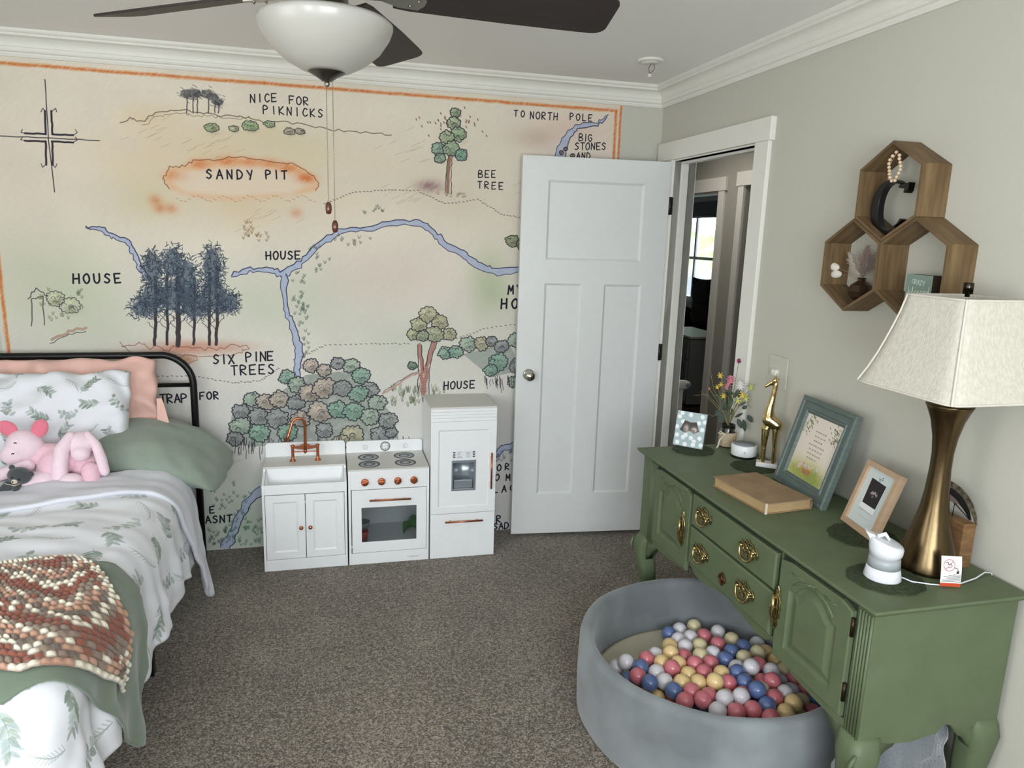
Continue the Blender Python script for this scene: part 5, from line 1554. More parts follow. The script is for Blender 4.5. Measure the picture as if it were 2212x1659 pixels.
fo = lambda u, v, w_: Vector((DXF - 0.0155 - w_, u, v))
for z0, z1, hz, esc in ((0.624, 0.742, 0.688, False), (0.476, 0.616, 0.548, True)):
    mb = MB()
    o4 = rect(-2.022, -1.503, z0, z1)
    loft(mb, [(o4, -0.0003), (o4, 0.011), (shrink(o4, 0.006), 0.015)], fx)
    d_ = mb.build('drawer', M_green, dr)
    for y in (-1.597, -1.884):
        h_ = MB(); filigree(h_, fo, y, hz, 1.3); h_.build('drawer_pull', M_brass, d_)
    if esc:
        h_ = MB(); filigree(h_, fo, -1.748, 0.525, 1.5, 'key'); h_.build('keyhole_plate', mat('rusty_brass', rgb(96, 66, 40), 0.5, 0.8), d_)
for y0, y1, hy in ((-1.490, -1.190, -1.452), (-2.350, -2.045, -2.052)):
    z0, z1 = 0.430, 0.744
    mb = MB()
    ia = arch(y0 + 0.048, y1 - 0.050, z0 + 0.045, z1 - 0.032)
    oa = outer_match(ia, y0, y1, z0, z1)
    n = len(ia)
    rg_ = [(oa, -0.0003), (shrink(oa, 0.0), 0.012), (shrink(oa, 0.004), 0.015), (ia, 0.015), (shrink(ia, 0.003), 0.009), (shrink(ia, 0.010), 0.006), (shrink(ia, 0.018), 0.0065), (shrink(ia, 0.036), 0.013), (shrink(ia, 0.040), 0.0135)]
    loft(mb, rg_, fx)
    d_ = mb.build('door', M_green, dr)
    # carved scroll over the arch
    sc_ = MB()
    yc = (y0 + y1) / 2
    for a in (-1, 1):
        sc_.tube([fx(yc + a * 0.004, z1 - 0.022, 0.0155), fx(yc + a * 0.030, z1 - 0.030, 0.0165), fx(yc + a * 0.060, z1 - 0.040, 0.016), fx(yc + a * 0.085, z1 - 0.062, 0.0155), fx(yc + a * 0.078, z1 - 0.078, 0.0155)], [.003, .004, .0035, .003, .0015], 6)
        sc_.tube([fx(yc + a * 0.045, z1 - 0.022, 0.0155), fx(yc + a * 0.075, z1 - 0.030, 0.016), fx(yc + a * 0.098, z1 - 0.026, 0.0155)], [.0015, .003, .0015], 6)
    sc_.ball(fx(yc, z1 - 0.024, 0.015), (0.004, 0.010, 0.008), 6)
    sc_.build('carved_scroll', M_green, d_)
    h_ = MB(); filigree(h_, fo, hy, 0.585, 1.3, 'vertical'); h_.build('door_pull', M_brass, d_)
    if y0 < -2:
        for z in (0.690, 0.505):
            MB().tube([(DXF - 0.012, y0 - 0.004, z - 0.026), (DXF - 0.012, y0 - 0.004, z + 0.026)], 0.0052, 10).build('hinge', mat('hinge_brown', rgb(58, 44, 30), 0.4, 0.8) if z > .6 else bpy.data.materials['hinge_brown'], d_)
# cabriole legs with knee brackets
for lx, ly, dx_, dy_ in ((DXF + 0.035, DYB + 0.035, -1, -1), (DXF + 0.035, DYA - 0.035, -1, 1), (DXB - 0.035, DYB + 0.035, 1, -1), (DXB - 0.035, DYA - 0.035, 1, 1)):
    fr_ = 1.0 if dx_ < 0 else 0.25
    secs = [(0.402, 0.0, 0.040), (0.385, 0.006, 0.043), (0.350, 0.016, 0.044), (0.31, 0.014, 0.040), (0.25, 0.006, 0.036), (0.18, -0.002, 0.031), (0.11, -0.004, 0.028), (0.06, 0.003, 0.028), (0.035, 0.010, 0.031), (0.018, 0.014, 0.034), (0.004, 0.014, 0.032), (0.0, 0.014, 0.028)]
    mb = MB(); vs = []; n = 20
    for z, off, hw in secs:
        for i in range(n):
            a = 2 * PI * (i + .5) / n; ca, sa = math.cos(a), math.sin(a); p = 4.5 if z > 0.12 else 2.6
            k = (abs(ca) ** p + abs(sa) ** p) ** (-1 / p)
            vs.append((lx + dx_ * off * fr_ + ca * k * hw, ly + dy_ * off * (1 if fr_ == 1 else .6) + sa * k * hw, z))
    fs = [(j * n + i, j * n + (i + 1) % n, (j + 1) * n + (i + 1) % n, (j + 1) * n + i) for j in range(len(secs) - 1) for i in range(n)] + [tuple(range(n)), tuple((len(secs) - 1) * n + i for i in range(n))]
    mb.add(vs, fs, True)
    # knee brackets either side
    sy = -dy_
    mb.prism([(0.03, 0.398), (0.03, 0.30), (0.045, 0.335), (0.062, 0.352), (0.082, 0.362), (0.092, 0.378), (0.108, 0.398)], -0.016, 0.016, lambda u, v, w_: Vector((lx + dx_ * 0.012 * fr_ + w_, ly + sy * u, v)), True)
    sx = -dx_
    mb.prism([(0.03, 0.398), (0.03, 0.30), (0.045, 0.335), (0.062, 0.352), (0.082, 0.362), (0.092, 0.378), (0.108, 0.398)], -0.016, 0.016, lambda u, v, w_: Vector((lx + sx * u, ly + dy_ * 0.012 + w_, v)), True)
    if fr_ == 1:
        for a in (-1, 0, 1):
            mb.tube([(lx - 0.052 + 0.01 * abs(a), ly + dy_ * 0.052 + a * 0.012 * dy_ - 0.02 * dy_ * abs(a), 0.372), (lx - 0.064 + .012 * abs(a), ly + dy_ * 0.050 + a * 0.014 * dy_ - 0.02 * dy_ * abs(a), 0.345), (lx - 0.058 + .012 * abs(a), ly + dy_ * 0.046 + a * 0.016 * dy_ - .02 * dy_ * abs(a), 0.310)], [.004, .0065, .002], 6)
    mb.build('leg', M_green, dr)


# ------------------------------------------------------------------ things on the dresser
def doily(cx, cy, r, label, ph=0.0):
    n = 120; vs = []
    mb = MB()
    pr = []
    for i in range(n):
        a = 2 * PI * i / n; rr = r * (1 + 0.05 * abs(math.sin(a * 5 + ph)) - 0.02 + 0.012 * math.sin(a * 3 + ph * 2))
        pr.append((cx + rr * math.cos(a), cy + rr * 0.92 * math.sin(a)))
    mb.prism(pr, DT + 0.0002, DT + 0.003, lambda u, v, w_: Vector((u, v, w_)))
    for q in (0.3, 0.55, 0.8):
        mb.tube([(cx + r * q * math.cos(2 * PI * i / 48), cy + r * q * .92 * math.sin(2 * PI * i / 48), DT + 0.003) for i in range(49)], 0.0012, 5, caps=False)
    return tag(mb.build('doily', M_doily), label, 'doily')


M_doily = mat('olive_lace', rgb(62, 74, 44), 0.95, color2=rgb(34, 44, 24), vscale=160, bump=0.8, bscale=220)
doily(-0.265, -1.095, 0.088, 'dark olive scalloped doily under the polka dot picture at the far end of the dresser')
doily(-0.135, -1.345, 0.088, 'dark olive scalloped doily under the gold giraffe statue', 1)
doily(-0.185, -2.02, 0.102, 'dark olive scalloped doily under the light wooden picture frame', 2)
doily(-0.33, -2.285, 0.098, 'dark olive scalloped doily under the white and grey monitor near the dresser corner', 3)


def easel(corners, depth, name, label, cat='picture frame'):
    BL, BR, TR, TL = [Vector(c) for c in corners]
    u = (BR - BL).normalized(); v = (TL - BL).normalized(); n = u.cross(v).normalized()
    if n.dot(CAM_LOC - BL) < 0: n = -n
    W_, H_ = (BR - BL).length, (TL - BL).length
    o = thing(name, label, cat, ((BL + BR) / 2))
    lift = 0.0
    if n.z > 0: lift = depth * 0.0
    f = lambda a, b, w_: BL + u * a + v * b + n * w_ + Vector((0, 0, 0.0005))
    return o, f, W_, H_


# canvas prints for the three pictures
def pic_polka():
    cv = Canvas(0.13, 0.15, 3000, (168, 186, 190), 3)
    P = [(.018, .014), (.052, .010), (.088, .013), (.122, .016), (.012, .045), (.040, .038), (.075, .040), (.112, .044), (.006, .080), (.118, .082), (.03, .105), (.100, .108), (.012, .125), (.022, .142), (.060, .138), (.112, .136), (.125, .115), (.05, .05), (.090, .028)]
    for x, y in P: cv.poly([(x + .0095 * math.cos(k / 3.), y + .0095 * math.sin(k / 3.)) for k in range(19)], (236, 240, 240))
    fan_ = [(.020, .068), (.038, .112), (.064, .106), (.090, .110), (.106, .072), (.084, .060), (.064, .070), (.044, .058)]
    cv.poly(fan_, (52, 42, 42))
    for a, b, rx, ry in ((.048, .078, .012, .018), (.084, .076, .014, .012)):
        cv.blob(a, b, rx, ry, (205, 190, 180), 1.6, .6); cv.blob(a - .003, b - .004, rx * .5, ry * .5, (120, 100, 96), 1.2, .5)
    for k in range(10): cv.stroke([(.03 + .008 * k, .034 + .001 * (k % 3)), (.034 + .008 * k, .036)], .0012, (110, 128, 130), .9)
    for k in range(7): cv.stroke([(.044 + .008 * k, .024), (.048 + .008 * k, .026)], .0010, (110, 128, 130), .9)
    return cv.image('polka_scan')


o, f, W_, H_ = easel([(-0.318, -1.01, 0.779), (-0.23, -1.105, 0.779), (-0.205, -1.081, 0.925), (-0.293, -0.987, 0.925)], 0.01, 'polka_dot_picture', 'grey blue polka dot tile with an ultrasound scan leaning on the dresser')
M = image_mat('polka_print', pic_polka(), 0.3)
mb = MB(); o4 = rect(0, W_, 0, H_)
mb.add([f(a, b, 0.004) for a, b in o4] + [f(a, b, -0.006) for a, b in o4], [(0, 1, 2, 3), (7, 6, 5, 4), (0, 4, 5, 1), (1, 5, 6, 2), (2, 6, 7, 3), (3, 7, 4, 0)])
uvs_ = [(0, 0), (1, 0), (1, 1), (0, 1)] * 2; it = iter(uvs_)
mb.build('tile', M, o, uv=lambda v: next(it), bevel=0)
MB().tube([f(W_ / 2, H_ * .7, -0.006), f(W_ / 2, 0.0, -0.045)], 0.003, 6).build('stand', M_trim, o)


def pic_story():
    cv = Canvas(0.215, 0.245, 2400, (226, 214, 202), 4)
    cv.blob(.10, .02, .12, .05, (170, 174, 90), 1.2, .5); cv.blob(.16, .015, .08, .035, (150, 160, 80), 1.0, .6)
    for _ in range(160):
        x = cv.rng.uniform(0, .215); y = cv.rng.uniform(0, .045); cv.stroke([(x, y), (x + cv.rng.normal(0, .002), y + .008)], .0010, (112, 126, 66), .7)
    for cx, cy in ((.03, .215), (.19, .20)):
        for _ in range(46):
            x = cx + cv.rng.normal(0, .014); y = cy + cv.rng.normal(0, .022)
            cv.stroke([(x, y), (x + .005, y - .004)], .0034, [(70, 92, 66), (104, 124, 92), (130, 120, 80)][cv.rng.integers(3)], .85)
    for k, (n_, y) in enumerate(((7, .190), (6, .172), (5, .155), (10, .137), (8, .120), (8, .103), (7, .086))):
        w_ = n_ * .0085; x = .107 - w_ / 2
        while x < .107 + w_ / 2:
            L = cv.rng.uniform(.006, .016); q = []
            for t in range(7): q.append((x + L * t / 6, y + .0028 * math.sin(t * 2.4 + k) + cv.rng.normal(0, .0006)))
            cv.stroke(q, .0013, (66, 60, 60), .85); x += L + .0045
    # a plain flower clump and a basket shape at the bottom
    for _ in range(26):
        x = cv.rng.uniform(.05, .17); y = cv.rng.uniform(.035, .062); c = [(224, 190, 96), (196, 150, 100), (168, 164, 176), (214, 190, 200)][cv.rng.integers(4)]
        cv.poly([(x + .007 * math.cos(k), y + .006 * math.sin(k)) for k in range(6)], c, .85); cv.stroke([(x, y - .005), (x, y - .020)], .0010, (96, 112, 66), .8)
    cv.poly([(.085, .022), (.125, .022), (.132, .040), (.078, .040)], (170, 112, 78), .85)
    return cv.image('story_print')


o, f, W_, H_ = easel([(-0.147, -1.484, 0.776), (-0.182, -1.837, 0.776), (-0.088, -1.846, 1.101), (-0.054, -1.493, 1.101)], 0.02, 'green_picture_frame', 'large blue-green wooden picture frame with a verse and meadow print', 'picture frame')
W_ = 0.330
M_frg = mat('blue_green_frame', rgb(90, 103, 99), 0.5, var=0.12, vscale=14, stretch=(1, 1, 5))
def rr(k): return rect(k, W_ - k, k, H_ - k)
mb = MB(); loft(mb, [(rr(0.0), -0.022), (rr(0.0), -0.004), (rr(0.006), 0.0), (rr(0.016), -0.001), (rr(0.018), -0.006), (rr(0.040), -0.008), (rr(0.043), -0.004), (rr(0.048), -0.004), (rr(0.056), -0.013)], f, cap=False)
mb.add([f(a, b, -0.022) for a, b in rr(0)], [(3, 2, 1, 0)])
mb.build('frame', M_frg, o)
mb = MB(); mb.add([f(a, b, -0.0128) for a, b in rr(0.055)] + [f(a, b, -0.016) for a, b in rr(0.055)], [(0, 1, 2, 3), (7, 6, 5, 4)])
it = iter([(0, 0), (1, 0), (1, 1), (0, 1)] * 2)
mb.build('print', image_mat('story_paper', pic_story(), 0.4), o, uv=lambda v: next(it))


def pic_scan():
    cv = Canvas(0.145, 0.185, 2600, (206, 214, 214), 6)
    cv.poly([(.030, .048), (.112, .048), (.116, .150), (.034, .152)], (150, 158, 160), .7, soft=.005)
    cv.poly([(.028, .052), (.110, .050), (.114, .150), (.032, .152)], (232, 234, 234))
    cv.poly([(.034, .070), (.108, .070), (.111, .150), (.030, .154)], (34, 28, 30))
    for a, b, r in ((.066, .112, .010), (.078, .114, .008), (.058, .108, .006), (.086, .108, .006), (.070, .100, .005)):
        cv.blob(a, b, r, r * .6, (150, 146, 146), 1.4, .7)
    cv.stroke([(.056, .108), (.062, .116), (.068, .108), (.074, .118), (.082, .110), (.090, .112)], .0022, (205, 200, 198), .9)
    cv.stroke([(.062, .165), (.068, .158), (.074, .164), (.080, .170), (.083, .163), (.074, .158), (.070, .150)], .0018, (40, 38, 40), .95)
    for k in range(8): cv.stroke([(.045 + .007 * k, .028), (.050 + .007 * k, .0285)], .0010, (120, 124, 126), .9)
    return cv.image('scan_print')


o, f, W_, H_ = easel([(-0.167, -1.896, 0.779), (-0.199, -2.074, 0.779), (-0.132, -2.086, 0.983), (-0.100, -1.908, 0.983)], 0.015, 'wooden_picture_frame', 'light wooden picture frame with a black ultrasound photo, beside the lamp')
M_lw = mat('pale_wood', rgb(184, 156, 128), 0.5, var=0.06, vscale=10, stretch=(1, 1, 6))
W_ -= 0.006
mb = MB(); loft(mb, [(rr(0.0), -0.024), (rr(0.0), 0.0), (rr(0.017), 0.0), (rr(0.0175), -0.009)], f, cap=False)
mb.add([f(a, b, -0.024) for a, b in rr(0)], [(3, 2, 1, 0)])
mb.build('frame', M_lw, o)
mb = MB(); mb.add([f(a, b, -0.0088) for a, b in rr(0.0172)] + [f(a, b, -0.012) for a, b in rr(0.0172)], [(0, 1, 2, 3), (7, 6, 5, 4)])
it = iter([(0, 0), (1, 0), (1, 1), (0, 1)] * 2)
mb.build('print', image_mat('scan_paper', pic_scan(), 0.35), o, uv=lambda v: next(it))

# old book
bk = thing('old_book', 'thick old tan clothbound book lying closed on the dresser', 'book', (-0.305, -1.66, DT))
M_bk = mat('tan_cloth', rgb(150, 124, 94), 0.75, var=0.12, vscale=18, bump=0.1, bscale=150)
BKM = Matrix.Translation((-0.308, -1.66, DT + 0.0005)) @ rot('Z', 6).to_4x4()
MB().box(-0.095, 0.095, -0.145, 0.145, 0, 0.003, M=BKM).build('back_cover', M_bk, bk, bevel=0.001)
MB().box(-0.095, 0.095, -0.145, 0.145, 0.034, 0.037, M=BKM).build('front_cover', M_bk, bk, bevel=0.001)
MB().box(-0.089, 0.090, -0.140, 0.140, 0.003, 0.034, M=BKM).build('pages', mat('aged_pages', rgb(176, 148, 108), 0.8, var=0.08, vscale=30, stretch=(1, 1, 14)), bk)
MB().grid(lambda u, v: BKM @ Vector((0.089 + 0.008 * math.sin(PI * u), -0.145 + 0.29 * v, 0.037 * u)), 8, 4).build('spine', M_bk, bk)
MB().box(-0.0955, -0.0875, -0.146, -0.138, -0.0002, 0.0374, M=BKM).build('worn_corner', mat('worn_paper', rgb(205, 190, 165), 0.8), bk, bevel=0.002)

# smart speaker
sp = thing('round_speaker', 'round white speaker with a grey top on the dresser beside the giraffe', 'speaker', (-0.095, -1.205, DT))
MB().lathe([(0, DT), (0.050, DT), (0.052, DT + 0.003), (0.052, DT + 0.008), (0, DT + 0.008)], (-0.095, -1.205, 0), 40).build('base', M_black, sp)
MB().lathe([(0, DT + .008), (0.050, DT + .008), (0.052, DT + 0.011), (0.0515, DT + 0.048), (0.049, DT + 0.053), (0, DT + 0.053)], (-0.095, -1.205, 0), 40).build('shell', mat('speaker_white', rgb(228, 230, 230), 0.35), sp)
MB().lathe([(0, DT + .053), (0.046, DT + .053), (0.0455, DT + 0.055), (0, DT + 0.055)], (-0.095, -1.205, 0), 40).build('grille', mat('speaker_grille', rgb(136, 142, 146), 0.7), sp)
mb = MB(); a0 = math.radians(-118)
for k in range(9):
    a = k / 8 * 2 * PI
P_ = lambda u, v: Vector((-0.095 + 0.0522 * math.cos(a0 + u / 0.052), -1.205 + 0.0522 * math.sin(a0 + u / 0.052), DT + 0.028 + v))
mb.tube([P_(0.003 * math.cos(k / 8 * 5), 0.003 * math.sin(k / 8 * 5)) for k in range(9)], 0.0006, 5)
mb.box(-0.0008, 0.0008, -0.0008, 0.0008, 0, 0.0016, M=Matrix.Translation(P_(0.003, -0.003)))
mb.build('mark', M_black, sp)

# gold giraffe
gf = thing('giraffe_statue', 'polished gold giraffe statue on a white block base', 'statue', (-0.082, -1.352, DT))
gd = Vector((-0.80, 0.60, 0)); gs = Vector((0.6, 0.8, 0))
g0 = Vector((-0.082, -1.352, DT + 0.003))
G = lambda a, z, s=0: g0 + gd * a + gs * s + Vector((0, 0, z))
Mg = Matrix((gd, gs, Vector((0, 0, 1)))).transposed().to_4x4()
MB().box(-0.040, 0.040, -0.024, 0.024, 0, 0.018, M=Matrix.Translation(g0) @ Mg).build('base', mat('white_marble', rgb(224, 222, 224), 0.3), gf, bevel=0.003)
mb = MB()
for a, s in ((0.024, 0.010), (0.014, -0.011), (-0.026, 0.010), (-0.022, -0.011)):
    capsule(mb, G(a, 0.020, s), 0.0075, G(a * 0.95, 0.085, s), 0.0068)
    capsule(mb, G(a * 0.95, 0.085, s), 0.0068, G(a * 0.92, 0.155, s * 0.8), 0.0130)
capsule(mb, G(-0.022, 0.172), 0.025, G(0.008, 0.190), 0.028)
capsule(mb, G(0.010, 0.192), 0.027, G(0.010, 0.240), 0.015)
capsule(mb, G(0.010, 0.225), 0.017, G(0.002, 0.280), 0.0115)
capsule(mb, G(0.002, 0.280), 0.0115, G(-0.004, 0.335), 0.0105)
mb.ball(G(0.000, 0.348), (0.013, 0.011, 0.013), 12)
capsule(mb, G(0.004, 0.345), 0.0105, G(0.032, 0.322), 0.0065)
capsule(mb, G(-0.036, 0.180), 0.004, G(-0.040, 0.150), 0.0025)
melt(mb, 'body', M_gold, gf, 0.0028, smooth=3)
for s in (-0.006, 0.006):
    mb = MB(); capsule(mb, G(-0.001, 0.355, s), 0.0022, G(-0.002, 0.372, s), 0.0028); mb.build('horn', M_gold, gf)
    MB().ball(G(-0.010, 0.352, s * 2.0), (0.006, 0.004, 0.003), 6).build('ear', M_gold, gf)

# flower jar
vx, vy = -0.085, -1.055
fl = thing('flower_jar', 'glass jar wrapped in burlap with yellow, pink and white artificial flowers', 'flowers', (vx, vy, DT))
MB().lathe([(0, DT), (0.030, DT), (0.034, DT + 0.008), (0.035, DT + 0.06), (0.030, DT + 0.078), (0.030, DT + 0.098), (0.028, DT + 0.098), (0.028, DT + 0.078), (0.032, DT + 0.06), (0.031, DT + 0.008), (0, DT + 0.006)], (vx, vy, 0), 32).build('jar', mat('jar_glass', rgb(210, 220, 215), 0.03, trans=1.0), fl)
MB().lathe([(0.036, DT + 0.004), (0.0375, DT + 0.01), (0.0375, DT + 0.060), (0.036, DT + 0.066), (0.0352, DT + 0.066), (0.0352, DT + 0.004)], (vx, vy, 0), 32, closed=True).build('burlap_wrap', mat('burlap', rgb(178, 160, 134), 0.95, var=0.12, vscale=120, bump=0.5, bscale=200), fl)
M_tw = mat('cream_ribbon', rgb(206, 196, 176), 0.9)
mb = MB(); e_ = Vector((-0.62, -0.60, 0)).normalized() * 0.038
mb.tube([(vx + e_.x, vy + e_.y, DT + 0.060), (vx - 0.048, vy - 0.020, DT + 0.035), (vx - 0.058, vy - 0.028, DT + 0.010), (vx - 0.068, vy - 0.032, DT + 0.003)], [0.003, 0.004, 0.004, 0.003], 6)
mb.tube([(vx + e_.x, vy + e_.y, DT + 0.060), (vx - 0.044, vy - 0.01, DT + 0.072), (vx - 0.050, vy - 0.006, DT + 0.064), (vx + e_.x, vy + e_.y, DT + 0.058)], 0.003, 6)
mb.build('ribbon', M_tw, fl)
rg = random.Random(11)
M_fol = mat('flower_foliage', rgb(64, 82, 48), 0.7, var=0.3, vscale=40); M_fol2 = mat('dark_leaf', rgb(44, 62, 50), 0.55, var=0.2, vscale=20)
M_yel = mat('yellow_petal', rgb(222, 192, 84), 0.7); M_pk = mat('pink_petal', rgb(206, 130, 146), 0.7); M_wh = mat('white_petal', rgb(226, 222, 220), 0.7); M_mg = mat('magenta_petal', rgb(140, 44, 92), 0.7); M_lime = mat('lime_petal', rgb(206, 208, 120), 0.7)
vl = Vector((-0.82, 0.57, 0)); vd = Vector((0.57, 0.82, 0)); top0 = Vector((vx, vy, DT + 0.085))
V3 = lambda a, z, d=0: Vector((vx, vy, 0)) + vl * a + vd * d + Vector((0, 0, z))


def leaf_obj(base, tip, wd, m, name='leaf'):
    base = Vector(base); tip = Vector(tip); d = tip - base; L = d.length; d.normalize()
    s = d.cross(Vector((-0.5, -0.8, 0.2))).normalized(); nrm = s.cross(d)
    def fn(u, v):
        w_ = wd * math.sin(PI * min(1, v * 1.0)) ** 0.7 * (1 - .25 * v)
        return base + d * L * v + s * (u - .5) * 2 * w_ + nrm * (abs(u - .5) * 0.25 * wd - 0.12 * L * v * v)
    mb = MB(); mb.grid(fn, 4, 6)
    o = mb.build(name, m, fl, fixn=False)
    return o


mb = MB()
heads = []
spec = [(0.052, 1.085, 'y', 0.015), (0.046, 1.045, 'y', 0.013), (0.062, 1.030, 'y', 0.012), (0.008, 1.072, 'p', 0.020), (0.016, 1.040, 'p', 0.018), (-0.034, 1.048, 'w', 0.022), (-0.046, 1.012, 'y', 0.017), (-0.060, 0.998, 'l', 0.018), (-0.078, 1.045, 'l', 0.016), (-0.018, 1.152, 'm', 0.012), (0.092, 1.025, 'p', 0.006), (-0.030, 0.985, 'l', 0.018), (0.030, 1.000, 'y', 0.014)]
for a, z, k, r in spec:
    d_ = rg.uniform(-0.02, 0.02)
    p1 = V3(a * 0.45, (z + 0.88) / 2, d_ * .5); p2 = V3(a, z, d_)
    mb.tube([top0, p1, p2], 0.0011, 5)
    heads.append((p2, k, r))
for a0_, z0_, a1_, z1_, a2_, z2_ in ((0.02, 0.93, 0.075, 1.02, 0.105, 1.14), (0.02, 0.92, 0.10, 0.995, 0.155, 0.985), (0.02, 0.91, 0.09, 0.975, 0.13, 1.005), (-0.02, 0.95, -0.06, 1.05, -0.115, 1.065), (0.03, 0.92, 0.07, 0.90, 0.10, 0.915), (-0.02, 0.93, -0.062, 0.99, -0.088, 0.955)):
    mb.tube([top0, V3(a0_, z0_), V3(a1_, z1_), V3(a2_, z2_)], [0.0013, 0.0012, 0.001, 0.0006], 5)
mb.build('stems', mat('twig', rgb(132, 124, 84), 0.8), fl)
for p, k, r in heads:
    mb = MB()
    n = 6 if k in 'yl' else 9
    for i in range(n):
        a = 2 * PI * i / n; tl = rg.uniform(.2, .9)
        dv = (vl * math.cos(a) + Vector((0, 0, 1)) * math.sin(a)) * 0.8 - vd * tl * .6
        c = p + dv * r * 0.5
        M_ = dv.to_track_quat('X', 'Z').to_matrix()
        mb.ball(c, (r * 0.62, r * 0.42, r * 0.12), 5, M_)
    mb.ball(p - vd * 0.003, r * 0.25, 5)
    mb.build('flower', {'y': M_yel, 'p': M_pk, 'w': M_wh, 'm': M_mg, 'l': M_lime}[k], fl)
for k in range(34):
    a = rg.gauss(0, 0.028); z = rg.uniform(0.885, 1.03); d_ = rg.uniform(-0.03, 0.02)
    b = V3(a * .5, z - 0.012, d_ * .6); t_ = V3(a + rg.uniform(-.022, .022), z + rg.uniform(-0.01, 0.026), d_ + rg.uniform(-.012, .012))
    leaf_obj(b, t_, rg.uniform(.006, .011), M_fol if rg.random() < .6 else M_fol2)
for a, z, a2, z2, wd in ((-0.035, 0.905, -0.058, 0.862, .012), (-0.060, 0.905, -0.072, 0.850, .011), (-0.075, 0.925, -0.098, 0.895, .012), (0.03, 0.925, 0.062, 0.91, .013), (0.02, 0.90, 0.048, 0.885, .013), (-0.05, 0.95, -0.07, 0.965, .010)):
    leaf_obj(V3(a, z, -.01), V3(a2, z2, -.014), wd, M_fol2)

# baby monitor / white and grey beaker-shaped device with its cord
mx, my = -0.335, -2.277
mo_ = thing('baby_monitor', 'small white and grey flared monitor unit with a spout-like lens on the near doily', 'monitor', (mx, my, DT + 0.003))
z0 = DT + 0.003
M_mw = mat('glossy_white', rgb(226, 228, 234), 0.18); M_mg_ = mat('monitor_grey', rgb(160, 166, 170), 0.35)
MB().lathe([(0, z0), (0.045, z0), (0.047, z0 + 0.003), (0.044, z0 + 0.018), (0.041, z0 + 0.033)], (mx, my, 0), 44).build('foot', M_mw, mo_)
MB().lathe([(0.0412, z0 + 0.033), (0.0395, z0 + 0.048), (0.0385, z0 + 0.062)], (mx, my, 0), 44).build('band', M_mg_, mo_)
mb = MB()
tl = lambda p: Vector((p.x, p.y, p.z + (0.30 * ((p.x - mx) * -0.82 + (p.y - my) * 0.57)) * min(1, max(0, (p.z - z0 - 0.062) / 0.03))))
lt = MB().lathe([(0.0385, z0 + 0.062), (0.0420, z0 + 0.078), (0.0430, z0 + 0.098), (0.0410, z0 + 0.103), (0.034, z0 + 0.105), (0.0, z0 + 0.105)], (mx, my, 0), 44)
lt.v = [tuple(tl(Vector(v))) for v in lt.v]
lt.build('head', M_mw, mo_)
mb = MB().prism([(0.030, 0.085), (0.056, 0.128), (0.045, 0.122), (0.030, 0.118)], -0.012, 0.012, lambda u, v, w_: Vector((mx, my, z0)) + vl * u + vd * w_ + Vector((0, 0, v)))
mb.build('spout', M_mw, mo_, bevel=0.002)
mb = MB().tube([Vector((mx, my, z0)) + vl * 0.024 + Vector((0, 0, 0.112)), Vector((mx, my, z0)) + vl * 0.006 + Vector((0, 0, 0.122)), Vector((mx, my, z0)) - vl * 0.006 + Vector((0, 0, 0.106))], [0.006, 0.006, 0.004], 10)
mb.build('handle', M_mw, mo_)
cd = MB().tube([(mx + 0.040, my - 0.016, z0 + 0.006), (-0.275, -2.318, DT + 0.004), (-0.235, -2.338, DT + 0.003), (-0.200, -2.352, DT + 0.0035), (-0.15, -2.350, DT + 0.004), (-0.09, -2.337, DT + 0.006), (-0.045, -2.322, DT + 0.012), (-0.016, -2.318, DT + 0.006), (-0.005, -2.318, DT - 0.05)], 0.0020, 8)
co_ = cd.build('cord', M_mw, mo_)


def pic_tag():
    cv = Canvas(0.056, 0.082, 6000, (230, 228, 226), 7)
    R = (176, 50, 60)
    cv.poly([(0, 0), (.056, 0), (.056, .010), (0, .010)], (190, 74, 44))
    cv.stroke([(.022 + .015 * math.cos(k / 5.), .058 + .015 * math.sin(k / 5.)) for k in range(33)], .0014, R)
    cv.stroke([(.012, .047), (.033, .069)], .0014, R)
    for L in ([(.013, .064), (.018, .066), (.020, .061)], [(.018, .060), (.026, .062), (.030, .056)], [(.036, .052), (.044, .050), (.047, .044)], [(.020, .052), (.028, .054)]): cv.stroke(L, .0016, (60, 50, 52))
    cv.poly([(.042, .036), (.050, .037), (.049, .044), (.043, .043)], (40, 38, 40))
    for k in range(7): cv.stroke([(.054, .014 + .0032 * k), (.054 - [.050, .048, .040, .036, .046, .032, .020][k], .0145 + .0032 * k)], .0013, (90, 90, 92))
    return cv.image('warning_tag')


mb = MB()
tb = Vector((-0.222, -2.353, DT + 0.004)); tu = Vector((0.94, -0.30, 0)).normalized(); tn = Vector((-0.3, -0.94, 0)).normalized()
uvl_ = []
for sgn in (0.0, -0.0006):
    def ff(u, v):
        uvl_.append((u, v)); return tb + tu * (0.052 * u) + Vector((0, 0, 0.080 * v)) + tn * (sgn + 0.004 * math.sin(v * 2.5) - 0.012 * v - 0.003 * v)
    mb.grid(ff, 3, 8)
it2 = iter(uvl_)
mb.build('warning_tag', image_mat('tag_paper', pic_tag(), 0.5), mo_, uv=lambda v: next(it2), fixn=False)

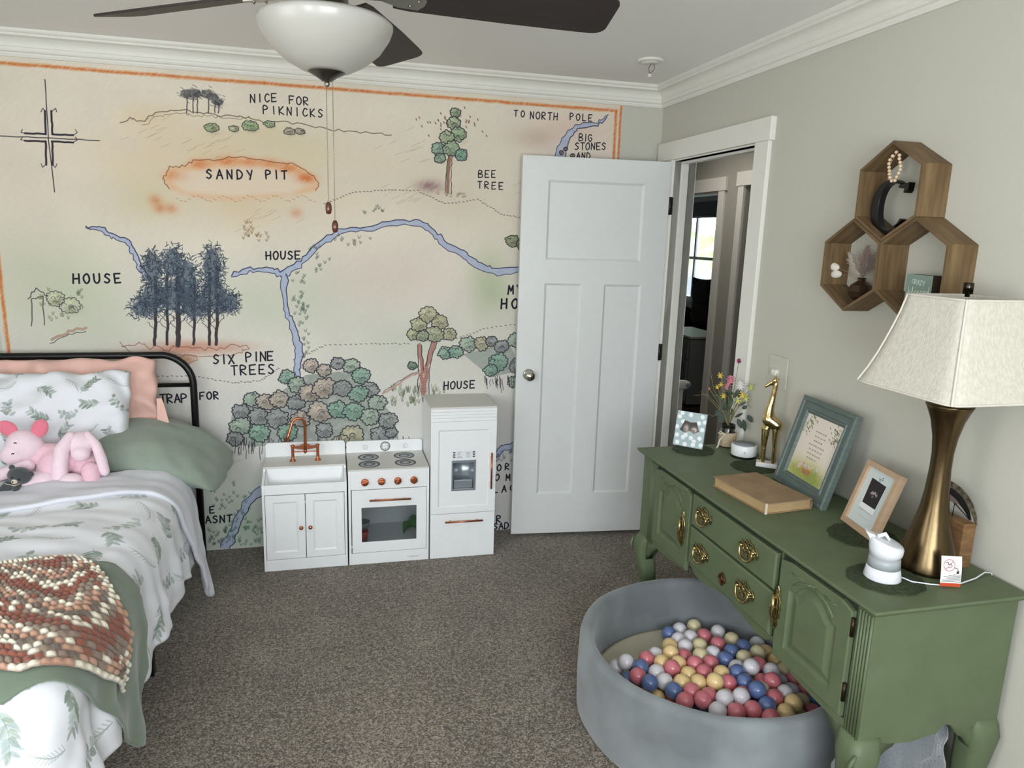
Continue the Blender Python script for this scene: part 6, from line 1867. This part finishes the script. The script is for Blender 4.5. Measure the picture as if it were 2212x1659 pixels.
# lamp
LX, LY = -0.16, -2.24
lm = thing('table_lamp', 'tall antique brass table lamp with a cream square bell shade', 'lamp', (LX, LY, DT))
MB().lathe([(0, DT), (0.076, DT), (0.078, DT + 0.003), (0.078, DT + 0.010), (0.073, DT + 0.030), (0.066, DT + 0.060), (0.056, DT + 0.095), (0.045, DT + 0.135), (0.036, DT + 0.175), (0.030, DT + 0.225), (0.0265, DT + 0.285), (0.0265, DT + 0.33), (0.031, DT + 0.375), (0.041, DT + 0.42), (0.052, DT + 0.450), (0.058, DT + 0.462), (0.057, DT + 0.466), (0.050, DT + 0.462), (0.030, DT + 0.452), (0, DT + 0.450)], (LX, LY, 0), 64).build('base', M_lampbrass, lm)
MB().tube([(LX, LY, DT + 0.45), (LX, LY, 1.52)], 0.005, 10).build('rod', M_brass, lm)
MB().lathe([(0, 1.30), (0.018, 1.30), (0.020, 1.34), (0.016, 1.37), (0.0, 1.37)], (LX, LY, 0), 20).build('socket', M_brass, lm)
MB().lathe([(0, 1.525), (0.006, 1.525), (0.006, 1.532), (0.0125, 1.533), (0.0125, 1.560), (0.011, 1.562), (0, 1.562)], (LX, LY, 0), 24).build('finial', mat('finial_dark', rgb(60, 56, 48), 0.2, 1.0), lm)
shc = (-0.172, -2.25)
prof_s = [(1.278, 0.167), (1.285, 0.1655), (1.32, 0.151), (1.36, 0.1375), (1.40, 0.126), (1.44, 0.1155), (1.48, 0.106), (1.52, 0.0985), (1.527, 0.098)]
def sh_ring(hw, z, n=64):
    out = []
    for i in range(n):
        a = 2 * PI * (i + 0.5) / n; ca, sa = math.cos(a), math.sin(a); p = 14
        k = (abs(ca) ** p + abs(sa) ** p) ** (-1 / p)
        out.append((shc[0] + ca * k * hw, shc[1] + sa * k * hw, z))
    return out
M_shade = mat('cream_linen', rgb(212, 208, 196), 0.9, color2=rgb(200, 194, 180), vscale=150, stretch=(1, 1, 0.4), bump=0.3, bscale=260)
mb = MB(); vs = []; n = 64
for z, hw in prof_s: vs += sh_ring(hw, z)
for z, hw in reversed(prof_s): vs += sh_ring(hw - 0.002, z)
m = 2 * len(prof_s)
mb.add(vs, [(j * n + i, j * n + (i + 1) % n, ((j + 1) % m) * n + (i + 1) % n, ((j + 1) % m) * n + i) for j in range(m) for i in range(n)], True)
sh_ = mb.build('lamp_shade', M_shade, lm)
for sx, sy in ((-1, -1), (-1, 1), (1, -1), (1, 1)):
    MB().tube([(shc[0] + sx * hw * 0.962, shc[1] + sy * hw * 0.962, z) for z, hw in prof_s], 0.0032, 8).build('seam', mat('seam_cream', rgb(214, 208, 196), 0.9) if (sx, sy) == (-1, -1) else bpy.data.materials['seam_cream'], sh_)
for z, hw in ((1.280, 0.1675), (1.524, 0.0985)):
    pr_ = sh_ring(hw, z); MB().tube(pr_ + [pr_[0]], 0.003, 6, caps=False).build('trim_band', bpy.data.materials['seam_cream'], sh_)

# wooden block with wire holder and dark crescent ornament
wb = thing('wooden_block_ornament', 'wooden block with a wire stem holding a dark crescent ornament behind the lamp', 'ornament', (-0.055, -2.19, DT))
MB().box(-0.078, -0.036, -2.268, -2.12, DT, DT + 0.130).build('block', mat('oak_block', rgb(140, 104, 66), 0.7, color2=rgb(108, 78, 48), vscale=8, stretch=(2, 2, 8), bump=0.3), wb, bevel=0.003)
mb = MB().tube([(-0.057, -2.205, DT + 0.130), (-0.057, -2.207, DT + 0.170)], 0.0012, 6)
mb.tube([(-0.057, -2.207 + 0.011 * math.cos(t / 10 * 2 * PI), DT + 0.178 + 0.011 * math.sin(t / 10 * 2 * PI)) for t in range(11)], 0.0011, 6, caps=False)
mb.tube([(-0.057, -2.180, DT + 0.190), (-0.057, -2.207, DT + 0.168), (-0.057, -2.262, DT + 0.140)], 0.0016, 6)
mb.build('wire_stem', M_black, wb)
def cres(r0, r1, a0, a1, n=18):
    o_ = []; i_ = []
    for k in range(n + 1):
        a = math.radians(a0 + (a1 - a0) * k / n); t = math.sin(PI * k / n)
        o_.append((0.110 * math.cos(a) * r1, 0.105 * math.sin(a) * r1)); i_.append((0.110 * math.cos(a) * (r1 - (r1 - r0) * (0.25 + .75 * t)), 0.105 * math.sin(a) * (r1 - (r1 - r0) * (0.25 + .75 * t))))
    return o_ + i_[::-1]
for nm, (r0, r1, a0, a1), m_ in (('outer_band', (0.80, 1.0, 8, 105), mat('mottled_horn', rgb(120, 110, 92), 0.5, color2=rgb(44, 40, 34), vscale=60)), ('dark_band', (0.62, 0.84, 14, 128), mat('dark_horn', rgb(24, 20, 20), 0.3)), ('inner_pale', (0.50, 0.66, 50, 110), mat('mauve_horn', rgb(128, 112, 110), 0.5))):
    ww = {'outer_band': 0.0, 'dark_band': 0.002, 'inner_pale': 0.004}[nm]
    MB().prism(cres(r0, r1, a0, a1), -0.0016, 0.0016, lambda u, v, w_: Vector((-0.057 - ww + w_ + 0.0, -2.178 - u, DT + 0.120 + v))).build(nm, m_, wb)

# two-gang switch plate on the wall behind the dresser
sw = thing('switch_plate', 'blank white double switch plate on the wall between the door casing and the green frame', 'switch plate', (-0.003, -1.25, 1.075))
MB().box(-0.007, -0.0003, -1.312, -1.190, 1.076, 1.203).build('plate', M_wall, sw, bevel=0.003)
MB().box(-0.024, -0.007, -1.262, -1.232, 1.125, 1.150).build('plug', M_trim, sw, bevel=0.003)

# ------------------------------------------------------------------ honeycomb shelves on the wall
HR, HD, HT = 0.1505, 0.101, 0.0095


def hexshelf(cy, cz, label):
    o = thing('honeycomb_shelf', label, 'shelf', (-0.05, cy, cz), 'hexagonal wooden wall shelves')
    O_ = [(cy + HR * math.sin(math.radians(60 * k)), cz + HR * math.cos(math.radians(60 * k))) for k in range(6)]
    I_ = [(cy + (HR - HT * 1.1547) * math.sin(math.radians(60 * k)), cz + (HR - HT * 1.1547) * math.cos(math.radians(60 * k))) for k in range(6)]
    for k in range(6):
        j = (k + 1) % 6
        mb = MB().prism([O_[k], O_[j], I_[j], I_[k]], -HD, -0.0005, lambda u, v, w_: Vector((w_, u, v)))
        mb.build('board', M_wood if k in (1, 4) else M_woodh, o, bevel=0.0008)
    return o


del_g = hexshelf(-1.8385, 1.8105, 'top hexagonal wooden shelf of the three, holding the black letter')
hexshelf(-1.7070, 1.5835, 'lower left hexagonal wooden shelf of the three, holding the small vase')
hexshelf(-1.9700, 1.5835, 'lower right hexagonal wooden shelf of the three, half hidden by the lamp shade')

# black letter C
lc = thing('letter_ornament', 'black serif letter C standing in the top honeycomb shelf', 'letter', (-0.06, -1.815, 1.682))
cyL, czL = -1.818, 1.768
fC = lambda u, v, w_: Vector((-0.062 + w_, cyL - u, czL + v))
out = []; inn = []
for k in range(25):
    a = math.radians(58 + (302 - 58) * k / 24)
    out.append((0.075 * math.cos(a) * 1.0, 0.082 * math.sin(a)))
    t = math.sin(PI * k / 24) ** 1.4
    inn.append((0.010 + (0.070 * math.cos(a)) * (1 - 0.16 * 0) * (0.93 - 0.20 * t), 0.0 + 0.076 * math.sin(a) * (0.93 + 0.02 * t)))
mb = MB(); n = len(out)
vs = [fC(u, v, -0.012) for u, v in out] + [fC(u, v, -0.012) for u, v in inn] + [fC(u, v, 0.012) for u, v in out] + [fC(u, v, 0.012) for u, v in inn]
fs = []
for i in range(n - 1):
    fs += [(i, i + 1, n + i + 1, n + i), (2 * n + i, 3 * n + i, 3 * n + i + 1, 2 * n + i + 1), (i, 2 * n + i, 2 * n + i + 1, i + 1), (n + i, n + i + 1, 3 * n + i + 1, 3 * n + i)]
fs += [(0, n, 3 * n, 2 * n), (n - 1, 3 * n - 1, 4 * n - 1, 2 * n - 1)]
mb.add(vs, fs)
mb.prism([(0.034, 0.062), (0.075, 0.070), (0.073, 0.046), (0.066, 0.038), (0.056, 0.040), (0.058, 0.052), (0.036, 0.054)], -0.012, 0.012, fC)
mb.prism([(0.034, -0.060), (0.052, -0.052), (0.066, -0.040), (0.056, -0.036), (0.046, -0.050), (0.034, -0.066)], -0.012, 0.012, fC)
mb.build('letter_body', mat('satin_black', rgb(6, 7, 9), 0.35), lc, bevel=0.0018)
# bead garland draped from the top of the shelf over the letter
bg = thing('bead_garland', 'loop of natural wooden beads hanging in the top honeycomb shelf', 'garland', (-0.08, -1.84, 1.85))
M_bead = mat('natural_bead', rgb(224, 196, 162), 0.6, var=0.05, vscale=40)
first = None
for s_ in (0, 1):
    for k in range(9):
        t = k / 8
        y = (-1.838 + 0.026 * math.sin(PI * t) + 0.002) if s_ == 0 else (-1.852 - 0.010 * math.sin(PI * t * .8) + 0.008 * t)
        z = 1.928 - 0.084 * t
        if s_ == 1 and k == 0: continue
        c = (-0.083 - 0.004 * math.sin(k), y, z)
        b_ = MB().ball(c, 0.0053, 8).build('bead', M_bead, bg)
MB().tube([(-0.083, -1.838, 1.928), (-0.083, -1.812, 1.886), (-0.083, -1.836, 1.845)], 0.0006, 4).build('string', M_tw, bg)

# smoky glass vase with dried stems
vs_o = thing('dried_flower_vase', 'small smoky brown glass vase of pampas and white bunny-tail stems in the lower left shelf', 'vase', (-0.052, -1.728, 1.462))
MB().lathe([(0, 0), (0.010, 0), (0.034, 0.022), (0.040, 0.040), (0.032, 0.060), (0.013, 0.074), (0.012, 0.080), (0.016, 0.084), (0.014, 0.084), (0.010, 0.080), (0.010, 0.074), (0.028, 0.060), (0.036, 0.040), (0.03, 0.022), (0.0, 0.004)], (-0.054, -1.722, 1.4600), 8, smooth=False).build('vase_body', mat('smoked_glass', rgb(96, 74, 58), 0.08, 0.35, trans=0.6), vs_o)
VB = Vector((-0.054, -1.722, 1.53))
mb = MB()
tips = [(-0.062, -1.585, 1.574), (-0.058, -1.594, 1.550), (-0.055, -1.664, 1.608), (-0.060, -1.742, 1.622)]
for t_ in tips: mb.tube([VB, VB.lerp(Vector(t_), .5) + Vector((0, 0, 0.008)), t_], 0.0008, 5)
mb.build('stems', mat('dry_stem', rgb(150, 130, 96), 0.9), vs_o)
M_bt = mat('bunny_tail', rgb(232, 224, 212), 1.0, bump=0.8, bscale=260, sheen=0.8); M_pam = mat('pampas_brown', rgb(152, 124, 112), 1.0, bump=0.9, bscale=200, sheen=0.6); M_pam2 = mat('pampas_cream', rgb(206, 192, 170), 1.0, bump=0.9, bscale=200, sheen=0.6)
for c, a in (((-0.062, -1.588, 1.574), 8), ((-0.058, -1.598, 1.549), -4)):
    MB().ball(c, (0.012, 0.026, 0.013), 12, rot('X', a)).build('bunny_tail', M_bt, vs_o)
def plume(base, tip, w_, m_, n, nm):
    mb = MB(); base = Vector(base); tip = Vector(tip); rg = random.Random(n)
    d = tip - base
    for k in range(n):
        t = rg.random(); p = base + d * t * 0.8
        sp_ = Vector((rg.gauss(0, .4), rg.gauss(0, 1), rg.gauss(0, .6))) * w_ * (0.3 + 0.9 * math.sin(PI * min(1, t + .15)))
        mb.tube([p, p + d * 0.18 + sp_ * 0.6, p + d * 0.25 + sp_], [0.0009, 0.0007, 0.0003], 3)
    return mb.build(nm, m_, vs_o)
plume((-0.056, -1.722, 1.545), (-0.060, -1.738, 1.645), 0.019, M_pam, 700, 'pampas_plume')
plume((-0.056, -1.710, 1.552), (-0.058, -1.650, 1.622), 0.013, M_pam2, 400, 'pampas_plume')

# small teal box sign
def pic_sign():
    cv = Canvas(0.098, 0.100, 4000, (128, 146, 136), 8)
    write(cv, 'CRAZY', 0.026, 0.080, 0.066, 0.076, 0.013, .0016, (214, 222, 210))
    write(cv, 'blessed', 0.016, 0.048, 0.084, 0.050, 0.030, .0018, (214, 222, 210), asp=0.36)
    return cv.image('box_sign')
sg = thing('box_sign', 'small teal wooden box sign with white lettering in the lower right shelf behind the shade', 'sign', (-0.052, -1.985, 1.478))
mb = MB(); 
mb.add([(-0.074, -1.936, 1.470), (-0.074, -2.034, 1.470), (-0.074, -2.034, 1.568), (-0.074, -1.936, 1.568)], [(0, 1, 2, 3)])
it = iter([(0, 0), (1, 0), (1, 1), (0, 1)])
mb.build('face', image_mat('sign_face', pic_sign(), 0.7), sg, uv=lambda v: next(it), fixn=False)
MB().box(-0.0735, -0.034, -2.034, -1.936, 1.470, 1.568).build('box', mat('dark_sign_wood', rgb(64, 46, 36), 0.7), sg)

# ------------------------------------------------------------------ ball pit
PC = (-0.485, -1.735)
bp_ = thing('ball_pit', 'round grey velvet ball pit half under the green dresser', 'ball pit', (PC[0], PC[1], 0))
M_velvet = mat('grey_velvet', rgb(124, 129, 132), 0.85, var=0.26, vscale=4, bump=0.15, bscale=200, sheen=0.35)
RO, RI = 0.462, 0.412
pf = [(RI, 0.085), (RI, 0.27), (RI + 0.006, 0.290), (RI + 0.018, 0.300), (RO - 0.018, 0.300), (RO - 0.005, 0.292), (RO, 0.275), (RO + 0.003, 0.15), (RO - 0.002, 0.02), (RO - 0.012, 0.004), (RI, 0.004)]
lt = MB().lathe(pf, (PC[0], PC[1], 0), 96, closed=True)
lt.v = [(v[0] + 0.004 * wr(v[0], v[1], 5, 3) * (1 if v[2] > .1 else .3) + .003 * wr(v[2] * 3, v[0] + v[1], 4, 1), v[1] + 0.004 * wr(v[0], v[1], 6, 9), v[2] + 0.003 * wr(v[0], v[1], 4, 7) * (1 if v[2] > .1 else 0)) for v in lt.v]
lt.build('padded_wall', M_velvet, bp_)
MB().lathe([(0, 0.006), (RI - 0.003, 0.006), (RI - 0.003, 0.097), (RI - 0.02, 0.100), (0, 0.101)], (PC[0], PC[1], 0), 64).build('base_pad', mat('cream_pad', rgb(206, 200, 176), 0.9, bump=0.1), bp_)
pin = (PC[0] + (RO + .004) * math.cos(math.radians(216)), PC[1] + (RO + .004) * math.sin(math.radians(216)))
BALLS = """b-493,-1432,139;w-434,-1407,134;c-359,-1385,130;r-366,-1477,141;w-293,-1455,137;c-276,-1527,145;w-424,-1477,142;w-481,-1488,145;y-538,-1528,151;w-483,-1546,151;c-425,-1551,151;r-349,-1551,149;b-265,-1593,152;b-332,-1618,156;c-240,-1646,157;y-574,-1607,174;r-520,-1611,153;c-465,-1628,162;w-408,-1618,158;b-389,-1673,165;c-317,-1678,166;r-673,-1614,166;b-721,-1670,173;w-678,-1708,172;y-632,-1654,170;y-577,-1673,171;r-522,-1691,175;r-455,-1685,166;w-378,-1730,166;r-291,-1730,168;r-621,-1710,184;y-574,-1742,172;r-517,-1748,177;y-463,-1770,180;b-406,-1778,181;w-350,-1773,194;r-329,-1814,159;w-278,-1786,176;r-753,-1718,175;b-734,-1773,182;w-676,-1766,175;y-624,-1791,181;y-567,-1800,178;b-414,-1836,184;r-471,-1828,183;c-377,-1880,177;r-324,-1861,193;b-674,-1830,182;r-619,-1849,185;y-526,-1834,200;c-507,-1878,167;r-449,-1880,170;r-566,-1870,175;w-539,-1918,195;w-481,-1921,196;b-416,-1912,205;r-366,-1936,185;b-414,-1968,187;r-663,-1887,182;y-321,-1974,187;w-585,-1958,185;r-529,-1975,186;r-471,-1977,186;w-756,-1624,170;w-618,-1576,152;r-609,-1905,191;w-311,-1916,181;y-370,-2005,181;r-435,-2022,183;y-768,-1787,129;b-786,-1732,129;b-766,-1669,129;w-777,-1588,129;b-704,-2018,129;y-706,-1844,129;y-710,-1786,129;c-712,-1728,129;b-714,-1633,129;b-646,-2018,129;w-655,-1909,129;c-649,-1851,129;r-653,-1793,129;c-647,-1734,129;w-670,-1670,129;b-588,-2078,129;r-587,-2020,129;r-599,-1963,129;b-598,-1899,129;b-592,-1841,129;c-599,-1773,129;w-595,-1709,129;y-595,-1637,129;c-529,-2079,129;c-529,-2021,129;c-529,-1963,129;r-540,-1906,129;c-534,-1843,129;b-541,-1781,129;r-538,-1723,129;r-539,-1660,129;y-470,-2082,129;r-471,-2024,129;w-464,-1966,129;w-477,-1910,129;r-475,-1847,129;r-484,-1790,129;r-480,-1726,129;y-412,-2084,129;w-413,-2026,129;y-406,-1969,129;b-408,-1911,129;b-418,-1853,129;y-426,-1796,129;y-422,-1723,129;w-354,-2084,129;b-352,-2026,129;w-348,-1968,129;b-350,-1910,129;y-360,-1853,129;r-365,-1780,129;c-335,-1719,129;w-294,-2020,129;c-291,-1961,129;b-290,-1902,129;r-289,-1844,129;c-307,-1769,129;b-272,-1691,129;w-236,-2018,129;r-233,-1959,129;c-232,-1901,129;w-231,-1842,129;w-237,-1784,129;b-174,-1901,129;r-173,-1843,129;r-178,-1784,129;c-178,-1726,129;y-178,-1667,129;y-178,-1609,129;w-178,-1550,129;r-120,-1784,129;r-120,-1726,129;w-120,-1667,129"""
bm_ = {'b': ('blue', rgb(100, 120, 168)), 'w': ('white', rgb(226, 222, 228)), 'c': ('pale cream', rgb(224, 212, 172)), 'y': ('peachy yellow', rgb(238, 208, 152)), 'r': ('pink red', rgb(214, 124, 134))}
proto = {}
for k, (nm, c) in bm_.items():
    mm = mat('ball_' + nm.replace(' ', '_'), c, 0.28, coat=0.3, sss=0.15)
    sp_ = MB().ball((0, 0, 0), 0.0289, 14)
    sp_.tube([(0.0291 * math.cos(t / 40 * 2 * PI), 0.0291 * math.sin(t / 40 * 2 * PI), 0) for t in range(41)], 0.0003, 4, caps=False)
    me = bpy.data.meshes.new('ball_mesh'); me.from_pydata(sp_.v, [], sp_.f); me.polygons.foreach_set('use_smooth', [True] * len(me.polygons)); me.materials.append(mm)
    proto[k] = me
rg = random.Random(9)
for i, s_ in enumerate(BALLS.split(';')):
    k = s_[0]; x, y, z = [int(q) / 1000 for q in s_[1:].split(',')]
    o = bpy.data.objects.new('plastic_ball', proto[k]); COL.objects.link(o)
    o.location = (x, y, z); o.rotation_euler = (rg.uniform(0, 6), rg.uniform(0, 6), 0)
    tag(o, '%s plastic ball lying in the grey ball pit' % bm_[k][0], 'ball', '%s balls in the ball pit' % bm_[k][0])

# grey furry cushion under the dresser end
fc = MB()
M_fur = mat('grey_fur', rgb(112, 117, 122), 1.0, var=0.12, vscale=12, bump=0.8, bscale=90, sheen=0.8, stretch=(1, 1, 0.3))
o = pillow('furry_cushion', (-0.245, -2.30, 0.192), 0.30, 0.36, 0.13, (rot('Z', -8) @ rot('X', 88)).to_4x4(), M_fur, wr=0.012, seed=12, ex=5, pinch=-0.1, nu=40, nv=40)
o_f = o; mb = MB(); rg = random.Random(3)
for p_ in o.data.polygons:
    for _ in range(2):
        c = o.matrix_basis @ p_.center; n_ = p_.normal
        q = Vector((rg.gauss(0, .5), rg.gauss(0, .5), rg.gauss(-.2, .5)))
        c = c + Vector((rg.uniform(-.004, .004), rg.uniform(-.004, .004), rg.uniform(-.004, .004)))
        e_ = c + (n_ + q * .7).normalized() * rg.uniform(.012, .026)
        s_ = Vector((-q.y, q.x, .2)).normalized() * .0012
        mb.add([c - s_, c + s_, e_], [(0, 1, 2)])
hf = mb.build('fur', M_fur, None, fixn=False, loc=tuple(o.location)); hf.location = (0, 0, 0); hf.parent = o; hf['kind'] = 'stuff'
tag(o, 'fluffy grey cushion standing on the carpet under the near end of the dresser', 'cushion')

for o in bpy.data.objects:
    if '_o' in o: del o['_o']
